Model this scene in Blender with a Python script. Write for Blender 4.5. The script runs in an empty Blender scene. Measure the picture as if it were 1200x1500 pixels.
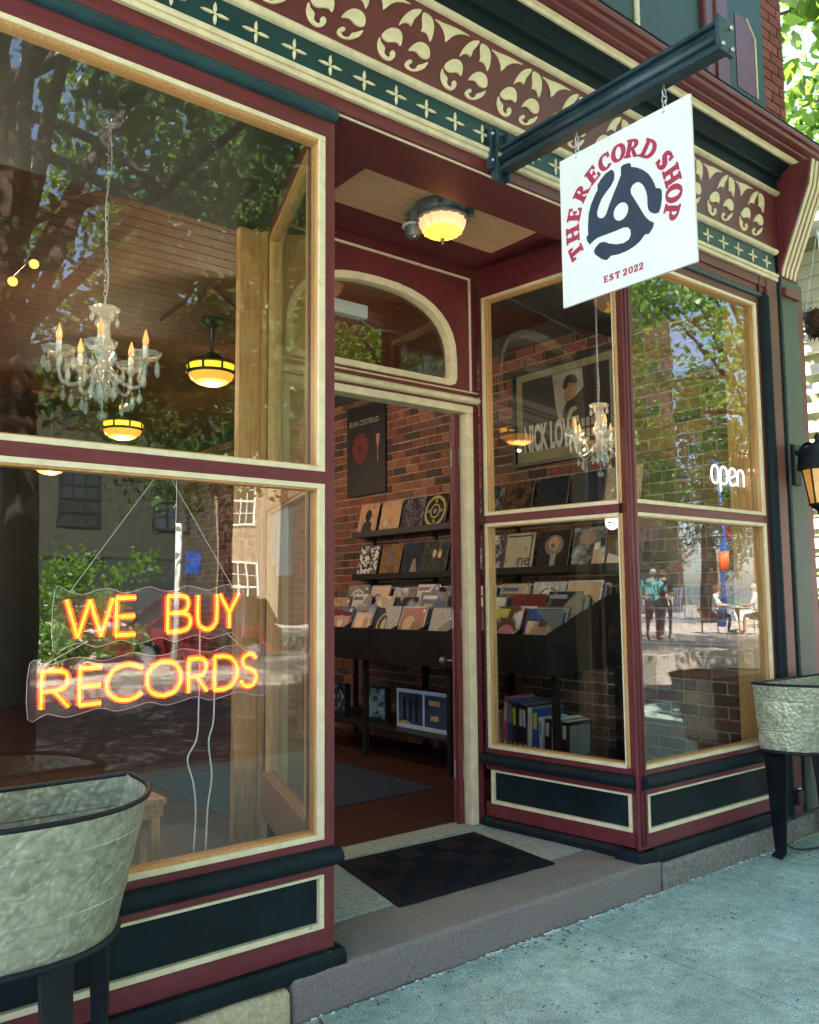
import bpy, bmesh, math, random
import numpy as np
from mathutils import Vector, Matrix
random.seed(7); rng = np.random.default_rng(7)
S = bpy.context.scene
COL = S.collection
PI = math.pi

# ------------------------------------------------------------------ camera
cd = bpy.data.cameras.new('camera'); cam = bpy.data.objects.new('camera', cd); COL.objects.link(cam)
cd.sensor_fit = 'HORIZONTAL'; cd.sensor_width = 36.0; cd.lens = 37.64
cd.clip_start = 0.05; cd.clip_end = 900
cam.matrix_world = Matrix(((0.7829, -0.0547, -0.6198, 0.0), (-0.6221, -0.0816, -0.7786, 0.0),
                           (-0.0080, 0.9952, -0.0979, 1.5), (0, 0, 0, 1)))
S.camera = cam

# ------------------------------------------------------------------ sky, sun, exposure
SUN_EL, SUN_AZ = math.radians(50), math.radians(-30)   # sun stands behind the shop, left of the street's normal
W = bpy.data.worlds.new('World'); S.world = W; W.use_nodes = True
wn = W.node_tree.nodes; wl = W.node_tree.links
sky = wn.new('ShaderNodeTexSky'); sky.sky_type = 'NISHITA'; sky.sun_disc = False
sky.sun_elevation = SUN_EL; sky.sun_rotation = SUN_AZ; sky.air_density = 0.9; sky.dust_density = 1.8; sky.ozone_density = 0.6
bg = next(n for n in wn if n.type == 'BACKGROUND'); bg.inputs['Strength'].default_value = 0.11
wl.new(sky.outputs['Color'], bg.inputs['Color'])
sd = bpy.data.lights.new('sun', 'SUN'); sd.energy = 5.0; sd.angle = math.radians(0.5); sd.color = (1.0, 0.94, 0.84)
sun = bpy.data.objects.new('sun', sd); COL.objects.link(sun)
to_sun = Vector((math.sin(SUN_AZ) * math.cos(SUN_EL), math.cos(SUN_AZ) * math.cos(SUN_EL), math.sin(SUN_EL)))
sun.rotation_euler = to_sun.to_track_quat('Z', 'Y').to_euler()
S.view_settings.view_transform = 'Standard'; S.view_settings.look = 'None'
S.view_settings.exposure = 3.35; S.view_settings.gamma = 1.0; S.view_settings.use_curve_mapping = False
S.render.engine = 'CYCLES'
S.cycles.max_bounces = 10; S.cycles.diffuse_bounces = 4; S.cycles.glossy_bounces = 5
S.cycles.transmission_bounces = 8; S.cycles.transparent_max_bounces = 24
S.cycles.caustics_reflective = False; S.cycles.caustics_refractive = False
S.cycles.sample_clamp_indirect = 6.0
S.cycles.use_denoising = True

# ------------------------------------------------------------------ materials
def mat(name, rgb, rough=0.5, metal=0.0, var=0.12, scale=7.0, bump=0.12, bscale=60.0, coat=0.0, stretch=None, rgb2=None, emit=None, estr=0.0, spec=0.5, dist=0.004, chips=None, chip_at=0.66):
    m = bpy.data.materials.new(name); m.use_nodes = True
    nt = m.node_tree; N = nt.nodes; L = nt.links
    b = N['Principled BSDF']
    b.inputs['Roughness'].default_value = rough; b.inputs['Metallic'].default_value = metal
    b.inputs['Specular IOR Level'].default_value = spec
    b.inputs['Coat Weight'].default_value = coat
    tc = N.new('ShaderNodeTexCoord'); src = tc.outputs['Object']
    if stretch:
        mp = N.new('ShaderNodeMapping'); mp.inputs['Scale'].default_value = stretch
        L.new(src, mp.inputs['Vector']); src = mp.outputs['Vector']
    n1 = N.new('ShaderNodeTexNoise'); n1.inputs['Scale'].default_value = scale; n1.inputs['Detail'].default_value = 7; n1.inputs['Roughness'].default_value = 0.62
    L.new(src, n1.inputs['Vector'])
    r = N.new('ShaderNodeValToRGB')
    lo = rgb2 if rgb2 else tuple(max(0, c * (1 - 2.2 * var)) for c in rgb)
    hi = rgb if rgb2 else tuple(min(1, c * (1 + 1.4 * var)) for c in rgb)
    r.color_ramp.elements[0].position = 0.32; r.color_ramp.elements[0].color = (*lo, 1)
    r.color_ramp.elements[1].position = 0.68; r.color_ramp.elements[1].color = (*hi, 1)
    L.new(n1.outputs['Fac'], r.inputs['Fac']); L.new(r.outputs['Color'], b.inputs['Base Color'])
    if chips:      # small worn or dirty flecks with a shape of their own
        n3 = N.new('ShaderNodeTexNoise'); n3.inputs['Scale'].default_value = 26; n3.inputs['Detail'].default_value = 9; n3.inputs['Roughness'].default_value = 0.72
        L.new(tc.outputs['Object'], n3.inputs['Vector'])
        n4 = N.new('ShaderNodeTexNoise'); n4.inputs['Scale'].default_value = 2.6; n4.inputs['Detail'].default_value = 3; L.new(tc.outputs['Object'], n4.inputs['Vector'])
        av = N.new('ShaderNodeMath'); av.operation = 'MULTIPLY_ADD'; av.inputs[1].default_value = 0.35; L.new(n4.outputs['Fac'], av.inputs[0]); L.new(n3.outputs['Fac'], av.inputs[2])
        ms = N.new('ShaderNodeMapRange'); ms.inputs['From Min'].default_value = chip_at + 0.175; ms.inputs['From Max'].default_value = chip_at + 0.215; ms.inputs['To Max'].default_value = 0.8; L.new(av.outputs[0], ms.inputs['Value'])
        cm = N.new('ShaderNodeMix'); cm.data_type = 'RGBA'; cm.inputs[7].default_value = (*chips, 1); L.new(ms.outputs['Result'], cm.inputs[0]); L.new(r.outputs['Color'], cm.inputs[6])
        L.new(cm.outputs[2], b.inputs['Base Color'])
    if bump:
        n2 = N.new('ShaderNodeTexNoise'); n2.inputs['Scale'].default_value = bscale; n2.inputs['Detail'].default_value = 5
        L.new(src, n2.inputs['Vector'])
        bp = N.new('ShaderNodeBump'); bp.inputs['Strength'].default_value = bump; bp.inputs['Distance'].default_value = dist
        L.new(n2.outputs['Fac'], bp.inputs['Height']); L.new(bp.outputs['Normal'], b.inputs['Normal'])
        rr = N.new('ShaderNodeMapRange'); rr.inputs['To Min'].default_value = max(0.05, rough - 0.12); rr.inputs['To Max'].default_value = min(1, rough + 0.14)
        L.new(n1.outputs['Fac'], rr.inputs['Value']); L.new(rr.outputs['Result'], b.inputs['Roughness'])
    if emit:
        b.inputs['Emission Color'].default_value = (*emit, 1); b.inputs['Emission Strength'].default_value = estr
    return m

def glass_mat(name, tint=(0.93, 0.96, 0.95), ior=1.70, wave=0.05, rough=0.0):
    m = bpy.data.materials.new(name); m.use_nodes = True
    nt = m.node_tree; N = nt.nodes; L = nt.links
    for n in list(N):
        if n.type == 'BSDF_PRINCIPLED': N.remove(n)
    out = next(n for n in N if n.type == 'OUTPUT_MATERIAL')
    t = N.new('ShaderNodeBsdfTransparent'); t.inputs['Color'].default_value = (*tint, 1)
    g = N.new('ShaderNodeBsdfGlossy'); g.inputs['Roughness'].default_value = rough
    # Schlick reflectance of a thin pane, the same from both faces
    ge = N.new('ShaderNodeNewGeometry'); dt = N.new('ShaderNodeVectorMath'); dt.operation = 'DOT_PRODUCT'
    L.new(ge.outputs['Normal'], dt.inputs[0]); L.new(ge.outputs['Incoming'], dt.inputs[1])
    ab = N.new('ShaderNodeMath'); ab.operation = 'ABSOLUTE'; L.new(dt.outputs['Value'], ab.inputs[0])
    om = N.new('ShaderNodeMath'); om.operation = 'SUBTRACT'; om.inputs[0].default_value = 1.0; L.new(ab.outputs[0], om.inputs[1])
    pw = N.new('ShaderNodeMath'); pw.operation = 'POWER'; pw.inputs[1].default_value = 5.0; L.new(om.outputs[0], pw.inputs[0])
    f0 = ((ior - 1) / (ior + 1)) ** 2
    fr = N.new('ShaderNodeMapRange'); fr.inputs['To Min'].default_value = f0; fr.inputs['To Max'].default_value = 1.0; L.new(pw.outputs[0], fr.inputs['Value'])
    mx = N.new('ShaderNodeMixShader')
    tc = N.new('ShaderNodeTexCoord'); nz = N.new('ShaderNodeTexNoise'); nz.inputs['Scale'].default_value = 2.2; nz.inputs['Detail'].default_value = 2
    mp = N.new('ShaderNodeMapping'); mp.inputs['Scale'].default_value = (1, 1, 0.55)
    L.new(tc.outputs['Object'], mp.inputs['Vector']); L.new(mp.outputs['Vector'], nz.inputs['Vector'])
    bp = N.new('ShaderNodeBump'); bp.inputs['Strength'].default_value = wave; bp.inputs['Distance'].default_value = 0.03
    L.new(nz.outputs['Fac'], bp.inputs['Height']); L.new(bp.outputs['Normal'], g.inputs['Normal'])
    L.new(fr.outputs['Result'], mx.inputs['Fac']); L.new(t.outputs['BSDF'], mx.inputs[1]); L.new(g.outputs['BSDF'], mx.inputs[2])
    L.new(mx.outputs['Shader'], out.inputs['Surface'])
    return m

def emit_mat(name, rgb, strength):
    m = bpy.data.materials.new(name); m.use_nodes = True
    N = m.node_tree.nodes; b = N['Principled BSDF']
    b.inputs['Base Color'].default_value = (*[min(1, c * 0.5 + 0.1) for c in rgb], 1)
    b.inputs['Emission Color'].default_value = (*rgb, 1); b.inputs['Emission Strength'].default_value = strength
    b.inputs['Roughness'].default_value = 0.4
    return m

def brick_mat(name, tones, rough=0.85):
    m = bpy.data.materials.new(name); m.use_nodes = True
    nt = m.node_tree; N = nt.nodes; L = nt.links; b = N['Principled BSDF']; b.inputs['Roughness'].default_value = rough
    oi = N.new('ShaderNodeObjectInfo'); ge = N.new('ShaderNodeNewGeometry')
    ad = N.new('ShaderNodeMath'); ad.operation = 'ADD'; L.new(oi.outputs['Random'], ad.inputs[0]); L.new(ge.outputs['Random Per Island'], ad.inputs[1])
    fr = N.new('ShaderNodeMath'); fr.operation = 'FRACT'; L.new(ad.outputs[0], fr.inputs[0])
    r = N.new('ShaderNodeValToRGB'); r.color_ramp.interpolation = 'CONSTANT'
    while len(r.color_ramp.elements) < len(tones): r.color_ramp.elements.new(0.5)
    for i, c in enumerate(tones):
        r.color_ramp.elements[i].position = i / len(tones); r.color_ramp.elements[i].color = (*c, 1)
    L.new(fr.outputs[0], r.inputs['Fac'])
    tc = N.new('ShaderNodeTexCoord'); n = N.new('ShaderNodeTexNoise'); n.inputs['Scale'].default_value = 38; n.inputs['Detail'].default_value = 8; n.inputs['Roughness'].default_value = 0.7
    L.new(tc.outputs['Object'], n.inputs['Vector'])
    mr = N.new('ShaderNodeMapRange'); mr.inputs['From Min'].default_value = 0.3; mr.inputs['From Max'].default_value = 0.7; mr.inputs['To Min'].default_value = 0.55; mr.inputs['To Max'].default_value = 1.35
    L.new(n.outputs['Fac'], mr.inputs['Value'])
    mu = N.new('ShaderNodeVectorMath'); mu.operation = 'SCALE'; L.new(r.outputs['Color'], mu.inputs[0]); L.new(mr.outputs['Result'], mu.inputs['Scale'])
    L.new(mu.outputs['Vector'], b.inputs['Base Color'])
    bp = N.new('ShaderNodeBump'); bp.inputs['Strength'].default_value = 0.5; bp.inputs['Distance'].default_value = 0.006
    L.new(n.outputs['Fac'], bp.inputs['Height']); L.new(bp.outputs['Normal'], b.inputs['Normal'])
    return m

M = {}
GR = (1, 1, 0.12)
M['maroon'] = mat('maroon_paint', (0.150, 0.024, 0.030), 0.42, var=0.13, scale=5, bump=0.10, bscale=55, stretch=(6, 6, 0.8), chips=(0.24, 0.09, 0.085), chip_at=0.665)
M['maroon_h'] = mat('maroon_paint_rail', (0.150, 0.024, 0.030), 0.42, var=0.13, scale=5, bump=0.10, bscale=55, stretch=(0.8, 6, 6), chips=(0.24, 0.09, 0.085), chip_at=0.665)
M['cream'] = mat('cream_paint', (0.80, 0.68, 0.45), 0.48, var=0.07, scale=14, bump=0.2, bscale=70, chips=(0.34, 0.25, 0.15), chip_at=0.675)
M['navy'] = mat('dark_teal_paint', (0.0055, 0.0145, 0.019), 0.55, var=0.2, scale=5, bump=0.14, bscale=40, spec=0.2, chips=(0.05, 0.055, 0.055), chip_at=0.665)
M['navy_band'] = mat('blue_green_paint', (0.010, 0.046, 0.056), 0.42, var=0.15, scale=5, bump=0.08, bscale=40)
M['green'] = mat('dark_green_paint', (0.012, 0.046, 0.028), 0.5, var=0.18, scale=5, bump=0.1, bscale=40)
M['greygreen'] = mat('grey_green_paint', (0.075, 0.095, 0.080), 0.5, var=0.12, scale=4, bump=0.1, bscale=40)
M['pine'] = mat('pine_wood', (0.74, 0.43, 0.17), 0.45, var=0.2, scale=6, bump=0.08, bscale=50, stretch=(14, 14, 0.9), rgb2=(0.52, 0.25, 0.085), coat=0.1)
M['pine_h'] = mat('pine_wood_sill', (0.58, 0.29, 0.13), 0.45, scale=6, bump=0.08, bscale=50, stretch=(14, 0.9, 14), rgb2=(0.30, 0.12, 0.045), coat=0.2)
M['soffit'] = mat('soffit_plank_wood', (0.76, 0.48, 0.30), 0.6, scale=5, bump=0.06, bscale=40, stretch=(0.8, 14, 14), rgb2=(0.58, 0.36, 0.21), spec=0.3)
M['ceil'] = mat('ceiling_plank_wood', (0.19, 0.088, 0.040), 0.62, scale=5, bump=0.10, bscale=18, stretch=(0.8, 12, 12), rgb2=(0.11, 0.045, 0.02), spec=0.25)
M['floor'] = mat('dark_floor_wood', (0.075, 0.026, 0.020), 0.5, scale=5, bump=0.06, stretch=(12, 0.8, 12), rgb2=(0.035, 0.013, 0.011), spec=0.3)
M['black'] = mat('black_paint', (0.012, 0.012, 0.014), 0.45, var=0.15, bump=0.08)
M['iron'] = mat('black_iron', (0.007, 0.010, 0.014), 0.5, var=0.2, bump=0.2, bscale=90, spec=0.3)
M['beam'] = mat('dark_blue_iron', (0.020, 0.045, 0.062), 0.36, var=0.25, bump=0.2, bscale=50)
M['steel'] = mat('zinc_chain', (0.62, 0.63, 0.64), 0.28, metal=1.0, var=0.1, bump=0.05)
M['sheet_dark'] = mat('dark_plaster', (0.035, 0.045, 0.048), 0.7, var=0.15)
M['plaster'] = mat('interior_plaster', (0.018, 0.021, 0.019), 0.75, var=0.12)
M['glass'] = glass_mat('window_glass')
M['stepstone'] = mat('brownstone', (0.215, 0.180, 0.168), 0.85, var=0.16, scale=95, bump=0.6, bscale=150, dist=0.005)
M['greystone'] = mat('grey_foundation_stone', (0.21, 0.195, 0.175), 0.85, var=0.22, scale=40, bump=0.55, bscale=90, dist=0.006)
M['tanstone'] = mat('tan_sandstone', (0.52, 0.43, 0.27), 0.85, var=0.15, scale=60, bump=0.6, bscale=110, dist=0.006)
M['slab'] = mat('recess_concrete', (0.32, 0.37, 0.35), 0.85, var=0.16, scale=50, bump=0.4, bscale=140)
M['mortar'] = mat('lime_mortar', (0.40, 0.33, 0.27), 0.95, var=0.2, scale=20, bump=0.5, bscale=150)
M['brick'] = brick_mat('interior_brick', [(0.27, 0.098, 0.060), (0.19, 0.074, 0.050), (0.12, 0.058, 0.044), (0.31, 0.14, 0.085), (0.17, 0.10, 0.075), (0.23, 0.082, 0.056), (0.075, 0.048, 0.042)])
M['brick_out'] = brick_mat('facade_brick', [(0.26, 0.065, 0.04), (0.21, 0.05, 0.032), (0.30, 0.08, 0.05), (0.18, 0.045, 0.03)])
M['white'] = mat('sign_white', (0.84, 0.85, 0.86), 0.35, var=0.015, scale=3, bump=0.02)
M['paper'] = mat('white_paper', (0.80, 0.81, 0.84), 0.7, var=0.02, bump=0.02)
def add_translucent(m, k, c):
    N = m.node_tree.nodes; L = m.node_tree.links; o_ = next(n for n in N if n.type == 'OUTPUT_MATERIAL'); s_ = o_.inputs['Surface'].links[0].from_socket
    tr = N.new('ShaderNodeBsdfTranslucent'); tr.inputs['Color'].default_value = (*c, 1); mx = N.new('ShaderNodeMixShader'); mx.inputs['Fac'].default_value = k
    L.new(s_, mx.inputs[1]); L.new(tr.outputs['BSDF'], mx.inputs[2]); L.new(mx.outputs['Shader'], o_.inputs['Surface'])
add_translucent(M['paper'], 0.7, (.85, .86, .92))
M['signred'] = mat('sign_red_print', (0.42, 0.035, 0.085), 0.45, var=0.05, bump=0)
M['signnavy'] = mat('sign_navy_print', (0.030, 0.050, 0.085), 0.45, var=0.08, bump=0)
M['rubber'] = mat('rubber_mat', (0.0045, 0.0075, 0.014), 0.7, var=0.2, scale=20, bump=0.3, bscale=160, spec=0.2)
M['cable'] = mat('white_cable', (0.75, 0.74, 0.72), 0.5, var=0.03, bump=0)
M['cable_black'] = mat('black_cable', (0.012, 0.012, 0.012), 0.5, var=0.03, bump=0)
M['joint'] = mat('joint_dirt', (0.045, 0.045, 0.04), 0.95, var=0.2)

# ------------------------------------------------------------------ geometry helpers
class G:
    def __init__(s): s.v = []; s.f = []; s.mi = []; s.cur = 0
    def _add(s, vs, fs):
        o = len(s.v); s.v += [tuple(map(float, p)) for p in vs]
        for f in fs: s.f.append(tuple(i + o for i in f)); s.mi.append(s.cur)
        return s
    def box(s, x0, y0, z0, x1, y1, z1):
        if x0 > x1: x0, x1 = x1, x0
        if y0 > y1: y0, y1 = y1, y0
        if z0 > z1: z0, z1 = z1, z0
        return s._add([(x0, y0, z0), (x1, y0, z0), (x1, y1, z0), (x0, y1, z0), (x0, y0, z1), (x1, y0, z1), (x1, y1, z1), (x0, y1, z1)],
                      [(0, 3, 2, 1), (4, 5, 6, 7), (0, 1, 5, 4), (1, 2, 6, 5), (2, 3, 7, 6), (3, 0, 4, 7)])
    def prism(s, poly, ax, a, b):
        n = len(poly)
        ar = sum(poly[i][0] * poly[(i + 1) % n][1] - poly[(i + 1) % n][0] * poly[i][1] for i in range(n))
        if ar < 0: poly = poly[::-1]
        if a > b: a, b = b, a
        if ax == 'x': P = lambda p, t: (t, p[0], p[1])
        elif ax == 'y': P = lambda p, t: (p[0], t, p[1])
        else: P = lambda p, t: (p[0], p[1], t)
        vs = [P(p, a) for p in poly] + [P(p, b) for p in poly]
        top = tuple(range(n, 2 * n)); bot = tuple(range(n - 1, -1, -1))
        side = [(i, (i + 1) % n, n + (i + 1) % n, n + i) for i in range(n)]
        fs = [top, bot] + side
        if ax == 'y': fs = [f[::-1] for f in fs]
        return s._add(vs, fs)
    def lathe(s, prof, c=(0, 0, 0), seg=20, lobes=0, amp=0.0):
        vs = []; fs = []
        for r, z in prof:
            for k in range(seg):
                a = 2 * PI * k / seg
                rr = r * (1 + amp * math.cos(lobes * a)) if lobes else r
                vs.append((c[0] + rr * math.cos(a), c[1] + rr * math.sin(a), c[2] + z))
        for i in range(len(prof) - 1):
            for k in range(seg):
                k2 = (k + 1) % seg
                fs.append((i * seg + k, i * seg + k2, (i + 1) * seg + k2, (i + 1) * seg + k))
        return s._add(vs, fs)
    def tube(s, pts, r, seg=8, closed=False, flat=1.0):
        P = [Vector(p) for p in pts]; n = len(P); vs = []; fs = []
        up = None
        R = r if hasattr(r, '__len__') else [r] * n
        for i in range(n):
            if closed: t = (P[(i + 1) % n] - P[i - 1])
            else: t = P[min(i + 1, n - 1)] - P[max(i - 1, 0)]
            if t.length < 1e-9: t = Vector((0, 0, 1))
            t.normalize()
            if up is None:
                up = Vector((0, 0, 1)) if abs(t.z) < 0.9 else Vector((1, 0, 0))
            x = (up - t * up.dot(t))
            if x.length < 1e-5: x = t.orthogonal()
            x.normalize(); up = x; y = t.cross(x)
            for k in range(seg):
                a = 2 * PI * k / seg
                vs.append(P[i] + (x * math.cos(a) + y * math.sin(a) * flat) * R[i])
        m = n if closed else n - 1
        for i in range(m):
            j = (i + 1) % n
            for k in range(seg):
                k2 = (k + 1) % seg
                fs.append((i * seg + k, i * seg + k2, j * seg + k2, j * seg + k))
        if not closed:
            fs.append(tuple(range(seg - 1, -1, -1))); fs.append(tuple((n - 1) * seg + k for k in range(seg)))
        return s._add(vs, fs)
    def ball(s, c, r, seg=10, rings=6, sq=(1, 1, 1)):
        vs = [(c[0], c[1], c[2] - r * sq[2])]; fs = []
        for i in range(1, rings):
            th = PI * i / rings
            for k in range(seg):
                a = 2 * PI * k / seg
                vs.append((c[0] + r * sq[0] * math.sin(th) * math.cos(a), c[1] + r * sq[1] * math.sin(th) * math.sin(a), c[2] - r * sq[2] * math.cos(th)))
        vs.append((c[0], c[1], c[2] + r * sq[2])); top = len(vs) - 1
        for k in range(seg): fs.append((0, 1 + (k + 1) % seg, 1 + k))
        for i in range(rings - 2):
            for k in range(seg):
                k2 = (k + 1) % seg
                fs.append((1 + i * seg + k, 1 + i * seg + k2, 1 + (i + 1) * seg + k2, 1 + (i + 1) * seg + k))
        b = 1 + (rings - 2) * seg
        for k in range(seg): fs.append((b + k, b + (k + 1) % seg, top))
        return s._add(vs, fs)
    def xform(s, M4, start=0):
        for i in range(start, len(s.v)): s.v[i] = tuple(M4 @ Vector(s.v[i]))
        return s

_root_loc = {}
def wloc(o):
    p = Vector((0, 0, 0))
    while o is not None: p += Vector(o.location); o = o.parent
    return p

def out(g, name, m, parent=None, smooth=False, bevel=0.0, loc=None, recalc=False, auto=None):
    """links g (world coordinates) as ONE mesh object under parent; origin stays at the parent's base, or at loc"""
    base = wloc(parent) if parent is not None else Vector((0, 0, 0))
    org = Vector(loc) if loc is not None else base
    me = bpy.data.meshes.new(name)
    me.from_pydata([tuple(Vector(p) - org) for p in g.v], [], g.f)
    ms = m if isinstance(m, (list, tuple)) else [m]
    for x in ms: me.materials.append(x)
    if len(ms) > 1: me.polygons.foreach_set('material_index', g.mi)
    if recalc:
        bm = bmesh.new(); bm.from_mesh(me); bmesh.ops.recalc_face_normals(bm, faces=bm.faces); bm.to_mesh(me); bm.free()
    if smooth: me.polygons.foreach_set('use_smooth', [True] * len(me.polygons))
    if auto:
        me.polygons.foreach_set('use_smooth', [True] * len(me.polygons))
        me.set_sharp_from_angle(angle=math.radians(auto))
    o = bpy.data.objects.new(name, me); COL.objects.link(o)
    if parent is not None: o.parent = parent
    o.location = org - base
    if bevel:
        b = o.modifiers.new('bevel', 'BEVEL'); b.width = bevel; b.segments = 2; b.limit_method = 'ANGLE'; b.angle_limit = math.radians(40)
    return o

def tag(o, label=None, cat=None, group=None, kind=None):
    if label: o['label'] = label
    if cat: o['category'] = cat
    if group: o['group'] = group
    if kind: o['kind'] = kind
    return o

def thing(name, label, cat, loc=(0, 0, 0), group=None):
    o = bpy.data.objects.new(name, None); COL.objects.link(o); o.location = loc; o.empty_display_size = 0.1
    return tag(o, label, cat, group)

def kids(o): return [c for c in bpy.data.objects if c.parent == o]
def copy_tree(o, parent=None, loc=None, rot=None, scale=None):
    c = o.copy(); COL.objects.link(c); c.parent = parent
    if loc is not None: c.location = loc
    if rot is not None: c.rotation_euler = rot
    if scale is not None: c.scale = (scale,) * 3 if not hasattr(scale, '__len__') else scale
    for ch in o.children: copy_tree(ch, c)
    return c
def place(o, parent, loc, rot=(0, 0, 0), scale=(1, 1, 1)):
    c = o.copy(); COL.objects.link(c); c.parent = parent
    c.location = Vector(loc) - (wloc(parent) if parent else Vector((0, 0, 0))); c.rotation_euler = rot; c.scale = scale
    return c
def bez(pts, n=8):
    """smooth polyline through pts (Catmull-Rom)"""
    P = [Vector(p) for p in pts]; r = []
    for i in range(len(P) - 1):
        a = P[i - 1] if i > 0 else P[i] * 2 - P[i + 1]; b = P[i]; c = P[i + 1]; d = P[i + 2] if i + 2 < len(P) else P[i + 1] * 2 - P[i]
        for k in range(n):
            t = k / n
            r.append(0.5 * ((2 * b) + (c - a) * t + (2 * a - 5 * b + 4 * c - d) * t * t + (3 * b - a - 3 * c + d) * t ** 3))
    r.append(P[-1]); return r
def smooth2(pts, n=3, closed=True):
    """rounded closed 2D outline"""
    P = [Vector((p[0], p[1], 0)) for p in pts]; N = len(P); r = []
    for i in range(N):
        a, b, c, d = P[i - 1], P[i], P[(i + 1) % N], P[(i + 2) % N]
        for k in range(n):
            t = k / n
            q = 0.5 * ((2 * b) + (c - a) * t + (2 * a - 5 * b + 4 * c - d) * t * t + (3 * b - a - 3 * c + d) * t ** 3)
            r.append((q.x, q.y))
    return r
# ------------------------------------------------------------------ the setting: ground, road, pavement, plaza
F = 2.80        # face of the shopfront
def concrete_mat():
    m = mat('sidewalk_concrete', (0.36, 0.465, 0.42), 0.88, var=0.10, scale=4.5, bump=0.5, bscale=170, dist=0.004)
    nt = m.node_tree; N = nt.nodes; L = nt.links; b = N['Principled BSDF']
    base = b.inputs['Base Color'].links[0].from_socket
    tc = N.new('ShaderNodeTexCoord')
    fine = N.new('ShaderNodeTexNoise'); fine.inputs['Scale'].default_value = 120; fine.inputs['Detail'].default_value = 6; L.new(tc.outputs['Object'], fine.inputs['Vector'])
    fr = N.new('ShaderNodeMapRange'); fr.inputs['From Min'].default_value = 0.3; fr.inputs['From Max'].default_value = 0.7; fr.inputs['To Min'].default_value = 0.55; fr.inputs['To Max'].default_value = 1.32
    L.new(fine.outputs['Fac'], fr.inputs['Value'])
    sc_ = N.new('ShaderNodeVectorMath'); sc_.operation = 'SCALE'; L.new(base, sc_.inputs[0]); L.new(fr.outputs['Result'], sc_.inputs['Scale'])
    for sc2, lo2, hi2 in ((17, .78, 1.2), (1.3, .82, 1.15)):
        n2 = N.new('ShaderNodeTexNoise'); n2.inputs['Scale'].default_value = sc2; n2.inputs['Detail'].default_value = 8; n2.inputs['Roughness'].default_value = .7; L.new(tc.outputs['Object'], n2.inputs['Vector'])
        f2 = N.new('ShaderNodeMapRange'); f2.inputs['From Min'].default_value = .34; f2.inputs['From Max'].default_value = .66; f2.inputs['To Min'].default_value = lo2; f2.inputs['To Max'].default_value = hi2; L.new(n2.outputs['Fac'], f2.inputs['Value'])
        s2 = N.new('ShaderNodeVectorMath'); s2.operation = 'SCALE'; L.new(sc_.outputs['Vector'], s2.inputs[0]); L.new(f2.outputs['Result'], s2.inputs['Scale']); sc_ = s2
    # dark pits, thick in patches
    vo = N.new('ShaderNodeTexVoronoi'); vo.inputs['Scale'].default_value = 25; vo.inputs['Randomness'].default_value = 1.0
    mp = N.new('ShaderNodeMapping'); mp.inputs['Scale'].default_value = (1.0, 1.6, 1); L.new(tc.outputs['Object'], mp.inputs['Vector']); L.new(mp.outputs['Vector'], vo.inputs['Vector'])
    pn = N.new('ShaderNodeTexNoise'); pn.inputs['Scale'].default_value = 1.9; pn.inputs['Detail'].default_value = 4; L.new(tc.outputs['Object'], pn.inputs['Vector'])
    th = N.new('ShaderNodeMapRange'); th.inputs['From Min'].default_value = 0.44; th.inputs['From Max'].default_value = 0.66; th.inputs['To Min'].default_value = 0.05; th.inputs['To Max'].default_value = 0.33
    L.new(pn.outputs['Fac'], th.inputs['Value'])
    lt = N.new('ShaderNodeMath'); lt.operation = 'LESS_THAN'; L.new(vo.outputs['Distance'], lt.inputs[0]); L.new(th.outputs['Result'], lt.inputs[1])
    rn = N.new('ShaderNodeSeparateColor'); L.new(vo.outputs['Color'], rn.inputs['Color'])
    gt = N.new('ShaderNodeMath'); gt.operation = 'GREATER_THAN'; gt.inputs[1].default_value = 0.45; L.new(rn.outputs['Red'], gt.inputs[0])
    mu = N.new('ShaderNodeMath'); mu.operation = 'MULTIPLY'; L.new(lt.outputs[0], mu.inputs[0]); L.new(gt.outputs[0], mu.inputs[1])
    mx = N.new('ShaderNodeMix'); mx.data_type = 'RGBA'; mx.inputs[7].default_value = (0.045, 0.055, 0.055, 1)
    m8 = N.new('ShaderNodeMath'); m8.operation = 'MULTIPLY'; m8.inputs[1].default_value = 0.85; L.new(mu.outputs[0], m8.inputs[0])
    L.new(m8.outputs[0], mx.inputs[0]); L.new(sc_.outputs['Vector'], mx.inputs[6])
    for l in list(b.inputs['Base Color'].links): L.remove(l)
    L.new(mx.outputs[2], b.inputs['Base Color'])
    return m
M['concrete'] = concrete_mat()
M['asphalt'] = mat('asphalt', (0.060, 0.060, 0.060), 0.9, var=0.2, scale=2, bump=0.4, bscale=60)
M['plaza'] = mat('plaza_paving', (0.46, 0.40, 0.33), 0.85, var=0.12, scale=1.5, bump=0.2, bscale=30)
M['lawn'] = mat('lawn_ground', (0.10, 0.13, 0.06), 0.95, var=0.3, scale=0.6, bump=0.2)

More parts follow.
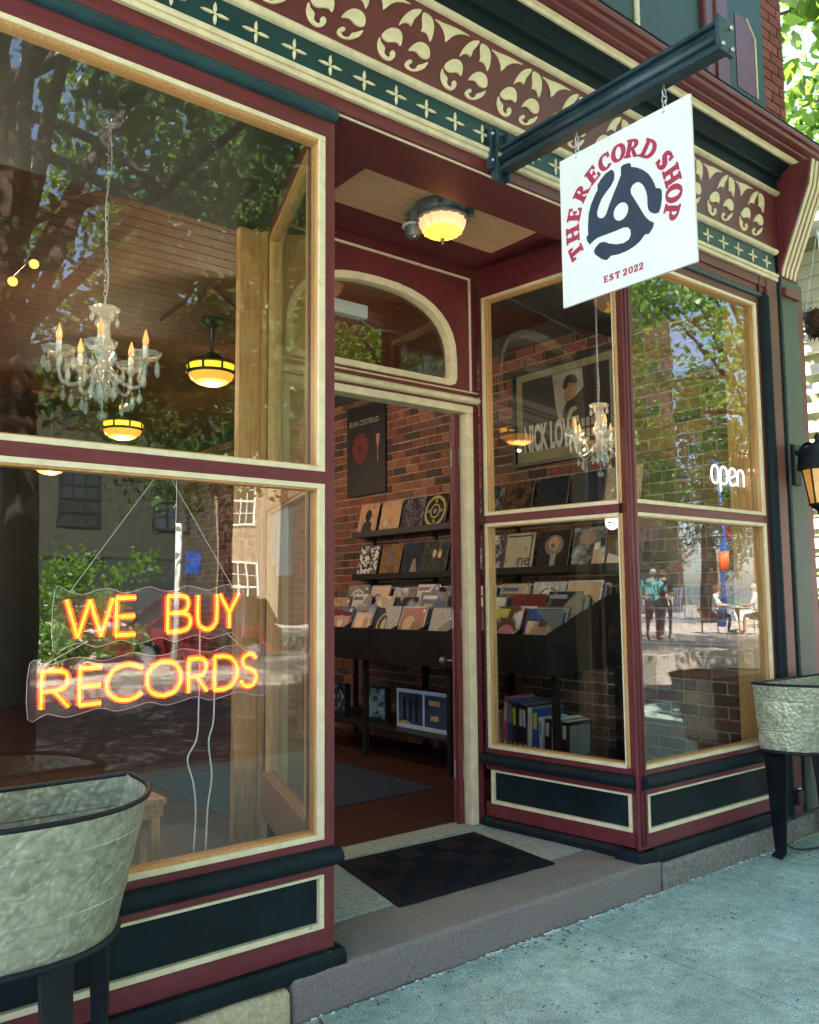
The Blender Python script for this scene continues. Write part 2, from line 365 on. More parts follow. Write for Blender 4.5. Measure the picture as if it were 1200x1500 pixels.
tag(out(G().box(-300, -400, -0.5, 300, 400, -0.17), 'ground', M['lawn']), kind='structure')
tag(out(G().box(-120, -9.0, -0.3, 120, -1.90, -0.15), 'road', M['asphalt']), kind='structure')
sw = tag(out(G().box(-14, -1.74, -0.14, 14, 2.75, -0.012), 'sidewalk', M['joint']), kind='structure')
xs = [-14 + 0.0, -7.45, -5.95, -4.45, -2.95, -1.45, 0.05, 1.55, 3.13, 4.95, 6.6, 8.2, 14]
ys = [-1.74, -0.3, 1.18, 2.749]
for i in range(len(xs) - 1):
    for j in range(len(ys) - 1):
        e = 0.0045
        out(G().box(xs[i] + e, ys[j] + e, -0.012, xs[i + 1] - e, ys[j + 1] - e, 0.0), 'paving_slab', M['concrete'], sw, bevel=0.003, loc=(0, 0, 0))
tag(out(G().box(-60, -1.895, -0.14, 60, -1.745, 0.004), 'kerb', M['greystone'], bevel=0.012), kind='structure')
tag(out(G().box(-60, -40, -0.16, 13.2, -9.0, 0.0), 'opposite_pavement', M['plaza']), kind='structure')
tag(out(G().box(13.4, -46, -0.16, 75, -3.9, 0.38), 'plaza', M['plaza'], bevel=0.01), kind='structure')

# ------------------------------------------------------------------ the shop building
B = thing('shop_building', 'Victorian shopfront painted maroon, dark teal and cream with a recessed entrance', 'shop building', (2.8, F, 0))
def P(g, n, m, par=None, **k): return out(g, n, m, par or B, **k)

class Frame:
    """a wall segment p0->p1 seen from its left-hand outside; s along, d outward, z up"""
    def __init__(s, p0, p1, side=1):
        s.p0 = Vector((p0[0], p0[1])); v = Vector((p1[0], p1[1])) - s.p0; s.L = v.length; s.t = v / s.L
        s.n = Vector((s.t.y, -s.t.x)) * side
    def g(s): return G()
    def box(s, g, s0, s1, d0, d1, z0, z1):
        st = len(g.v); g.box(s0, d0, z0, s1, d1, z1)
        for i in range(st, len(g.v)):
            a, d, z = g.v[i]; q = s.p0 + s.t * a + s.n * d; g.v[i] = (q.x, q.y, z)
        return g
    def prof(s, g, poly, s0, s1):
        """profile of (d,z) points swept along s"""
        st = len(g.v); g.prism(poly, 'x', s0, s1)
        for i in range(st, len(g.v)):
            a, d, z = g.v[i]; q = s.p0 + s.t * a + s.n * d; g.v[i] = (q.x, q.y, z)
        return g
def halfround(z0, z1, depth, n=8, d0=-0.01):
    c = (z0 + z1) / 2; h = (z1 - z0) / 2
    return [(d0, z0)] + [(depth * math.cos(a), c + h * math.sin(a)) for a in [(-PI / 2 + PI * k / n) for k in range(n + 1)]] + [(d0, z1)]

def beadring(fr, s0, s1, z0, z1, w, d0, d1, wt=None):
    """four mitre-free strips round an opening"""
    g = G(); wt = wt or w
    fr.box(g, s0, s1, d0, d1, z0, z0 + w); fr.box(g, s0, s1, d0, d1, z1 - wt, z1)
    fr.box(g, s0, s0 + w, d0, d1, z0 + w, z1 - wt); fr.box(g, s1 - w, s1, d0, d1, z0 + w, z1 - wt)
    return g

def bay(p0, p1, side, a, b, label=None, wl=0.03, wr=0.03, rev='pine', top=3.45, roll_top=True, toe0=0.0, toe1=0.0):
    """one glazed bay: glazing from s=a to s=b"""
    fr = Frame(p0, p1, side); L_ = fr.L; bump = 0.0
    P(fr.prof(G(), [(-0.05, 0.128), (0.030, 0.128), (0.042, 0.142), (0.040, 0.178), (0.026, 0.199), (-0.05, 0.199)], -toe0, L_ + toe1), 'toe_board', M['navy'], bevel=0.003)
    P(fr.box(G(), 0, L_, -0.05, 0.0, 0.200, 0.282), 'bottom_rail', M['maroon_h'], bevel=0.0015)
    pn = P(fr.box(G(), a - 0.01, b + 0.02, -0.05, -0.016, 0.282, 0.466), 'bulkhead_panel', M['navy'])
    P(beadring(fr, a - 0.012, b + 0.030, 0.276, 0.470, 0.021, -0.03, 0.004, 0.011), 'panel_bead', M['cream'], pn, bevel=0.002)
    P(fr.box(G(), 0, L_, -0.05, 0.0, 0.472, 0.594), 'sill_rail', M['maroon_h'], bevel=0.0015)
    P(fr.prof(G(), halfround(0.497, 0.568, 0.052), -toe0 * 0.4, L_ + toe1 * 0.4), 'roll_moulding', M['navy'], auto=40)
    if a > 0.012:
        P(fr.box(G(), 0, a - 0.034, -0.06, 0.0, 0.596, 3.36), 'stile', M['maroon'], bevel=0.002)
    if L_ - b > 0.012:
        P(fr.box(G(), b + 0.032, L_, -0.06, 0.0, 0.596, 3.36), 'stile', M['maroon'], bevel=0.002)
    P(fr.box(G(), 0, L_, -0.06, 0.0, 3.362, top), 'header_rail', M['maroon_h'], bevel=0.0015)
    w = thing('shop_window', None, None); w.parent = B
    if label: w['label'] = label
    for z0, z1 in ((0.596, 1.938), (1.986, 3.360)):
        g = G()
        fr.box(g, a - 0.030, b + wr, -0.008, 0.005, z0, z0 + 0.020); fr.box(g, a - 0.030, b + wr, -0.008, 0.005, z1 - 0.020, z1)
        fr.box(g, a - 0.030, a - 0.030 + wl, -0.0085, 0.0045, z0 + 0.020, z1 - 0.020); fr.box(g, b, b + wr, -0.0085, 0.0045, z0 + 0.020, z1 - 0.020)
        out(g, 'cream_bead', M['cream'], w, bevel=0.002)
        out(beadring(fr, a - 0.028, b + 0.026, z0 + 0.004, z1 - 0.004, 0.022, -0.062, -0.0095), 'glazing_rebate', M['pine' if rev == 'pine' else 'cream'], w)
        out(fr.box(G(), a - 0.012, b + 0.012, -0.036, -0.030, z0 + 0.008, z1 - 0.008), 'pane', M['glass'], w)
    out(fr.box(G(), a - 0.030, b + wr, -0.06, 0.002, 1.9385, 1.9855), 'transom_bar', M['maroon_h'], w, bevel=0.002)
    return fr

LB = bay((-1.70, F), (1.853, F), 1, 0.06, 3.476, 'wide left shop window with the red neon sign hung behind it', rev='pine', toe1=0.03)
RB = bay((3.735, F), (5.125, F), 1, 0.06, 1.325, 'right front shop window reflecting trees, with the white open sign', wl=0.006, wr=0.03, toe0=0.0, toe1=0.0)
RS = bay((3.615, 3.83), (3.735, 2.815), 1, 0.055, 0.95, 'splayed entrance window on the right with the round logo light', wl=0.02, wr=0.008, top=3.55, toe0=0.0, toe1=0.0)
LS = bay((1.838, 2.86), (2.185, 3.83), 1, 0.06, 0.955, 'splayed entrance window on the left, seen through the front pane', wl=0.02, wr=0.02, top=3.55)
# corner posts with their flutes
g = G().prism([(3.697, 2.798), (3.712, 2.794), (3.778, 2.794), (3.80, 2.90), (3.762, 2.90)], 'z', 0.20, 3.455)
P(g, 'corner_post', M['maroon'], bevel=0.003)
for x in (3.722, 3.752):
    P(G().tube([(x, 2.793, 0.22), (x, 2.793, 3.44)], 0.006, 6), 'post_flute', M['maroon'], smooth=True)
P(G().box(1.812, 2.802, 0.20, 1.855, 2.90, 3.455), 'corner_post', M['maroon'], bevel=0.004)
P(G().prism([(3.66, 2.765), (3.80, 2.752), (3.80, 2.91), (3.64, 2.91)], 'z', 0.127, 0.199), 'toe_board', M['navy'], bevel=0.006)
# pine carpentry seen inside the windows
P(G().prism([(1.790, 2.89), (1.835, 2.89), (2.155, 3.80), (2.105, 3.80)], 'z', 0.60, 0.655), 'pine_sill', M['pine_h'], bevel=0.002)
P(G().prism([(1.770, 2.90), (1.789, 2.90), (2.104, 3.80), (2.085, 3.80)], 'z', 0.46, 0.657), 'pine_apron', M['pine_h'], bevel=0.002)
P(G().prism([(1.795, 2.93), (1.815, 2.93), (2.120, 3.80), (2.098, 3.80)], 'z', 1.925, 1.995), 'pine_mullion', M['pine_h'], bevel=0.002)
P(G().box(1.988, 3.885, 0.16, 2.108, 3.93, 3.42), 'pine_post', M['pine'], bevel=0.003)
P(G().box(2.112, 3.855, 0.16, 2.180, 3.93, 3.42), 'pine_post', M['pine'], bevel=0.003)
P(G().box(-1.70, 2.868, 0.575, 1.80, 2.905, 0.612), 'pine_sill', M['pine_h'], bevel=0.002)
P(G().prism([(5.045, 2.865), (5.085, 2.865), (5.085, 3.01), (5.045, 3.01)], 'z', 0.16, 3.42), 'pine_post', M['pine'], bevel=0.003)
P(G().box(3.78, 2.868, 0.575, 5.04, 2.90, 0.612), 'pine_sill', M['pine_h'], bevel=0.002)
P(G().prism([(3.640, 3.79), (3.69, 3.79), (3.69, 3.85), (3.640, 3.85)], 'z', 0.60, 3.38), 'pine_post', M['pine'], bevel=0.003)

# ---- fascia, cross band, frieze, cornice
XL, XR = -2.2, 5.345
P(G().prism(halfround(3.432, 3.490, 0.03, 8, -0.02), 'x', 0, 1).xform(Matrix(((3.553, 0, 0, -1.70), (0, -1, 0, F), (0, 0, 1, 0), (0, 0, 0, 1)))), 'roll_moulding', M['navy_band'], auto=40, recalc=True)
P(G().prism(halfround(3.405, 3.440, 0.02, 8, -0.02), 'x', 0, 1).xform(Matrix(((1.44, 0, 0, 3.70), (0, -1, 0, F), (0, 0, 1, 0), (0, 0, 0, 1)))), 'roll_moulding', M['navy_band'], auto=40, recalc=True)
P(G().box(XL, 2.792, 3.492, XR, 2.90, 3.553), 'fascia_board', M['maroon_h'], bevel=0.002)
P(G().box(1.858, 2.795, 3.472, 3.674, 3.085, 3.4915), 'lintel', M['maroon_h'], bevel=0.002)
P(G().box(1.858, 2.786, 3.470, 3.674, 2.794, 3.476), 'lintel_bead', M['cream'])
P(G().box(3.70, 2.803, 3.453, XR, 2.90, 3.4915), 'fascia_board', M['maroon_h'])
P(G().box(XL, 2.800, 3.435, 1.80, 2.90, 3.4915), 'fascia_board', M['maroon_h'])
cb = P(G().box(XL, 2.788, 3.602, XR, 2.90, 3.736), 'cross_band', M['navy_band'])
for z0, z1, y in ((3.554, 3.5785, 2.772), (3.5790, 3.6015, 2.764)):
    P(G().prism([(2.90, z0), (y + 0.004, z0), (y, z0 + 0.006), (y, z1 - 0.006), (y + 0.004, z1), (2.90, z1)], 'x', XL, XR), 'cream_moulding', M['cream'], bevel=0.001)
def arcprof(z0, z1, yb, yf, n=7):
    c = (z0 + z1) / 2; h = (z1 - z0) / 2
    return [(yb, z0)] + [(yb - 0.03 - (yb - 0.03 - yf) * math.cos(a) if False else (2.785 - (2.785 - yf) * math.cos(a)), c + h * math.sin(a)) for a in [(-PI / 2 + PI * k / n) for k in range(n + 1)]] + [(yb, z1)]
P(G().prism(arcprof(3.737, 3.775, 2.90, 2.758), 'x', XL, XR), 'cream_moulding', M['cream'], auto=40)
fz = P(G().box(XL, 2.780, 3.776, XR + 0.03, 2.90, 4.152), 'frieze', M['maroon_h'])
P(G().prism(arcprof(4.153, 4.188, 2.90, 2.750), 'x', XL, XR + 0.06), 'cream_moulding', M['cream'], auto=40)
XC = 5.95
P(G().prism([(2.90, 4.189), (2.772, 4.189), (2.768, 4.262), (2.740, 4.270), (2.735, 4.290), (2.700, 4.318), (2.676, 4.331), (2.676, 4.340), (2.90, 4.340)], 'x', XL, XC - 0.1), 'cornice_soffit', M['navy'])
P(G().prism([(2.90, 4.341), (2.664, 4.341), (2.656, 4.352), (2.656, 4.380), (2.664, 4.389), (2.90, 4.389)], 'x', XL, XC - 0.06), 'cream_moulding', M['cream'], bevel=0.002)
P(G().prism([(2.90, 4.390), (2.650, 4.390), (2.630, 4.398), (2.625, 4.408), (2.605, 4.412), (2.585, 4.420), (2.575, 4.436), (2.555, 4.440), (2.548, 4.452), (2.548, 4.468), (2.90, 4.52)], 'x', XL, XC), 'crown_moulding', M['maroon_h'])
P(G().prism([(2.90, 4.521), (2.545, 4.4695), (2.543, 4.476), (2.90, 4.532)], 'x', XL, XC + 0.01), 'cornice_flashing', M['navy'])

# incised crosses on the band: four pointed petals each, spacing 0.1705
def petal(g, x, z, ang, ln, wd, y0, y1):
    pts = [(-0.002, 0), (ln * 0.35, wd), (ln * 0.75, wd * 0.72), (ln, 0), (ln * 0.75, -wd * 0.72), (ln * 0.35, -wd)]
    ca, sa = math.cos(ang), math.sin(ang)
    g.prism([(x + a * ca - b * sa, z + a * sa + b * ca) for a, b in pts], 'y', y0, y1)
g = G()
for k in range(4):
    petal(g, 0, 0, k * PI / 2, 0.058 if k % 2 == 0 else 0.045, 0.0068, -0.0068 - 0.0004 * (k % 2), 0.002)
cr0 = out(g, 'cross_ornament', M['cream'], cb, loc=(0, 0, 0), bevel=0.001)
first = True
for i in range(-13, 20):
    x = 1.9913 + 0.1705 * i
    if abs(x - 2.835) < 0.05 or x > 5.28: continue
    if first: cr0.location = Vector((x, 2.788, 3.667)) - wloc(cb); first = False
    else: place(cr0, cb, (x, 2.788, 3.667))

# carved frieze: traced leaf, tear and curl pieces, period 0.3556
ORN = {
 'leaf_ornament': [(2.1734, 3.9911), (2.1889, 4.0255), (2.2147, 4.0625), (2.246, 4.0936), (2.2801, 4.1131), (2.3011, 4.116), (2.2823, 4.0838), (2.2559, 4.0505), (2.2426, 4.0167), (2.2323, 4.0209), (2.2143, 4.0195), (2.1938, 4.0084)],
 'leaf_ornament_': [(2.3089, 4.1042), (2.3196, 4.1133), (2.3463, 4.1119), (2.3649, 4.0981), (2.3726, 4.0707), (2.3666, 4.0286), (2.351, 3.988), (2.3422, 4.0096), (2.3238, 4.0213), (2.2999, 4.0177), (2.3081, 4.0385), (2.3059, 4.0724)],
 'spandrel_ornament': [(2.3812, 4.1097), (2.4221, 4.1098), (2.4664, 4.1157), (2.5113, 4.1193), (2.5567, 4.1185), (2.5941, 4.1185), (2.5565, 4.1103), (2.5164, 4.0923), (2.4823, 4.0667), (2.4455, 4.0267), (2.4432, 4.0523), (2.4326, 4.0789), (2.411, 4.0984)],
 'tear_ornament': [(2.4354, 3.9077), (2.4523, 3.9321), (2.486, 3.959), (2.5198, 3.9683), (2.5394, 3.9583), (2.5447, 3.9335), (2.5355, 3.8963), (2.5243, 3.9031), (2.5018, 3.9009), (2.4737, 3.8885), (2.4515, 3.8855), (2.438, 3.8955)],
 'curl_ornament': [(2.4214, 3.889), (2.4117, 3.8588), (2.4151, 3.8295), (2.4311, 3.8073), (2.4556, 3.7991), (2.4778, 3.8045), (2.4976, 3.8239), (2.5047, 3.8443), (2.4982, 3.8551), (2.487, 3.8552), (2.4773, 3.8413), (2.4794, 3.8315), (2.467, 3.8166), (2.4532, 3.818), (2.4451, 3.828), (2.4498, 3.8474), (2.4429, 3.8579), (2.4266, 3.8691)],
 'tear_ornament_': [(2.581, 3.8939), (2.5988, 3.9234), (2.6284, 3.9508), (2.658, 3.9638), (2.6874, 3.9603), (2.7019, 3.9408), (2.6981, 3.9073), (2.68, 3.8935), (2.6593, 3.8902), (2.6448, 3.8959), (2.6274, 3.9051), (2.6042, 3.902)],
 'curl_ornament_': [(2.5596, 3.823), (2.5685, 3.8398), (2.5859, 3.8531), (2.5974, 3.8508), (2.5942, 3.837), (2.5785, 3.8279), (2.5852, 3.8147), (2.6024, 3.8145), (2.6229, 3.8289), (2.632, 3.8458), (2.6557, 3.8593), (2.6916, 3.8843), (2.6731, 3.85), (2.6432, 3.8252), (2.6138, 3.8084), (2.5849, 3.8035), (2.565, 3.8094)],
}
protos = []
for n, pts in ORN.items():
    cx = sum(p[0] for p in pts) / len(pts); cz = sum(p[1] for p in pts) / len(pts)
    g = G().prism(smooth2([(p[0] - cx, p[1] - cz) for p in pts], 2), 'y', -0.009, 0.003)
    o = out(g, n.rstrip('_'), M['cream'], fz, loc=(0, 0, 0), bevel=0.002)
    protos.append((o, cx, cz))
first = True
for i in range(-9, 10):
    for o, cx, cz in protos:
        x = cx + 0.3556 * i
        if x > XR - 0.06 or x < XL + 0.1: continue
        if o.get('_used') is None:
            o.location = Vector((x, 2.780, cz)) - wloc(fz); o['_used'] = 1
        else: place(o, fz, (x, 2.780, cz))
for o in bpy.data.objects:
    if '_used' in o: del o['_used']

# right-hand end: corbel, capital and pilasters
cor = P(G().prism([(2.86, 3.60), (2.775, 3.60), (2.765, 3.66), (2.56, 4.17), (2.53, 4.33), (2.86, 4.335)], 'x', 5.385, 5.60), 'corbel', M['maroon'], bevel=0.006)
for k in range(4):
    x0 = 5.398 + k * 0.051
    out(G().prism([(2.772, 3.605), (2.757, 3.662), (2.553, 4.166), (2.524, 4.325), (2.545, 4.325), (2.57, 4.17), (2.777, 3.662)], 'x', x0, x0 + 0.030), 'corbel_fillet', M['cream'], cor, bevel=0.004)
P(G().prism([(2.90, 3.60), (2.79, 3.60), (2.785, 4.19), (2.90, 4.19)], 'x', XR + 0.031, 5.384), 'frieze_end_shadow', M['navy'])  # coloured dark for the shadow between frieze and corbel
P(G().box(5.40, 2.752, 3.47, 5.595, 2.86, 3.53), 'capital', M['maroon_h'], bevel=0.006)
P(G().box(5.127, 2.79, 0.128, 5.142, 2.92, 3.60), 'pilaster', M['black'])
P(G().prism([(5.142, 2.92), (5.142, 2.79)] + [(5.142 + 0.036 - 0.036 * math.cos(a), 2.79 - 0.036 * math.sin(a)) for a in [PI * k / 8 for k in range(9)]] + [(5.214, 2.92)], 'z', 0.128, 3.42), 'pilaster_roll', M['navy'], auto=35)
P(G().box(5.216, 2.785, 0.128, 5.345, 2.92, 3.60), 'pilaster', M['maroon'], bevel=0.006)
P(G().box(5.347, 2.797, 0.128, 5.395, 2.92, 3.60), 'pilaster', M['navy'])
P(G().box(5.397, 2.780, 0.128, 5.600, 2.92, 3.60), 'pilaster', M['greygreen'], bevel=0.006)
P(G().box(5.602, 2.790, 0.128, 5.690, 2.92, 3.60), 'pilaster', M['maroon'], bevel=0.004)
P(G().box(5.692, 2.84, 0.0, 5.74, 2.92, 4.3), 'pilaster', M['black'])
P(G().box(5.127, 2.76, 0.0, 5.74, 2.83, 0.126), 'pilaster_plinth', M['greystone'])

# ---- entrance: door wall with the arched fanlight
YD = 3.85
def arch(cx, hw, z0, zs, zt, n=18, rc=0.05):
    pts = [(cx - hw, z0 + rc)]
    for k in range(n + 1):
        a = PI - PI * k / n
        ca = math.copysign(abs(math.cos(a)) ** 0.82, math.cos(a)); sa = abs(math.sin(a)) ** 0.82
        pts.append((cx + hw * ca, zs + (zt - zs) * sa))
    pts += [(cx + hw, z0 + rc), (cx + hw - rc * .3, z0 + rc * .3), (cx + hw - rc, z0), (cx - hw + rc, z0), (cx - hw + rc * .3, z0 + rc * .3)]
    return pts
AR = arch(2.835, 0.585, 2.79, 2.93, 3.315)
mid = len(AR) // 2
ar_l = [p for p in AR if p[0] <= 2.835 + 1e-6]; ar_r = [p for p in AR if p[0] >= 2.835 - 1e-6]
def halfwall(right):
    top = 3.60; bot = 2.672; cx = 2.835
    pts = sorted([p for p in AR if (p[0] > cx + 1e-4 if right else p[0] < cx - 1e-4)], key=lambda p: math.atan2(p[1] - 3.0, (p[0] - cx) if right else (cx - p[0])))
    xe = 3.615 if right else 2.192
    poly = [(xe, bot), (xe, top), (cx, top), (cx, 3.315)] + pts[::-1] + [(cx, 2.79), (cx, bot)]
    return G().prism(poly, 'y', YD, YD + 0.07)
P(halfwall(True), 'door_wall', M['maroon']); P(halfwall(False), 'door_wall', M['maroon'])
fl = thing('fanlight', None, None); fl.parent = B
fl['label'] = 'arched fanlight above the shop door'
ring_o = arch(2.835, 0.600, 2.775, 2.93, 3.332); ring_i = arch(2.835, 0.560, 2.812, 2.93, 3.292)
g = G(); n = len(ring_o)
vs = [(p[0], YD - 0.016, p[1]) for p in ring_o] + [(p[0], YD - 0.010, p[1]) for p in ring_i] + [(p[0], YD + 0.05, p[1]) for p in ring_i] + [(p[0], YD + 0.002, p[1]) for p in ring_o]
fs = []
for i in range(n):
    j = (i + 1) % n
    fs += [(i, j, n + j, n + i), (n + i, n + j, 2 * n + j, 2 * n + i), (3 * n + i, 3 * n + j, j, i)]
g._add(vs, fs); out(g, 'arch_bead', M['cream'], fl, auto=40, recalc=True)
out(G().prism(ring_i, 'y', YD + 0.030, YD + 0.036), 'pane', M['glass'], fl)
for z0, z1, d, m in ((2.752, 2.762, 0.012, 'cream'), (2.684, 2.728, 0.03, 'cream')):
    P(G().prism(halfround(z0, z1, d, 6, -0.004), 'x', 0, 1).xform(Matrix(((1.42, 0, 0, 2.195), (0, -1, 0, YD), (0, 0, 1, 0), (0, 0, 0, 1)))), 'door_head_bead', M[m], auto=50, recalc=True)
P(G().box(2.215, YD - 0.012, 2.622, 3.568, YD + 0.09, 2.668), 'door_head', M['cream'], bevel=0.006)
P(G().box(3.512, YD - 0.010, 0.152, 3.568, YD + 0.09, 2.6215), 'door_jamb', M['cream'], bevel=0.006)
P(G().box(2.215, YD - 0.010, 0.152, 2.262, YD + 0.09, 2.6215), 'door_jamb', M['cream'], bevel=0.006)
P(G().box(3.570, YD - 0.004, 0.152, 3.615, YD + 0.08, 2.671), 'door_wall', M['maroon'])
P(G().box(2.193, YD - 0.004, 0.152, 2.2135, YD + 0.06, 2.671), 'door_wall', M['maroon'])
P(G().box(3.470, YD + 0.055, 0.152, 3.511, YD + 0.088, 2.6215), 'door_stop', M['maroon'], bevel=0.002)
g = G().box(3.548, YD - 0.010, 2.765, 3.561, YD + 0.004, 3.486); g.box(2.20, YD - 0.010, 3.474, 3.548, YD + 0.004, 3.487)
P(g, 'panel_bead', M['cream'])
P(G().box(2.215, YD - 0.06, 0.134, 3.568, YD + 0.12, 0.156), 'door_threshold', M['slab'], bevel=0.003)
# open door, swung inwards until it stands edge-on
dr = thing('shop_door', None, None, (3.470, YD + 0.10, 0.0)); dr.parent = B; dr.location = Vector((3.470, YD + 0.10, 0.0)) - wloc(B)
dr['label'] = 'maroon glazed door standing open with its hinge edge towards the street'
W_, T_ = 0.86, 0.045
def dbox(g, a0, a1, z0, z1, t0=0.0, t1=T_): return g.box(t0, a0, z0, t1, a1, z1)
g = G(); dbox(g, 0, 0.11, 0.165, 2.61); dbox(g, W_ - 0.11, W_, 0.165, 2.61); dbox(g, 0.11, W_ - 0.11, 0.165, 0.55); dbox(g, 0.11, W_ - 0.11, 2.49, 2.61); dbox(g, 0.11, W_ - 0.11, 1.00, 1.10)
g2 = G(); dbox(g2, 0.11, W_ - 0.11, 1.10, 2.49, 0.019, 0.025)
g3 = G(); dbox(g3, 0.11, W_ - 0.11, 0.55, 1.00, 0.012, 0.033)
dparts = []
for gg, nm, mm in ((g, 'door_frame', 'maroon'), (g2, 'pane', 'glass'), (g3, 'door_panel', 'maroon')):
    me_o = out(gg, nm, M[mm], None, loc=(0, 0, 0), bevel=0.002 if nm != 'pane' else 0); me_o.parent = dr; dparts.append(me_o)
M['hinge'] = mat('old_steel_hinge', (0.30, 0.29, 0.27), 0.45, metal=0.7, var=0.25, scale=30, bump=0.2)
for z in (2.35, 1.36, 0.47):
    gh = G().box(0.002, -0.004, z - 0.055, 0.043, -0.0005, z + 0.055); gh.tube([(0.052, -0.006, z - 0.06), (0.052, -0.006, z + 0.06)], 0.008, 8)
    h = out(gh, 'hinge', M['hinge'], None, loc=(0, 0, 0)); h.parent = dr
gk = G().tube([(-0.06, W_ - 0.06, 1.05), (0.10, W_ - 0.06, 1.05)], 0.008, 8).ball((-0.065, W_ - 0.06, 1.05), 0.028).ball((0.108, W_ - 0.06, 1.05), 0.028)
k_ = out(gk, 'door_knob', M['hinge'], None, loc=(0, 0, 0), smooth=True); k_.parent = dr
dr.rotation_euler = (0, 0, -math.radians(41.0))

# entrance ceiling
P(G().box(1.858, 2.905, 3.492, 2.232, YD, 3.60), 'soffit_border', M['maroon_h'])
P(G().box(2.2325, 2.905, 3.492, 3.50, 3.087, 3.60), 'soffit_border', M['maroon_h'])
P(G().box(3.502, 2.905, 3.560, 3.76, YD, 3.60), 'soffit_border', M['maroon_h'])
P(G().prism([(3.575, 3.10), (3.575, YD), (3.502, YD), (3.502, 3.089)], 'z', 3.545, 3.5595), 'soffit_border', M['maroon_h'])
P(G().box(2.234, 3.592, 3.545, 3.50, YD, 3.60), 'soffit_border', M['maroon_h'])
sf = P(G().box(2.2325, 3.0885, 3.566, 3.5015, 3.591, 3.60), 'soffit', M['black'])
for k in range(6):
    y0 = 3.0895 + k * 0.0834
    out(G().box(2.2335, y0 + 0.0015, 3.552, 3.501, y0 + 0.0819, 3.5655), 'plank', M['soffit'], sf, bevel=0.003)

# ---- shell of the building
P(G().box(-3.3, 2.905, 3.79, 5.74, 6.4, 7.7), 'upper_storey', M['sheet_dark'])  # height and depth set so sun reaches street trees and the neighbour's wall
P(G().box(-3.3, 6.401, 3.79, 5.74, 12.2, 3.98), 'flat_roof', M['sheet_dark'])  # unseen low rear roof, shaped to let sun pass to the neighbour's wall
P(G().box(-3.3, 2.85, 4.50, 3.98, 2.904, 7.7), 'upper_front', M['green'])
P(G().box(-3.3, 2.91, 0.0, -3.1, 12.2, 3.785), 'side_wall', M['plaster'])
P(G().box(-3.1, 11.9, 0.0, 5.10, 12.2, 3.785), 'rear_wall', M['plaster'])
P(G().box(-3.3, 2.805, 0.13, -1.70, 2.905, 4.4), 'front_wall', M['maroon'])
P(G().box(5.352, 2.93, 0.0, 5.74, 12.2, 3.785), 'party_wall', M['sheet_dark'])
P(G().box(-3.1, 2.86, -0.1, 5.34, 11.9, 0.110), 'floor_base', M['black'])
fb = P(G().box(-3.1, 3.97, 0.111, 5.09, 11.9, 0.128), 'shop_floor', M['floor'])
x = 0.5
while x < 5.0:
    out(G().box(x + .0012, 3.975, 0.128, x + 0.1188, 7.8, 0.146), 'floor_board', M['floor'], fb, bevel=0.0015); x += 0.12
P(G().box(-1.70, 2.91, 0.40, 1.78, 3.95, 0.44), 'display_floor', M['black'])
# upper storey front: posts and panels above the cornice
P(G().box(3.982, 2.838, 4.50, 4.02, 2.9045, 7.69), 'upper_trim', M['cream'])
P(G().box(4.02, 2.850, 4.50, 4.68, 2.9045, 7.69), 'upper_front', M['green'])
P(G().box(4.682, 2.815, 4.50, 4.95, 2.9045, 7.69), 'upper_post', M['maroon'], bevel=0.012)
P(G().tube([(4.79, 2.812, 4.52), (4.79, 2.812, 7.69)], 0.010, 6), 'upper_post_bead', M['maroon'], smooth=True)
up = P(G().box(4.952, 2.850, 4.46, 5.448, 2.9045, 7.69), 'upper_panel', M['green'], bevel=0.002)
def panelpoly(x0, x1, z0, z1, c): return [(x0, z0 + c), (x0 + c, z0), (x1 - c, z0), (x1, z0 + c), (x1, z1 - c), (x1 - c, z1), (x0 + c, z1), (x0, z1 - c)]
out(G().prism([(5.09, 4.86), (5.325, 4.86), (5.325, 5.285), (5.228, 5.392), (5.09, 5.392)], 'y', 2.846, 2.852), 'panel_field', M['maroon'], up)
g = G()
for (a, b) in (((5.337, 4.86), (5.337, 5.29)), ((5.337, 5.292), (5.235, 5.40))):
    g.tube([(a[0], 2.846, a[1]), (b[0], 2.846, b[1])], 0.0075, 6)
out(g, 'panel_bead', M['cream'], up)
# brick pier at the corner of the upper storey
bp_ = P(G().box(5.452, 2.872, 4.40, 5.735, 2.9045, 7.69), 'brick_pier', M['mortar'])
P(G().box(5.452, 2.905, 4.40, 5.735, 3.2, 7.69), 'brick_pier_core', M['mortar'])
row = 0; z = 4.42
bm1 = None
while z < 6.1:
    offs = [0.0, 0.212] if row % 2 == 0 else [-0.106, 0.106, 0.318]
    for xx in offs:
        a0 = max(5.453, 5.452 + xx + 0.004); a1 = min(5.735, 5.452 + xx + 0.204)
        if a1 - a0 < 0.03: continue
        out(G().box(a0, 2.855, z, a1, 2.8725, z + 0.064), 'brick', M['brick_out'], bp_, loc=(a0, 2.86, z), bevel=0.003)
    z += 0.074; row += 1

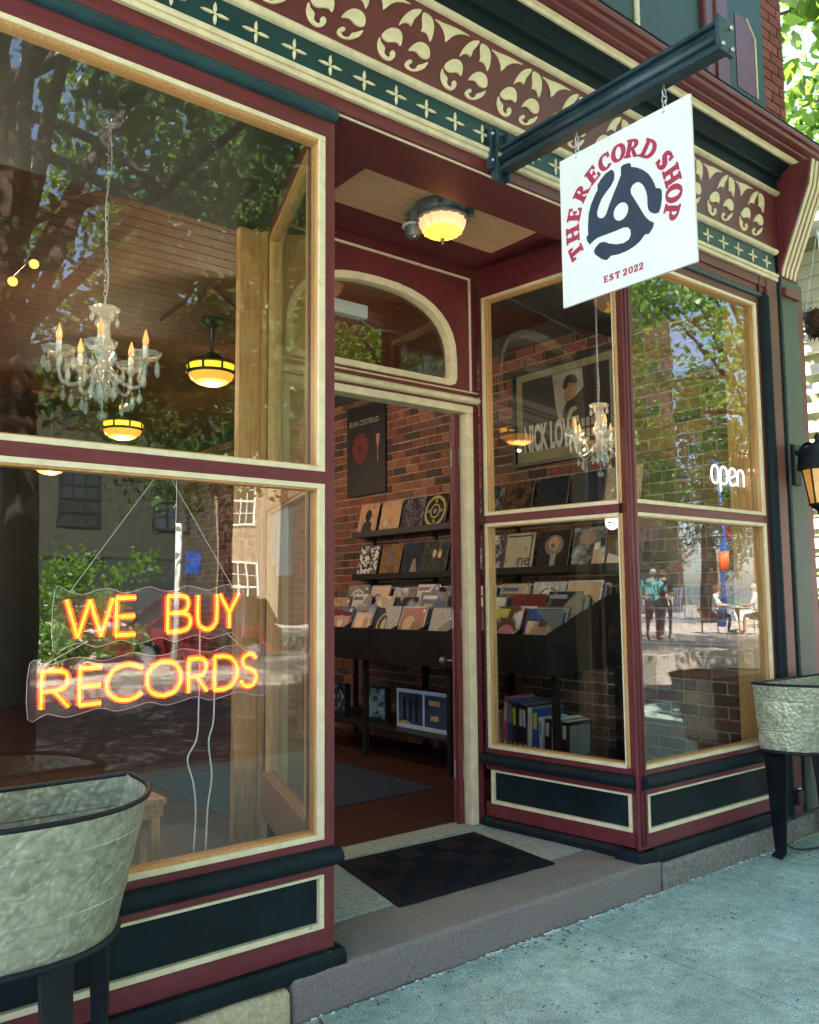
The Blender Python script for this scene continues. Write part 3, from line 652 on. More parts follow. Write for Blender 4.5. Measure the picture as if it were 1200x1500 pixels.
# interior ceiling of boards and the low ceiling over the displays
P(G().prism([(-1.70, 2.91), (1.80, 2.91), (2.125, 3.82), (2.18, 3.84), (2.18, 3.96), (-1.70, 3.96)], 'z', 3.425, 3.78), 'display_ceiling', M['sheet_dark'])
P(G().prism([(3.80, 2.91), (5.10, 2.91), (5.10, 3.96), (3.69, 3.96), (3.69, 3.83)], 'z', 3.425, 3.47), 'display_ceiling', M['sheet_dark'])
P(G().box(2.182, 3.925, 3.40, 3.639, 3.965, 3.785), 'door_wall_back', M['sheet_dark'])
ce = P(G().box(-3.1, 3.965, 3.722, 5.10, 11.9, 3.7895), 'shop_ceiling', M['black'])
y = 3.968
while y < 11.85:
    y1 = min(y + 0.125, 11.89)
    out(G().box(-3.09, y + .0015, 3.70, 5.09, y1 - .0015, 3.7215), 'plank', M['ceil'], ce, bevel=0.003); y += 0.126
# box-beam posts that hold the shop ceiling
# stone steps under the front
# ------------------------------------------------------------------ stones under the front
def stone(name, label, poly_x0, x1, y0, y1, z0, z1, m, bev, rough=0.006, seed=1, nx=24):
    """a block with softly uneven faces"""
    bm = bmesh.new(); bmesh.ops.create_cube(bm, size=1.0)
    for v in bm.verts: v.co = Vector((poly_x0 + (v.co.x + .5) * (x1 - poly_x0), y0 + (v.co.y + .5) * (y1 - y0), z0 + (v.co.z + .5) * (z1 - z0)))
    bmesh.ops.bevel(bm, geom=[e for e in bm.edges], offset=bev, segments=3, profile=0.6, affect='EDGES')
    bmesh.ops.subdivide_edges(bm, edges=[e for e in bm.edges if e.calc_length() > 0.12], cuts=max(2, int((x1 - poly_x0) / 0.07)), use_grid_fill=True)
    r = random.Random(seed)
    from mathutils import noise
    for v in bm.verts:
        n = noise.noise_vector(v.co * 7 + Vector((seed * 3.1, 0, 0))); v.co += n * rough
    org = Vector((poly_x0, y0, z0))
    me = bpy.data.meshes.new(name); bm.transform(Matrix.Translation(-org)); bm.to_mesh(me); bm.free()
    me.materials.append(m); me.polygons.foreach_set('use_smooth', [True] * len(me.polygons)); me.set_sharp_from_angle(angle=math.radians(50))
    o = bpy.data.objects.new(name, me); COL.objects.link(o); o.location = org
    return tag(o, label, 'stone step' if 'step' in name else 'foundation stone')
stone('door_step', 'long worn brownstone step across the shop entrance', 1.650, 3.818, 2.752, 3.12, -0.02, 0.150, M['stepstone'], 0.020, 0.0065, 3)
stone('foundation_stone', 'grey foundation stone under the right shop window', 3.826, 5.12, 2.745, 3.0, -0.02, 0.126, M['greystone'], 0.016, 0.006, 8)
stone('foundation_stone', 'pale tan sandstone block under the left shop window, beside the step', 0.62, 1.640, 2.735, 3.0, -0.02, 0.127, M['tanstone'], 0.035, 0.010, 5)
stone('foundation_stone', 'tan sandstone block at the far left behind the planter', -0.6, 0.605, 2.735, 3.0, -0.02, 0.127, M['tanstone'], 0.035, 0.010, 6)
tag(out(G().prism([(1.93, 3.122), (3.655, 3.122), (3.60, 3.80), (2.16, 3.80)], 'z', 0.02, 0.1495), 'entrance_slab', M['slab'], bevel=0.002), kind='structure')
# crumbs of mortar along the foot of the step
g = G(); r = random.Random(4)
for i in range(150):
    x = r.uniform(1.66, 4.9) if i % 3 else r.uniform(2.5, 3.4)
    y = 2.742 - abs(r.gauss(0, 0.008)); s = r.uniform(0.002, 0.007)
    g.ball((x, y, s * 0.4), s, 5, 3, (r.uniform(.8, 2.4), 1, 0.7))
M['crumb'] = mat('mortar_crumbs', (0.62, 0.60, 0.54), 0.9, var=0.1)
tag(out(g, 'mortar_crumbs', M['crumb']), 'crumbs of old mortar along the foot of the stone step', 'mortar crumbs', kind='stuff')

# ------------------------------------------------------------------ door mat
mt = thing('door_mat', 'black ribbed rubber mat on the step in front of the open door', 'door mat', (2.9, 3.40, 0.1505))
cor4 = [(2.505, 3.760), (3.425, 3.728), (3.345, 3.046), (2.368, 3.070)]
out(G().prism(cor4, 'z', 0.1505, 0.1575), 'mat_base', M['rubber'], mt, bevel=0.002)
g = G(); r = random.Random(2)
def bil(u, v):
    a, b, c, d = [Vector(p) for p in (cor4[3], cor4[2], cor4[1], cor4[0])]
    return (a * (1 - u) + b * u) * (1 - v) + (d * (1 - u) + c * u) * v
NU, NV = 6, 4
for i in range(NU):
    for j in range(NV):
        alt = (i + j) % 2
        for k in range(7):
            t = (k + 0.5) / 7
            u0, v0 = 0.06 + 0.88 * i / NU, 0.08 + 0.84 * j / NV; du, dv = 0.88 / NU, 0.84 / NV
            if alt: p, q = bil(u0 + du * t, v0 + dv * .08), bil(u0 + du * t, v0 + dv * .92)
            else: p, q = bil(u0 + du * .08, v0 + dv * t), bil(u0 + du * .92, v0 + dv * t)
            g.tube([(p.x, p.y, 0.1575), (q.x, q.y, 0.1575)], 0.0058, 5)
for a, b in ((0, 1), (1, 2), (2, 3), (3, 0)):
    p, q = cor4[a], cor4[b]; c = Vector((2.9, 3.4))
    p = Vector(p).lerp(c, .02); q = Vector(q).lerp(c, .02); g.tube([(p.x, p.y, .1575), (q.x, q.y, .1575)], 0.004, 5)
tag(out(g, 'mat_rib', M['rubber'], mt), kind='stuff')

# ------------------------------------------------------------------ galvanised planters
def galv(name, c1, c2):
    m = mat(name, c1, 0.42, metal=0.0, scale=24, rgb2=c2, bump=0.0)
    nt = m.node_tree; N = nt.nodes; L = nt.links; b = N['Principled BSDF']; b.inputs['Metallic'].default_value = 0.45; b.inputs['Roughness'].default_value = 0.40
    tc = N.new('ShaderNodeTexCoord'); vo = N.new('ShaderNodeTexVoronoi'); vo.inputs['Scale'].default_value = 58; vo.feature = 'SMOOTH_F1'
    ns = N.new('ShaderNodeTexNoise'); ns.inputs['Scale'].default_value = 12; ns.inputs['Detail'].default_value = 5; L.new(tc.outputs['Object'], ns.inputs['Vector'])
    wv = N.new('ShaderNodeVectorMath'); wv.operation = 'MULTIPLY_ADD'; wv.inputs[1].default_value = (.05, .05, .05); L.new(ns.outputs['Color'], wv.inputs[0]); L.new(tc.outputs['Object'], wv.inputs[2])
    L.new(wv.outputs[0], vo.inputs['Vector'])
    bp = N.new('ShaderNodeBump'); bp.inputs['Strength'].default_value = 0.7; bp.inputs['Distance'].default_value = 0.0065; L.new(vo.outputs['Distance'], bp.inputs['Height']); L.new(bp.outputs['Normal'], b.inputs['Normal'])
    base = b.inputs['Base Color'].links[0].from_socket
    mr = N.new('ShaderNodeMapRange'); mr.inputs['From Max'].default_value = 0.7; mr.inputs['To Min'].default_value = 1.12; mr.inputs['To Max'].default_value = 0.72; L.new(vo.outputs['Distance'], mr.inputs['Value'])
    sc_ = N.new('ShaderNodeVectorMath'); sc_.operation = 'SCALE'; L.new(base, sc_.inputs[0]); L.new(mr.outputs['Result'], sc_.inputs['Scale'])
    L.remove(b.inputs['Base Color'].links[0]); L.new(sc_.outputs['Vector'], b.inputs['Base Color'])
    return m
M['galv'] = galv('galvanised_steel', (0.66, 0.63, 0.46), (0.36, 0.37, 0.25))
def dshape(hw, dp, n=26, p=2.35):
    """flat back at y=0, bulging to y=-dp"""
    pts = [(hw * 0.985, 0.0)]
    for k in range(n + 1):
        a = PI * k / n
        c, s_ = math.cos(a), math.sin(a)
        pts.append((hw * math.copysign(abs(c) ** (2 / p), c), -0.03 - (dp - 0.03) * abs(s_) ** (2 / p)))
    pts.append((-hw * 0.985, 0.0))
    return pts
def planter(label, cx, yb, zr, zb, hw, dp, hwb, dpb, legs):
    t = thing('planter_tub', label, 'planter', (cx, yb, 0.0), 'galvanised planters on black legs by the shopfront')
    top = dshape(hw, dp); bot = dshape(hwb, dpb); n = len(top)
    g = G(); rows = []
    def ring(f, off=0.0, zz=None):
        pts = []
        for a, b in zip(bot, top):
            x = a[0] + (b[0] - a[0]) * f; y = a[1] + (b[1] - a[1]) * f
            l = math.hypot(x, y + 0.1) or 1
            pts.append((cx + x * (1 + off), yb + y * (1 + off) - (0.005 if off < 0 else 0.0), (zb + (zr - zb) * f) if zz is None else zz))
        return pts
    prof = [(0.0, 0), (0.292, 0.001), (0.300, -0.005), (0.306, -0.005), (0.312, 0.006), (0.322, 0.007), (0.330, 0.001), (0.742, 0.001), (0.750, -0.005), (0.756, -0.005), (0.762, 0.006), (0.772, 0.007), (0.780, 0.001), (1.0, 0)]
    vs = []; fs = []
    for f, o_ in prof: vs += ring(f, o_)
    m_ = len(prof)
    inner = [(1.0, -0.008), (0.45, -0.010), (0.05, -0.012)]
    for f, o_ in inner: vs += ring(f, o_)
    R_ = m_ + len(inner)
    for i in range(R_ - 1):
        for k in range(n):
            k2 = (k + 1) % n; fs.append((i * n + k, i * n + k2, (i + 1) * n + k2, (i + 1) * n + k))
    fs.append(tuple(range(n - 1, -1, -1))); fs.append(tuple((R_ - 1) * n + k for k in range(n)))
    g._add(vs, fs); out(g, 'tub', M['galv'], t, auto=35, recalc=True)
    rim = ring(1.0, 0.002, zr); out(G().tube(rim, 0.0075, 8, closed=True), 'rim', M['iron'], t, smooth=True)
    bs = ring(0.0, 0.01, zb - 0.004); out(G().tube(bs, 0.010, 8, closed=True, flat=1.0), 'stand_hoop', M['iron'], t, smooth=True)
    for (lx, ly, tx, ty, w0, w1) in legs:
        g = G(); d = Vector((lx - tx, ly - ty, 0)); 
        a = math.atan2(ly - (yb - dpb * .5), lx - cx); tx_, ty_ = -math.sin(a), math.cos(a)
        nx_, ny_ = math.cos(a) * 0.006, math.sin(a) * 0.006
        vs = []
        for (px, py, z, w) in ((tx, ty, zb + 0.01, w0), (tx + (lx - tx) * .15, ty + (ly - ty) * .15, zb - 0.10, w0 * .96), (lx, ly, 0.03, w1), (lx + nx_ * 5, ly + ny_ * 5, 0.004, w1)):
            for sx, sy in ((-1, -1), (1, -1), (1, 1), (-1, 1)):
                vs.append((px + tx_ * w * .5 * sx + nx_ * sy, py + ty_ * w * .5 * sx + ny_ * sy, z))
        fs = [(3, 2, 1, 0), (12, 13, 14, 15)]
        for i in range(3):
            for k in range(4): k2 = (k + 1) % 4; fs.append((i * 4 + k, i * 4 + k2, (i + 1) * 4 + k2, (i + 1) * 4 + k))
        g._add(vs, fs); out(g, 'leg', M['iron'], t, recalc=True, bevel=0.002)
    # stand braces between the legs
    L0, L1 = legs[0], legs[1]
    out(G().tube([(L0[0], L0[1], 0.20), (L1[0], L1[1], 0.20)], 0.006, 6), 'brace', M['iron'], t)
    return t
planter('large galvanised half-round planter on black legs, close to the camera at the left', 0.635, 2.735, 0.948, 0.575, 0.395, 0.485, 0.320, 0.385,
        [(0.735, 2.36, 0.722, 2.395, 0.115, 0.075), (0.32, 2.42, 0.36, 2.46, 0.115, 0.075), (0.95, 2.69, 0.93, 2.68, 0.08, 0.05), (0.38, 2.69, 0.40, 2.68, 0.08, 0.05)])
planter('galvanised half-round planter on black legs below the wall lantern at the right', 5.085, 2.700, 0.985, 0.605, 0.425, 0.47, 0.365, 0.36,
        [(4.785, 2.64, 4.770, 2.635, 0.185, 0.085), (5.40, 2.655, 5.40, 2.665, 0.10, 0.05), (5.06, 2.34, 5.06, 2.36, 0.085, 0.045), (5.30, 2.45, 5.30, 2.42, 0.085, 0.045)])
tag(out(G().tube(bez([(4.90, 2.73, 0.12), (4.93, 2.66, 0.03), (5.05, 2.60, 0.012), (5.3, 2.58, 0.010), (5.6, 2.62, 0.010), (6.2, 2.55, 0.010)]), 0.0055, 6), 'power_cord', M['cable_black'], smooth=True), 'black cord lying on the pavement under the right planter', 'cord')
ob = thing('outlet_box', 'small weatherproof socket box at the foot of the pilasters, under the right planter', 'outlet box', (5.20, 2.76, 0.2))
out(G().box(5.165, 2.715, 0.215, 5.235, 2.76, 0.30), 'box_body', M['black'], ob, bevel=0.006)
out(G().ball((5.2, 2.735, 0.312), 0.02, 8, 5, (1.1, 1, .5)), 'box_lid', M['steel'], ob, smooth=True)
gm = thing('gas_pipe', 'short grey pipe stub beside the socket box under the right planter', 'pipe', (5.48, 2.72, 0.0))
out(G().tube([(5.48, 2.72, 0.02), (5.47, 2.73, 0.30), (5.44, 2.76, 0.62)], 0.026, 10), 'pipe_run', M['greygreen'], gm, smooth=True)
out(G().tube([(5.478, 2.72, 0.27), (5.476, 2.722, 0.32)], 0.033, 10), 'pipe_collar', M['steel'], gm, smooth=True)

# ------------------------------------------------------------------ the hanging sign, its bracket and chains
br = thing('sign_bracket', 'dark blue iron bracket beam jutting out over the hanging white sign', 'sign bracket', (2.77, 2.76, 3.58))
def beam_at(y): return 3.585 - (2.73 - y) * 0.0   # level
Y0, Y1 = 2.74, 1.60
prof = [(-0.034, 3.487), (0.034, 3.487), (0.034, 3.502), (0.012, 3.506), (0.012, 3.585), (0.034, 3.589), (0.034, 3.604), (-0.034, 3.604), (-0.034, 3.589), (-0.012, 3.585), (-0.012, 3.506), (-0.034, 3.502)]
out(G().prism([(2.77 + a, z) for a, z in prof], 'y', Y1, Y0), 'beam', M['beam'], br, bevel=0.003)
out(G().tube([(2.757, 1.604, 3.548), (2.757, 2.738, 3.548)], 0.020, 10), 'beam_pipe', M['beam'], br, smooth=True)
out(G().box(2.722, 1.585, 3.475, 2.818, 1.602, 3.615), 'end_plate', M['beam'], br, bevel=0.003)
g = G(); g.box(2.728, 2.742, 3.455, 2.735, 2.786, 3.705); g.box(2.805, 2.742, 3.455, 2.812, 2.786, 3.705); g.box(2.7355, 2.772, 3.455, 2.8045, 2.787, 3.705); g.box(2.700, 2.760, 3.50, 2.727, 2.787, 3.70); g.box(2.813, 2.760, 3.50, 2.84, 2.787, 3.66)
out(g, 'mounting_plate', M['beam'], br, bevel=0.002)
boltp = None
for p in ((2.714, 2.757, 3.67), (2.714, 2.757, 3.54), (2.827, 2.757, 3.63), (2.827, 2.757, 3.53), (2.80, 1.582, 3.585), (2.80, 1.582, 3.50), (2.74, 1.582, 3.50)):
    if boltp is None:
        boltp = out(G().ball((0, 0, 0), 0.009, 8, 5), 'bolt', M['steel'], None, smooth=True, loc=(0, 0, 0)); boltp.parent = br; boltp.location = Vector(p) - wloc(br)
    else: place(boltp, br, p)
# bird-lime specks are left to the material; eye bolts under the beam
def link(R=0.017, L=0.030, r=0.0028):
    pts = []
    for k in range(16):
        a = 2 * PI * k / 16
        pts.append((R * 0.62 * math.cos(a), 0, (L / 2) * math.sin(a) * 1.25))
    return G().tube(pts, r, 6, closed=True)
for i, (y, zt, zb_, lab) in enumerate(((2.298, 3.487, 3.372, 'short zinc chain holding the inner corner of the white sign, nearest the shop'),
                                       (1.858, 3.487, 3.372, 'short zinc chain holding the outer corner of the white sign, furthest from the shop'))):
    ch = thing('chain', lab, 'chain', (2.77, y, zt), 'chains of the hanging sign')
    out(G().tube([(2.77, y, zt + 0.002), (2.77, y, zt - 0.018)], 0.004, 6), 'eye_bolt', M['steel'], ch)
    l0 = None; z = zt - 0.030
    for k in range(4):
        if l0 is None:
            l0 = out(link(), 'chain_link', M['steel'], None, smooth=True, loc=(0, 0, 0)); l0.parent = ch; l0.location = (0, 0, z - zt)
        else:
            q = place(l0, ch, (2.77, y, z), (0, 0, PI / 2 if k % 2 else 0))
        z -= 0.0265
SX = 2.77
sg = thing('hanging_sign', 'white square sign with red lettering and dark adapter emblem hanging from chains', 'shop sign', (SX, 2.07, 3.39))
out(G().box(SX - 0.006, 1.740, 2.732, SX + 0.006, 2.395, 3.394), 'sign_board', M['white'], sg, bevel=0.0015)
LOGO = [(0.3313, 0.5111), (0.3454, 0.5155), (0.372, 0.5118), (0.3795, 0.504), (0.3817, 0.4903), (0.4064, 0.4784), (0.4361, 0.4562), (0.4614, 0.4293), (0.4787, 0.3993), (0.4888, 0.3741), (0.4936, 0.3575), (0.5116, 0.3495), (0.5195, 0.3392), (0.5196, 0.3069), (0.5139, 0.2768), (0.5039, 0.2547), (0.4874, 0.2549), (0.4675, 0.2664), (0.4552, 0.2824), (0.4516, 0.3034), (0.4519, 0.3393), (0.4473, 0.3641), (0.4353, 0.3919), (0.419, 0.411), (0.4039, 0.417), (0.3843, 0.412), (0.3753, 0.3989), (0.3761, 0.3801), (0.3934, 0.3485), (0.4218, 0.2948), (0.4393, 0.262), (0.4571, 0.2392), (0.4793, 0.2215), (0.4741, 0.2039), (0.4548, 0.1847), (0.4363, 0.1895), (0.4089, 0.1677), (0.3817, 0.1572), (0.3465, 0.1506), (0.3071, 0.1502), (0.2671, 0.1565), (0.2463, 0.1446), (0.2221, 0.1558), (0.1899, 0.1851), (0.18, 0.2021), (0.189, 0.2181), (0.2125, 0.2309), (0.2372, 0.2266), (0.2611, 0.211), (0.2969, 0.1956), (0.3323, 0.1887), (0.3581, 0.195), (0.3684, 0.2113), (0.3673, 0.2316), (0.3562, 0.2462), (0.3349, 0.2531), (0.2871, 0.253), (0.2382, 0.2547), (0.2009, 0.2555), (0.1796, 0.2489), (0.1602, 0.2399), (0.146, 0.2603), (0.1433, 0.2805), (0.1533, 0.284), (0.1525, 0.3209), (0.1587, 0.3747), (0.1729, 0.4114), (0.1953, 0.4448), (0.2094, 0.4602), (0.2093, 0.4812), (0.2267, 0.4986), (0.2522, 0.5143), (0.2812, 0.5197), (0.2931, 0.5114), (0.2984, 0.4938), (0.2955, 0.471), (0.2785, 0.4504), (0.2491, 0.431), (0.2276, 0.4116), (0.2121, 0.3863), (0.2028, 0.362), (0.2063, 0.3451), (0.2184, 0.3338), (0.237, 0.3305), (0.2498, 0.3413), (0.2675, 0.3759), (0.2934, 0.4172), (0.3192, 0.4582), (0.3299, 0.4776)]
# u runs towards the street (-Y) on the face that looks at the camera (-X); v is height
def sign_pt(u, v, lift): return (SX - 0.006 - lift, 2.40 - u, 2.725 + v)
def sheet(g, poly, lift):
    """a thin printed shape on the sign face"""
    n = len(poly)
    ar = sum(poly[i][0] * poly[(i + 1) % n][1] - poly[(i + 1) % n][0] * poly[i][1] for i in range(n))
    if ar < 0: poly = poly[::-1]
    vs = [sign_pt(u, v, lift) for u, v in poly]; g._add(vs, [tuple(range(n))])
# emblem: outline minus its round hole, bridged through a hairline slit
hc = (0.3239, 0.3243); hole = [(hc[0] + 0.0365 * math.cos(a), hc[1] + 0.0365 * math.sin(a)) for a in [2 * PI * k / 28 for k in range(28)]]
lg = [tuple(p) for p in LOGO]
ar = sum(lg[i][0] * lg[(i + 1) % len(lg)][1] - lg[(i + 1) % len(lg)][0] * lg[i][1] for i in range(len(lg)))
if ar < 0: lg = lg[::-1]
bm = bmesh.new()
def ringv(pts): return [bm.verts.new(sign_pt(u, v, 0.0008)) for u, v in pts]
def ringe(vs): return [bm.edges.new((vs[i], vs[(i + 1) % len(vs)])) for i in range(len(vs))]
e1 = ringe(ringv(lg)); e2 = ringe(ringv(hole))
bmesh.ops.triangle_fill(bm, use_beauty=True, use_dissolve=False, edges=e1 + e2)
me = bpy.data.meshes.new('emblem'); bm.transform(Matrix.Translation(-Vector((SX, 2.07, 3.39)))); bm.to_mesh(me); bm.free(); me.materials.append(M['signnavy'])
em = bpy.data.objects.new('emblem', me); COL.objects.link(em); em.parent = sg

# slab-serif capitals drawn from strokes: each letter in a box 1 high
def ellring(cx, cy, rx, ry, tx, ty, a0=0, a1=360, n=26):
    o_ = []; i_ = []
    for k in range(n + 1):
        a = math.radians(a0 + (a1 - a0) * k / n)
        o_.append((cx + rx * math.cos(a), cy + ry * math.sin(a))); i_.append((cx + (rx - tx) * math.cos(a), cy + (ry - ty) * math.sin(a)))
    return [[o_[k], o_[k + 1], i_[k + 1], i_[k]] for k in range(n)]
def R4(x0, y0, x1, y1): return [(x0, y0), (x1, y0), (x1, y1), (x0, y1)]
def stroke(pts, ws):
    P_ = bez([(p[0], p[1], 0) for p in pts], 7); n = len(P_); qs = []
    W_ = [ws[0] + 0 for _ in range(n)]
    m_ = len(ws) - 1
    for i in range(n):
        t = i / (n - 1) * m_; k = min(int(t), m_ - 1); W_[i] = ws[k] + (ws[k + 1] - ws[k]) * (t - k)
    L_, R_ = [], []
    for i in range(n):
        t = P_[min(i + 1, n - 1)] - P_[max(i - 1, 0)]; t.normalize(); nx = Vector((-t.y, t.x, 0)) * W_[i] / 2
        L_.append(P_[i] + nx); R_.append(P_[i] - nx)
    return [[(L_[i].x, L_[i].y), (L_[i + 1].x, L_[i + 1].y), (R_[i + 1].x, R_[i + 1].y), (R_[i].x, R_[i].y)] for i in range(n - 1)]
ST = 0.25
LET = {
 'T': (0.86, [R4(.06, .84, .80, 1), R4(.31, .10, .55, .90), R4(.19, 0, .67, .12), [(.02, .66), (.13, .66), (.17, .84), (.17, 1), (.03, 1)], [(.84, .66), (.73, .66), (.69, .84), (.69, 1), (.83, 1)]]),
 'H': (1.02, [R4(.10, .05, .34, .95), R4(.66, .05, .90, .95), R4(.30, .42, .70, .57), R4(.01, 0, .43, .12), R4(.01, .88, .43, 1), R4(.57, 0, .99, .12), R4(.57, .88, .99, 1)]),
 'E': (0.80, [R4(.10, .05, .34, .95), R4(.01, 0, .70, .13), R4(.01, .87, .68, 1), R4(.30, .43, .54, .56), R4(.50, .34, .58, .65), [(.62, 0), (.76, 0), (.78, .30), (.69, .30)], [(.60, 1), (.74, 1), (.74, .70), (.66, .70)]]),
 'R': (0.96, [R4(.10, .05, .34, .95), R4(.01, 0, .43, .12), R4(.01, .88, .40, 1)] + ellring(.40, .72, .38, .28, .22, .12, -90, 90, 14) + [R4(.30, .88, .42, 1), R4(.30, .44, .42, .56), [(.36, .50), (.58, .50), (.84, .10), (.98, .11), (.98, 0), (.66, 0)]]),
 'C': (0.88, ellring(.48, .50, .46, .52, .25, .13, 52, 318, 24) + [[(.70, .62), (.82, .62), (.82, .98), (.70, .90)]]),
 'O': (0.96, ellring(.48, .50, .48, .52, .25, .13)),
 'D': (0.98, [R4(.10, .05, .34, .95), R4(.01, 0, .42, .13), R4(.01, .87, .42, 1)] + ellring(.40, .50, .56, .50, .25, .13, -90, 90, 18)),
 'S': (0.74, stroke([(.62, .72), (.52, .90), (.34, .92), (.17, .80), (.20, .62), (.38, .51), (.56, .38), (.58, .20), (.42, .075), (.24, .09), (.11, .28)], [.12, .12, .16, .22, .26, .27, .26, .23, .16, .12, .12]) + [[(.57, .68), (.69, .68), (.69, 1), (.60, .92)], [(.04, 0), (.13, .08), (.16, .32), (.04, .32)]]),
 'P': (0.88, [R4(.10, .05, .34, .95), R4(.01, 0, .46, .12), R4(.01, .88, .40, 1)] + ellring(.40, .70, .42, .30, .23, .12, -90, 90, 14) + [R4(.30, .88, .42, 1), R4(.30, .40, .42, .52)]),
 '2': (0.72, stroke([(.08, .72), (.16, .90), (.36, .95), (.56, .82), (.54, .60), (.34, .36), (.08, .10)], [.14, .14, .13, .20, .22, .18, .14]) + [R4(.05, 0, .62, .17), [(.56, 0), (.68, 0), (.70, .30), (.62, .30)], [(.02, .62), (.20, .62), (.20, .78), (.04, .78)]]),
 '0': (0.76, ellring(.38, .50, .37, .52, .20, .11)),
}
def letter(ch, cu, cv, h, ang, name, parent):
    w, polys = LET[ch]; g = G(); ca, sa = math.cos(ang), math.sin(ang)
    for i, p in enumerate(polys):
        mx_, my_ = sum(q[0] for q in p) / len(p), sum(q[1] for q in p) / len(p)
        p = [(q[0] + (.034 if q[0] > mx_ else -.034), q[1] + (.012 if q[1] > my_ else -.012)) for q in p]
        sheet(g, [(cu + ((x - w / 2) * h) * ca - ((y - .5) * h) * sa, cv + ((x - w / 2) * h) * sa + ((y - .5) * h) * ca) for x, y in p], 0.0006 + i * 0.00002)
    return out(g, name, M['signred'], parent)
RC, LH = 0.2520, 0.0725
cxy = (0.3215, 0.3235)
arc = [('T', .0917, .2367), ('H', .0821, .3166), ('E', .0874, .3971), ('R', .1307, .4758), ('E', .1863, .5336), ('C', .2501, .5666), ('O', .3206, .5809), ('R', .3923, .5654), ('D', .470, .5294), ('S', .5362, .4518), ('H', .5656, .3789), ('O', .5717, .3052), ('P', .5604, .2325)]
for c_, u, v in arc:
    a = math.atan2(v - cxy[1], u - cxy[0])
    letter(c_, cxy[0] + RC * math.cos(a), cxy[1] + RC * math.sin(a), LH, a - PI / 2, 'sign_letter', sg)
for c_, u in (('E', .2382), ('S', .2672), ('T', .2972), ('2', .3348), ('0', .3620), ('2', .3873), ('2', .4125)):
    letter(c_, u, 0.0670, 0.0285, 0, 'sign_letter', sg)
g = G()
for y in (2.30, 1.858): g.ball((SX - 0.0065, y, 3.375), 0.006, 8, 4, (.3, 1, 1))
out(g, 'grommet', M['steel'], sg, smooth=True)

# ------------------------------------------------------------------ neon signs
M['neon_y'] = emit_mat('neon_yellow', (1.0, 0.43, 0.0), 0.50)
M['neon_r'] = emit_mat('neon_orange_red', (1.0, 0.045, 0.002), 0.42)
M['neon_w'] = emit_mat('neon_white', (1.0, 0.97, 0.95), 0.28)
M['acrylic'] = glass_mat('clear_acrylic', (0.96, 0.94, 0.95), 1.45, 0.0)
def frost(m, k):
    N = m.node_tree.nodes; L = m.node_tree.links; o_ = next(n for n in N if n.type == 'OUTPUT_MATERIAL'); s_ = o_.inputs['Surface'].links[0].from_socket
    df = N.new('ShaderNodeBsdfDiffuse'); df.inputs['Color'].default_value = (.8, .8, .8, 1); mx = N.new('ShaderNodeMixShader'); mx.inputs['Fac'].default_value = k
    L.new(s_, mx.inputs[1]); L.new(df.outputs['BSDF'], mx.inputs[2]); L.new(mx.outputs['Shader'], o_.inputs['Surface'])
frost(M['acrylic'], 0.045)
def acrylic_edge_glow():
    m = mat('acrylic_edge_glow', (0.6, 0.55, 0.55), 0.25, var=0.02, bump=0, emit=(1, 0.35, 0.3), estr=0.012); return m  # faint emission stands in for neon light caught by the board edge
M['acr_edge'] = acrylic_edge_glow()
NE = {
 'W': (1.25, [[(0, 1), (.30, 0)], [(.30, 0), (.60, .98)], [(.60, .98), (.90, 0)], [(.90, 0), (1.2, 1)]]),
 'E': (0.62, [[(0, 0), (0, 1)], [(0, 1), (.6, 1)], [(0, .5), (.58, .5)], [(0, 0), (.6, 0)]]),
 'B': (0.72, [[(0, 0), (0, 1)], [(0, 1), (.36, 1), (.56, .92), (.60, .76), (.54, .60), (.34, .52), (0, .52)], [(.34, .52), (.60, .44), (.68, .26), (.60, .08), (.36, 0), (0, 0)]]),
 'U': (0.72, [[(0, 1), (0, .36), (.08, .12), (.35, 0), (.62, .12), (.70, .36), (.70, 1)]]),
 'Y': (0.74, [[(0, 1), (.36, .45)], [(.72, 1), (.36, .45)], [(.36, .45), (.36, 0)]]),
 'R': (0.70, [[(0, 0), (0, 1)], [(0, 1), (.38, 1), (.60, .90), (.64, .72), (.56, .54), (.36, .47), (0, .47)], [(.30, .47), (.68, 0)]]),
 'C': (0.80, [[(.80, .86), (.62, .97), (.42, 1), (.18, .90), (.03, .66), (0, .48), (.06, .24), (.24, .05), (.46, 0), (.66, .05), (.80, .16)]]),
 'O': (0.92, [[(.46, 0), (.20, .08), (.04, .28), (0, .5), (.04, .72), (.20, .92), (.46, 1), (.72, .92), (.88, .72), (.92, .5), (.88, .28), (.72, .08), (.46, 0)]]),
 'D': (0.74, [[(0, 0), (0, 1)], [(0, 1), (.30, 1), (.56, .90), (.72, .66), (.72, .36), (.56, .10), (.30, 0), (0, 0)]]),
 'S': (0.60, [[(.56, .86), (.44, .98), (.26, 1), (.08, .90), (.05, .74), (.16, .60), (.36, .52), (.54, .40), (.58, .22), (.46, .05), (.26, 0), (.10, .05), (0, .18)]]),
}
ns = thing('neon_sign', 'red and yellow neon sign reading WE BUY RECORDS hung in the left window', 'neon sign', (1.2, 2.92, 1.93))
NY = 2.915
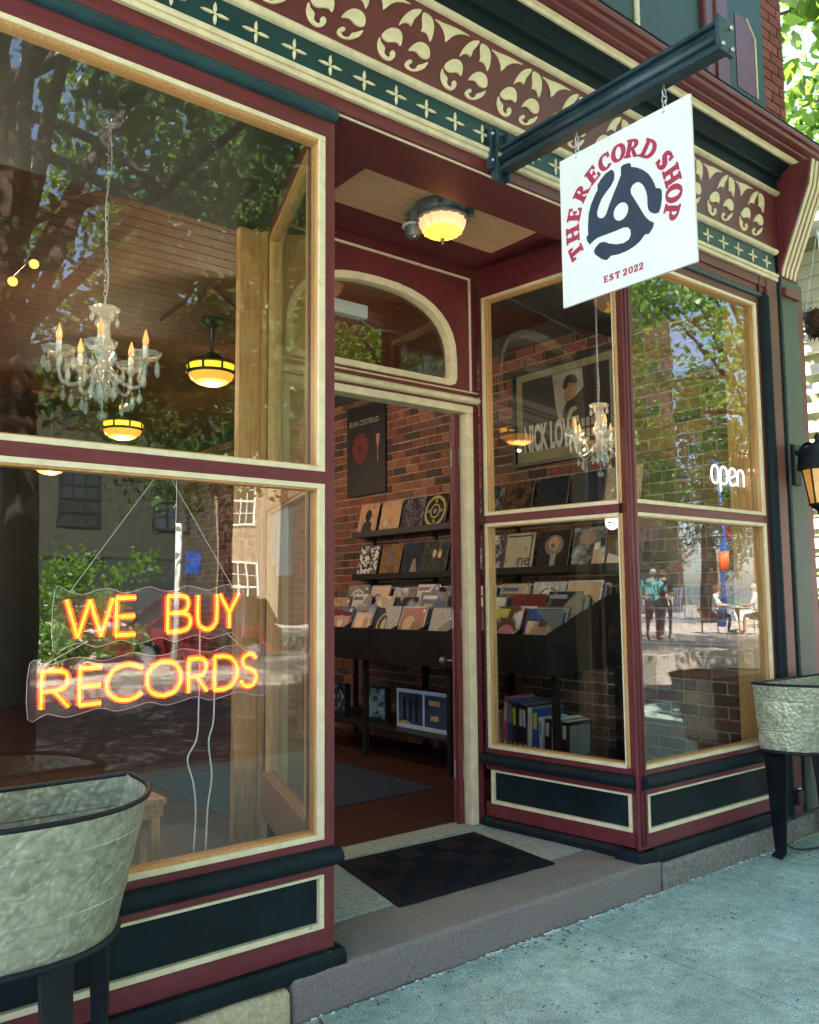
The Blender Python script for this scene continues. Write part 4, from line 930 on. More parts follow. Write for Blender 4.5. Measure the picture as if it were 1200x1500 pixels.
def neon_row(text, x_ranges, zb, zt, slope, x_ref):
    core = G(); halo = G(); 
    for ch_, (x0, x1) in zip(text, x_ranges):
        w, strokes = NE[ch_]; wmax = max(p[0] for s_ in strokes for p in s_)
        core = G(); halo = G()
        for s_ in strokes:
            pts = s_ if len(s_) < 3 else [(q.x, q.y) for q in bez([(p[0], p[1], 0) for p in s_], 5)]
            P3 = []
            for (a, b) in pts:
                x = x0 + (x1 - x0) * a / wmax; z = zb + (zt - zb) * b + slope * (x - x_ref); P3.append((x, NY - 0.0105, z))
            core.tube(P3, 0.0066, 8); halo.tube([(p[0] + .0015, NY - 0.0055, p[2]) for p in P3], 0.0112, 8)
        lt = out(core, 'neon_letter', M['neon_y'], ns, smooth=True)
        out(halo, 'tube_halo', M['neon_r'], lt, smooth=True)  # wider emissive sleeve gives each tube its orange-red glow
k1 = lambda px: 0.868 + (px - 95) * 0.002455
k2 = lambda px: 0.801 + (px - 60) * 0.002437
neon_row('WEBUY', [(k1(a), k1(b)) for a, b in ((98, 160), (165, 191), (239, 274), (285, 315), (320, 351))], 1.372, 1.497, 0.030, 0.9)
neon_row('RECORDS', [(k2(a), k2(b)) for a, b in ((62, 97), (111, 139), (147, 196), (204, 254), (266, 295), (307, 343), (351, 376))], 1.150, 1.268, 0.030, 0.8)
def wavy_board(x0, x1, z0, z1, slope, xr, seed):
    r = random.Random(seed); top = []; bot = []; n = 15
    for i in range(n + 1):
        t = i / n; x = x0 + (x1 - x0) * t; zz = slope * (x - xr)
        w = 0.010 * math.sin(i * 1.9 + seed)
        top.append((x, z1 + zz + w)); bot.append((x, z0 + zz - 0.010 * math.sin(i * 2.1 + seed)))
    return smooth2(bot + top[::-1], 3)
for args in ((k1(84), k1(362), 1.345, 1.523, 0.030, 0.9, 1), (k2(48), k2(398), 1.122, 1.296, 0.030, 0.8, 3)):
    poly = wavy_board(*args)
    bd = out(G().prism(poly, 'y', NY + 0.007, NY + 0.010), 'backing_board', M['acrylic'], ns)
    out(G().tube([(p[0], NY + 0.0085, p[1]) for p in poly], 0.0014, 5, closed=True), 'board_edge', M['acr_edge'], bd, smooth=True)
g = G().tube([(1.176, NY, 1.936), (0.885, NY, 1.52)], 0.0012, 5); g.tube([(1.222, NY, 1.936), (1.475, NY, 1.54)], 0.0012, 5)
g.tube([(0.95, NY, 1.36), (0.815, NY, 1.29)], 0.0014, 5); g.tube([(1.455, NY, 1.37), (1.535, NY, 1.30)], 0.0014, 5)
out(g, 'hanging_wire', M['cable'], ns)
out(G().tube(bez([(1.355, NY + .02, 1.47), (1.358, NY + .02, 1.30), (1.357, NY + .02, 1.12), (1.352, NY + .02, 1.00), (1.318, NY + .02, 0.93), (1.342, NY + .02, 0.84), (1.352, NY + .02, 0.74), (1.346, NY + .02, 0.60)], 6), 0.0032, 6), 'power_cable', M['cable'], ns, smooth=True)
out(G().tube(bez([(1.418, NY + .02, 1.16), (1.415, NY + .02, 1.05), (1.398, NY + .02, 0.98), (1.412, NY + .02, 0.86), (1.398, NY + .02, 0.75), (1.392, NY + .02, 0.60)], 6), 0.0032, 6), 'power_cable', M['cable'], ns, smooth=True)

on = thing('open_sign', 'small white neon sign reading open in the right front window', 'neon sign', (4.94, 2.90, 2.2))
OY = 2.895
def oletter(strokes, x0, z0, w, h):
    g = G()
    for s_ in strokes:
        pts = [(q.x, q.y) for q in bez([(p[0], p[1], 0) for p in s_], 6)]
        g.tube([(x0 + w * a, OY, z0 + h * b) for a, b in pts], 0.0058, 8)
    out(g, 'neon_letter', M['neon_w'], on, smooth=True)
ov = [(.5, 0), (.15, .12), (0, .5), (.15, .88), (.5, 1), (.85, .88), (1, .5), (.85, .12), (.5, 0)]
oletter([ov], 4.655, 2.172, 0.078, 0.112)
oletter([[(0, -.42), (0, .2), (0, .62), (.2, .92), (.5, 1), (.85, .85), (1, .5), (.85, .15), (.5, 0), (.1, .08)]], 4.752, 2.172, 0.078, 0.110)
oletter([[(.04, .38), (.95, .62), (.90, .86), (.5, 1), (.12, .85), (0, .5), (.15, .12), (.52, 0), (.92, .12)]], 4.850, 2.172, 0.078, 0.108)
oletter([[(0, 0), (0, .4), (.02, .66), (.2, .93), (.5, 1), (.82, .92), (1, .62), (1, .3), (1, 0)]], 4.945, 2.172, 0.072, 0.104)
out(G().box(4.70, OY + 0.010, 2.13, 5.04, OY + 0.012, 2.31), 'backing_board', M['acrylic'], on)
out(G().tube([(4.90, OY + .006, 2.30), (4.98, OY + .006, 2.62)], 0.0012, 5), 'hanging_wire', M['cable_black'], on)

ic = thing('logo_light', 'tiny round white neon adapter emblem in the upper corner of the entrance window', 'neon sign', (3.748, 2.942, 1.897))
g = G(); sc = 0.19
pts = [(3.748, 2.942 + (0.324 - u) * sc, 1.897 + (v - 0.324) * sc) for u, v in [lg[i] for i in range(0, len(lg), 2)]]
g.tube(pts, 0.0032, 6, closed=True)
g.tube([(3.748, 2.942 + 0.0055 * math.cos(a), 1.897 + 0.0055 * math.sin(a)) for a in [2 * PI * k / 10 for k in range(10)]], 0.0025, 6, closed=True)
circ = [(3.748, 2.942 + 0.044 * math.cos(a), 1.897 + 0.044 * math.sin(a)) for a in [2 * PI * k / 28 for k in range(28)]]
g.tube(circ, 0.0030, 6, closed=True)
out(g, 'neon_outline', M['neon_w'], ic, smooth=True)
out(G().box(3.755, 2.898, 1.852, 3.757, 2.986, 1.942), 'backing_board', M['acrylic'], ic)

# bits of dry leaf and grit blown against the step and over the pavement
g = G(); r = random.Random(17)
for i in range(420):
    if i < 120: x, y = r.uniform(1.7, 5.0), 2.735 - abs(r.gauss(0, .05))
    else: x, y = r.uniform(1.2, 6.0), r.uniform(1.0, 2.7)
    s = r.uniform(.002, .0065); a = r.uniform(0, PI)
    u = Vector((math.cos(a), math.sin(a))) * s * r.uniform(1, 2.6); v = Vector((-math.sin(a), math.cos(a))) * s * .8
    z = .0022
    g._add([(x - u.x, y - u.y, .001), (x + v.x, y + v.y, z + .001), (x + u.x, y + u.y, .001), (x - v.x, y - v.y, z)], [(0, 1, 2), (0, 2, 3)])
M['litter'] = mat('dry_leaf_bits', (0.075, 0.060, 0.040), 0.9, var=0.3, scale=40)
tag(out(g, 'leaf_litter', M['litter']), 'small dark bits of dry leaf and grit on the pavement', 'litter', kind='stuff')
# ------------------------------------------------------------------ interior brick wall
bw = thing('brick_wall', 'long bare brick wall inside the shop behind the records and posters', 'brick wall', (5.1, 3.0, 0.128))
XW = 5.092
out(G().box(XW + 0.009, 2.93, 0.128, 5.35, 11.9, 3.55), 'mortar_bed', M['mortar'], bw)
out(G().box(XW - 0.015, 3.02, 3.52, XW + 0.008, 3.96, 3.60), 'wall_crown', M['sheet_dark'], bw)
out(G().box(5.08, 3.966, 3.5505, 5.351, 11.9, 3.72), 'wall_top', M['sheet_dark'], bw)
courses = []
r = random.Random(11); z = 0.14; row = 0
while z < 3.51:
    y = 3.02 - (0.108 if row % 2 else 0.0)
    if row % 6 == 3:                       # header course
        st, ln = 0.108, 0.098
    else: st, ln = 0.215, 0.204
    while y < 11.5:
        a, b_ = max(y, 3.02), y + ln
        if b_ - a > 0.03: courses.append((a + r.uniform(0, .003), b_ + r.uniform(-.004, .002), z + r.uniform(-.002, .002), z + 0.068 + r.uniform(-.003, .002), r.uniform(-0.003, 0.004)))
        y += st
    z += 0.0795; row += 1
def vis_rank(c):
    y, z_ = c[0], c[2]
    if y < 4.05 and z_ > 0.45: return y * 0.5 - 1.0                    # seen through the right front window
    if y > 5.7 and z_ > 1.3 and y < 7.6: return y * .9 - (z_ - 1) * .5  # seen through the door
    return y + (1.2 if z_ < 2.2 else 0)
courses.sort(key=vis_rank)
chip = {}
def brickmesh(ly, lz, v):
    key = (round(ly, 2), v)
    if key in chip: return chip[key]
    g = G().box(0, 0, 0, 0.02, ly, lz)
    me = bpy.data.meshes.new('brick'); bm = bmesh.new()
    for p in g.v: bm.verts.new(p)
    bm.verts.ensure_lookup_table()
    for f in g.f: bm.faces.new([bm.verts[i] for i in f])
    bmesh.ops.bevel(bm, geom=list(bm.edges), offset=0.004, segments=1, affect='EDGES')
    rr = random.Random(v * 17 + int(ly * 1000))
    for q in bm.verts: q.co += Vector((rr.uniform(-.0015, .0015), rr.uniform(-.003, .003), rr.uniform(-.0028, .0028)))
    bm.to_mesh(me); bm.free(); me.materials.append(M['brick']); chip[key] = me; return me
for i, (a, b_, z0, z1, dx) in enumerate(courses[:300]):
    o = bpy.data.objects.new('brick', brickmesh(b_ - a, 0.068, i % 4)); COL.objects.link(o); o.parent = bw
    o.location = Vector((XW + dx, a, z0)) - wloc(bw)
g = G()
for a, b_, z0, z1, dx in courses[300:]: g.box(XW + dx, a, z0, XW + 0.02, b_, z1)
tag(out(g, 'brick', M['brick'], bw), kind='stuff')

# ------------------------------------------------------------------ crystal chandeliers
def bulb_light(at, watts, col=(1.0, 0.62, 0.30), r=0.05):
    l = bpy.data.lights.new('lamp_light', 'POINT'); l.energy = watts; l.color = col; l.shadow_soft_size = r
    o = bpy.data.objects.new('lamp_light', l); COL.objects.link(o); o.location = at; return o
M['crystal'] = mat('cut_crystal', (0.80, 0.84, 0.86), 0.08, var=0.03, bump=0.0, spec=0.9)
def crystal():
    m = glass_mat('crystal_glass', (0.97, 0.98, 0.98), 1.9, 0.0)
    N = m.node_tree.nodes; L = m.node_tree.links; o_ = next(n for n in N if n.type == 'OUTPUT_MATERIAL'); s_ = o_.inputs['Surface'].links[0].from_socket
    df = N.new('ShaderNodeBsdfDiffuse'); df.inputs['Color'].default_value = (.86, .89, .90, 1); mx = N.new('ShaderNodeMixShader'); mx.inputs['Fac'].default_value = 0.17
    L.new(s_, mx.inputs[1]); L.new(df.outputs['BSDF'], mx.inputs[2]); L.new(mx.outputs['Shader'], o_.inputs['Surface'])
    return m
M['crystal'] = crystal()
M['bulb'] = emit_mat('candle_bulb', (1.0, 0.60, 0.20), 1.6)
M['bulbglass'] = emit_mat('candle_bulb_glass', (1.0, 0.42, 0.10), 0.10)
M['candle'] = mat('candle_sleeve', (0.78, 0.82, 0.84), 0.3, var=0.04, bump=0)
def chandelier(label, x, y, z, top, ang0, arms=5):
    """z = level of the bottom ball, top = ceiling height"""
    t = thing('chandelier', label, 'chandelier', (x, y, top), 'crystal chandeliers in the windows')
    zz = z
    # canopy, chain and cord
    out(G().lathe([(0, 0), (0.052, 0), (0.055, -0.012), (0.045, -0.016), (0.044, -0.035), (0.018, -0.05), (0, -0.052)], (x, y, top), 16), 'ceiling_canopy', M['crystal'], t, auto=40, recalc=True)
    zc = z + 0.455
    lk = G(); zq = top - 0.055; k = 0
    while zq > zc + 0.01:
        pts = [((0.006 * math.cos(a)) if k % 2 else 0, 0 if k % 2 else 0.006 * math.cos(a), 0.014 * math.sin(a)) for a in [2 * PI * q / 10 for q in range(10)]]
        lk.tube([(x + p[0], y + p[1], zq + p[2]) for p in pts], 0.0016, 5, closed=True); zq -= 0.022; k += 1
    out(lk, 'chain', M['steel'], t, smooth=True)
    out(G().tube(bez([(x + .003, y, top - .05), (x + .012, y + .003, top - .2), (x - .008, y - .004, top - .4), (x + .010, y, zc + .12), (x, y, zc)], 8), 0.0022, 5), 'cord', M['cable'], t, smooth=True)
    # column
    prof = [(0.0, 0.455), (0.012, 0.452), (0.052, 0.448), (0.060, 0.440), (0.048, 0.425), (0.030, 0.418), (0.020, 0.405), (0.024, 0.392), (0.022, 0.365), (0.026, 0.33), (0.038, 0.285), (0.036, 0.265), (0.022, 0.240), (0.026, 0.228), (0.020, 0.215), (0.034, 0.205), (0.046, 0.192), (0.050, 0.178), (0.030, 0.160), (0.016, 0.13), (0.010, 0.10), (0.0, 0.098)]
    out(G().lathe([(r_, h) for r_, h in prof], (x, y, z), 16, 8, 0.05), 'column', M['crystal'], t, auto=50, recalc=True)
    out(G().tube([(x, y, z + .10), (x, y, z + .035)], .003, 6).ball((x, y, z + 0.018), 0.020, 12, 8), 'bottom_ball', M['crystal'], t, smooth=True)
    drop = None; cupp = None
    for k in range(arms):
        a = ang0 + 2 * PI * k / arms; ca, sa = math.cos(a), math.sin(a)
        R = lambda rad, h: (x + ca * rad, y + sa * rad, z + h)
        arm = out(G().tube(bez([R(0.028, .185), R(0.070, .150), R(0.115, .125), R(0.150, .138), R(0.164, .185), R(0.165, .218)], 5), 0.0075, 8), 'arm', M['crystal'], t, smooth=True)
        cx, cy = x + ca * 0.165, y + sa * 0.165
        cup = out(G().lathe([(0, .216), (.012, .216), (.016, .226), (.040, .236), (.058, .254), (.060, .262), (.052, .258), (.034, .244), (.012, .240), (0, .240)], (cx, cy, z), 20, 10, 0.06), 'bobeche', M['crystal'], arm, auto=50, recalc=True)
        cn = out(G().lathe([(0, .240), (.0105, .240), (.0105, .290), (0.006, .2905), (0, .2905)], (cx, cy, z), 10), 'candle_sleeve', M['candle'], arm, auto=40)
        out(G().lathe([(0, .291), (.0085, .292), (.0120, .304), (.0118, .315), (.007, .336), (.002, .354), (0, .358)], (cx, cy, z), 10), 'candle_bulb', M['bulbglass'], arm, smooth=True)
        bulb_light((cx, cy, z + .33), 0.25 if x < 3 else 0.3, r=.016)
        out(G().lathe([(0, .298), (.004, .300), (.006, .308), (.0045, .320), (0, .332)], (cx, cy, z), 8), 'filament', M['bulb'], arm, smooth=True)
        for q in range(5):
            aa = 2 * PI * q / 5 + k
            if drop is None:
                gd = G().tube([(0, 0, 0), (0, 0, -.012)], .0010, 4).lathe([(0, -.010), (.004, -.014), (.0045, -.018), (.002, -.022), (0, -.0225)], (0, 0, 0), 6).lathe([(0, -.022), (.006, -.034), (.0115, -.052), (.0100, -.064), (.004, -.074), (0, -.077)], (0, 0, 0), 6)
                drop = out(gd, 'pendant', M['crystal'], None, loc=(0, 0, 0)); drop.parent = t
                drop.location = Vector((cx + .055 * math.cos(aa), cy + .055 * math.sin(aa), z + .250)) - wloc(t)
            else: place(drop, t, (cx + .055 * math.cos(aa), cy + .055 * math.sin(aa), z + .250), (0, 0, aa))
        place(drop, t, R(0.115, .118), (0, 0, a), (1, 1, 1.05)); place(drop, t, R(0.145, .128), (0, 0, a), (.9, .9, .9))
    for q in range(8):
        a = 2 * PI * q / 8 + .2
        place(drop, t, (x + .045 * math.cos(a), y + .045 * math.sin(a), z + .172), (0, 0, a), (1.05, 1.05, 1.2))
        if q % 2 == 0: place(drop, t, (x + .054 * math.cos(a), y + .054 * math.sin(a), z + .440), (0, 0, a), (.9, .9, .8))
    return t
chandelier('crystal chandelier with lit candle bulbs hanging in the left shop window', 1.098, 3.28, 2.185, 3.425, 0.55)
chandelier('crystal chandelier hanging in front of the framed concert poster, right window', 4.085, 3.28, 2.205, 3.425, 0.25)

# ------------------------------------------------------------------ lamps
M['amber'] = emit_mat('amber_glass_lit', (1.0, 0.42, 0.01), 0.5)
M['amber_dim'] = mat('amber_glass', (0.75, 0.36, 0.08), 0.2, var=0.2, scale=8, bump=0.0, emit=(1.0, 0.36, 0.04), estr=0.16)
M['bronze'] = mat('dark_bronze', (0.045, 0.055, 0.060), 0.35, metal=0.6, var=0.2, bump=0.05)
def pendant(label, x, y, zc, zl, s=1.0):
    t = thing('pendant_lamp', label, 'pendant lamp', (x, y, zc), 'amber bowl lamps under the shop ceiling')
    out(G().box(x - .30, y - .30, zc - .035, x + .30, y + .30, zc - .001), 'ceiling_plate', M['ceil'], t, bevel=0.006)
    out(G().lathe([(0, -.036), (.095, -.036), (.10, -.05), (.08, -.075), (.035, -.10), (.022, -.115), (.020, -.18), (.012, -.2), (0.012, zl - zc + .16), (0, zl - zc + .158)], (x, y, zc), 20), 'stem', M['bronze'], t, auto=40, recalc=True)
    out(G().lathe([(0, .165), (.04, .16), (.09, .13), (.18, .085), (.205, .065), (.205, .055), (.17, .050)], (x, y, zl), 28), 'shade_cap', M['bronze'], t, auto=40)
    g = G(); g2 = G()
    for k in range(8):
        a0 = 2 * PI * k / 8 + 0.06; a1 = 2 * PI * (k + 1) / 8 - 0.06; n = 6
        vs = [];
        for q in range(n + 1):
            a = a0 + (a1 - a0) * q / n
            vs += [(x + .180 * math.cos(a), y + .180 * math.sin(a), zl + .008), (x + .186 * math.cos(a), y + .186 * math.sin(a), zl + .053)]
        g._add(vs, [(2 * q, 2 * q + 2, 2 * q + 3, 2 * q + 1) for q in range(n)])
        am = (a0 + a1) / 2 + PI / 8
        g2.tube([(x + .187 * math.cos(am), y + .187 * math.sin(am), zl), (x + .190 * math.cos(am), y + .190 * math.sin(am), zl + .058)], .010, 5)
    out(g, 'amber_band', M['amber'], t); out(g2, 'band_rib', M['bronze'], t)
    out(G().lathe([(.192, .008), (.198, 0), (.190, -.012), (.175, -.014)], (x, y, zl), 28), 'lower_ring', M['bronze'], t, auto=40)
    out(G().lathe([(.174, -.012), (.160, -.045), (.12, -.075), (.06, -.095), (0, -.100)], (x, y, zl), 24), 'bowl', M['amber_dim'], t, smooth=True)
    bulb_light((x, y, zl - .16), 8.0 if x < 1 else 4.0, (1.0, .74, .50), r=.012)
    return t
pendant('nearest amber bowl lamp on its dark stem, beside the pine post of the left window', 2.86, 6.05, 3.70, 3.235)
pendant('second amber bowl lamp, below the chandelier in the left window', 2.86, 7.95, 3.70, 3.095)
pendant('furthest amber bowl lamp, half hidden by the maroon transom bar', 2.70, 9.7, 3.70, 2.955)

pendant('amber bowl lamp on the left side of the shop, mirrored in the framed poster', 0.75, 5.3, 3.70, 3.10)
M['spot'] = emit_mat('spot_lamp_lit', (1.0, 0.50, 0.10), 0.22)
sl = thing('ceiling_spot', 'pair of small lit spot lamps on a thin rod, far left ceiling', 'spot lamp', (1.34, 5.5, 3.70))
out(G().tube([(1.36, 5.5, 3.60), (1.26, 5.5, 3.46)], 0.006, 6).tube([(1.34, 5.5, 3.70), (1.34, 5.5, 3.575)], 0.006, 6), 'rod', M['steel'], sl)
for cx, cz in ((1.395, 3.585), (1.275, 3.445)):
    d = Vector((-0.25, -1.0, -0.45)).normalized(); c = Vector((cx, 5.5, cz)); rot = d.to_track_quat('Z', 'Y').to_matrix().to_4x4()
    gg = G().lathe([(0, -.05), (.012, -.05), (.02, -.035), (.034, 0), (.036, .008), (.031, .006)], (0, 0, 0), 16).xform(Matrix.Translation(c) @ rot)
    hd = out(gg, 'lamp_head', M['bronze'], sl, auto=40)
    out(G().lathe([(0, .003), (.030, .001)], (0, 0, 0), 16).xform(Matrix.Translation(c) @ rot), 'lamp_lens', M['spot'], hd)

el = thing('entrance_lamp', 'ribbed amber glass ceiling lamp glowing under the wooden entrance ceiling', 'ceiling lamp', (2.865, 3.30, 3.552))
cx, cy, cz = 2.865, 3.30, 3.552
M['amber_rib'] = emit_mat('ribbed_amber_glass', (1.0, 0.44, 0.03), 0.42)
M['pinkglass'] = mat('pale_ribbed_glass', (0.80, 0.62, 0.50), 0.15, var=0.05, bump=0, emit=(1, .50, .2), estr=0.10)
M['verdigris'] = mat('grey_green_metal', (0.16, 0.21, 0.21), 0.4, metal=0.4, var=0.2, bump=0.05)
out(G().lathe([(0, 0), (.15, 0), (.155, -.012), (.135, -.03), (.128, -.05), (.142, -.06), (.140, -.072), (.12, -.074)], (cx, cy, cz), 32), 'lamp_collar', M['verdigris'], el, auto=40, recalc=True)
out(G().lathe([(.122, -.070), (.118, -.10), (.100, -.135), (.065, -.158), (.020, -.168), (0, -.169)], (cx, cy, cz), 48, 16, 0.05), 'ribbed_bowl', M['pinkglass'], el)
out(G().lathe([(0, -.168), (.014, -.170), (.010, -.182), (.006, -.190), (.009, -.200), (0, -.206)], (cx, cy, cz), 12), 'finial', M['verdigris'], el, smooth=True)
g = G().lathe([(0, -.172), (.05, -.167), (.080, -.152), (.102, -.138)], (cx - .008, cy - .008, cz + .000), 48, 16, 0.07)
out(g, 'lit_glass', M['amber_rib'], el)
for k in range(4):
    a = PI / 4 + k * PI / 2
    out(G().box(-.02, -.012, -.055, .02, .012, .0).xform(Matrix.Translation((cx + .150 * math.cos(a), cy + .150 * math.sin(a), cz - .002)) @ Matrix.Rotation(a, 4, 'Z')), 'collar_lug', M['verdigris'], el, bevel=0.004)
sc_ = thing('security_camera', 'small grey dome security camera with a white aerial beside the entrance lamp', 'security camera', (2.80, 3.46, 3.545))
cx, cy = 2.80, 3.46
out(G().lathe([(0, 0), (.045, 0), (.048, -.02), (.040, -.028), (0, -.028)], (cx, cy, 3.545), 18), 'camera_base', M['verdigris'], sc_, auto=40, recalc=True)
out(G().lathe([(0, 0.03), (.040, .028), (.046, 0), (.043, -.045), (.032, -.062), (0, -.066)], (cx - .005, cy, 3.487), 18), 'camera_body', M['verdigris'], sc_, auto=40, recalc=True)
out(G().lathe([(.047, .005), (.060, .0), (.062, -.006), (.046, -.008)], (cx - .005, cy, 3.49), 18), 'sun_hood', M['white'], sc_, auto=40)
out(G().tube([(cx + .045, cy, 3.475), (cx - .02, cy - .03, 3.415), (cx - .035, cy - .035, 3.41)], 0.0035, 6), 'aerial', M['white'], sc_, smooth=True)

# ------------------------------------------------------------------ posters
XP = 5.080
def on_wall(g, poly, lift):   # polygon given as (y, z), seen from -X
    n = len(poly); ar = sum(poly[i][0] * poly[(i + 1) % n][1] - poly[(i + 1) % n][0] * poly[i][1] for i in range(n))
    if ar > 0: poly = poly[::-1]
    g._add([(XP - lift, y, z) for y, z in poly], [tuple(range(n))])
M['mat_board'] = mat('poster_mat_board', (0.36, 0.34, 0.21), 0.8, var=0.05, bump=0.05)
M['frame_green'] = mat('poster_frame', (0.012, 0.040, 0.042), 0.4, var=0.1, bump=0.05)
M['print_dark'] = mat('poster_print_dark', (0.018, 0.030, 0.045), 0.5, scale=4, rgb2=(0.008, 0.012, 0.020), bump=0, stretch=(1, 9, 1))
M['print_light'] = mat('poster_print_light', (0.62, 0.58, 0.48), 0.6, scale=6, rgb2=(0.30, 0.29, 0.26), bump=0)
M['print_skin'] = mat('poster_print_tan', (0.50, 0.30, 0.19), 0.6, scale=12, rgb2=(0.30, 0.16, 0.10), bump=0)
M['print_white'] = mat('poster_print_white', (0.80, 0.76, 0.68), 0.6, var=0.03, bump=0)
M['print_red'] = mat('poster_print_red', (0.20, 0.030, 0.045), 0.6, scale=14, rgb2=(0.075, 0.008, 0.014), bump=0)
M['print_black'] = mat('poster_print_black', (0.012, 0.013, 0.016), 0.55, var=0.1, bump=0)
M['pglass'] = glass_mat('picture_glass', (0.97, 0.97, 0.97), 1.25, 0.0)
def text_mesh(body, size, m, parent, yz, lift, sx=1.0, bold=0.0, name='lettering', spacing=1.0, fit=None):
    """flat lettering on the brick wall side; reads along -Y"""
    cu = bpy.data.curves.new('t', 'FONT'); cu.body = body; cu.size = size; cu.offset = bold; cu.space_character = spacing; cu.resolution_u = 4
    to = bpy.data.objects.new('t', cu); COL.objects.link(to)
    dg = bpy.context.evaluated_depsgraph_get(); me = bpy.data.meshes.new_from_object(to.evaluated_get(dg))
    bpy.data.objects.remove(to); bpy.data.curves.remove(cu)
    base = wloc(parent)
    if fit: sx = fit / max(1e-6, max(v.co.x for v in me.vertices))
    for v in me.vertices: v.co = Vector((XP - lift, yz[0] - v.co.x * sx, yz[1] + v.co.y)) - base
    me.materials.clear(); me.materials.append(m); me.name = name
    o = bpy.data.objects.new(name, me); COL.objects.link(o); o.parent = parent; return o
ps = thing('framed_poster', 'large framed concert poster with NICK LOWE in tall white capitals', 'poster', (XP, 4.42, 2.93))
y1, y0, z0, z1 = 4.965, 3.86, 2.545, 3.345
g = G()
for (a, b_, c, d) in ((y0, y1, z0, z0 + .03), (y0, y1, z1 - .03, z1), (y0, y0 + .03, z0 + .03, z1 - .03), (y1 - .03, y1, z0 + .03, z1 - .03)): g.box(XP - .026, a, c, XP + .004, b_, d)
out(g, 'frame', M['frame_green'], ps, bevel=0.003)
out(G().box(XP - .004, y0 + .025, z0 + .025, XP + .003, y1 - .025, z1 - .025), 'mat_board', M['mat_board'], ps)
# print
py1, py0, pz0, pz1 = 4.865, 3.965, 2.665, 3.255
g = G(); on_wall(g, [(py0, pz0), (py1, pz0), (py1, pz1), (py0, pz1)], .0050); pr = out(g, 'poster_print', M['print_dark'], ps)
Yp = lambda u: py1 - u * (py1 - py0); Zp = lambda v: pz0 + v * (pz1 - pz0)
g = G(); on_wall(g, [(Yp(u), Zp(v)) for u, v in [(.37, .99), (.71, .99), (.73, .62), (.62, .34), (.43, .34), (.40, .60)]], .0054); out(g, 'print_backdrop', M['print_light'], pr)
g = G(); on_wall(g, smooth2([(Yp(u), Zp(v)) for u, v in [(.50, .70), (.52, .84), (.60, .86), (.65, .78), (.63, .64), (.57, .55), (.51, .58)]], 3), .0058); out(g, 'print_figure', M['print_skin'], pr)
g = G(); on_wall(g, smooth2([(Yp(u), Zp(v)) for u, v in [(.49, .78), (.53, .92), (.62, .92), (.66, .82), (.62, .80), (.56, .83), (.53, .76)]], 3), .0061); out(g, 'print_figure', M['print_black'], pr)
g = G(); on_wall(g, smooth2([(Yp(u), Zp(v)) for u, v in [(.50, .30), (.49, .46), (.54, .58), (.60, .60), (.70, .70), (.84, .80), (.97, .60), (.98, .30), (.75, .27)]], 3), .0064); out(g, 'print_figure', M['print_black'], pr)
g = G(); on_wall(g, smooth2([(Yp(u), Zp(v)) for u, v in [(.54, .36), (.56, .46), (.61, .50), (.65, .46), (.60, .42), (.57, .34)]], 3), .0067); out(g, 'print_figure', M['print_light'], pr)
text_mesh('NICK LOWE', 0.285, M['print_white'], pr, (4.852, 2.672), .0072, bold=0.0135, spacing=1.02, fit=0.585)
g = G()
for k in range(2):
    for q in range(5): on_wall(g, [(4.245 - q * .048, 2.70 + k * .085), (4.245 - q * .048 - .034, 2.70 + k * .085), (4.245 - q * .048 - .034, 2.765 + k * .085), (4.245 - q * .048, 2.765 + k * .085)], .0074)
out(g, 'print_mark', M['print_light'], pr)
out(G().box(XP - .016, y0 + .028, z0 + .028, XP - .0145, y1 - .028, z1 - .028), 'picture_glass', M['pglass'], ps)
# second poster
p2 = thing('poster', 'tall dark poster with a dim red rose, seen through the open door', 'poster', (XP, 7.0, 2.98))
y1, y0, z0, z1 = 7.42, 6.75, 2.535, 3.475
out(G().box(XP - .012, y0, z0, XP + .004, y1, z1), 'poster_board', M['print_black'], p2, bevel=0.002)
g = G()
for k in range(9):
    a = 2 * PI * k / 9; c = (7.17 + .085 * math.cos(a), 3.03 + .10 * math.sin(a))
    on_wall(g, smooth2([(c[0] + .062 * math.cos(b_ + a) * (1 + .25 * math.cos(2 * b_)), c[1] + .062 * math.sin(b_ + a)) for b_ in [2 * PI * q / 7 for q in range(7)]], 2), .0125 + .0002 * k)
on_wall(g, [(7.17 + .05 * math.cos(q), 3.03 + .06 * math.sin(q)) for q in [2 * PI * k / 12 for k in range(12)]], .0145)
out(g, 'print_rose', M['print_red'], p2)
g = G(); on_wall(g, [(6.90, 3.14), (6.84, 3.14), (6.845, 3.06), (6.868, 3.0), (6.868, 2.86), (6.88, 2.86), (6.88, 3.0), (6.898, 3.06)], .0128); out(g, 'print_glass', M['print_skin'], p2)
text_mesh('ELVIS COSTELLO', 0.075, M['print_light'], p2, (7.37, 3.27), .0126, sx=0.92, bold=0.0, spacing=1.0)

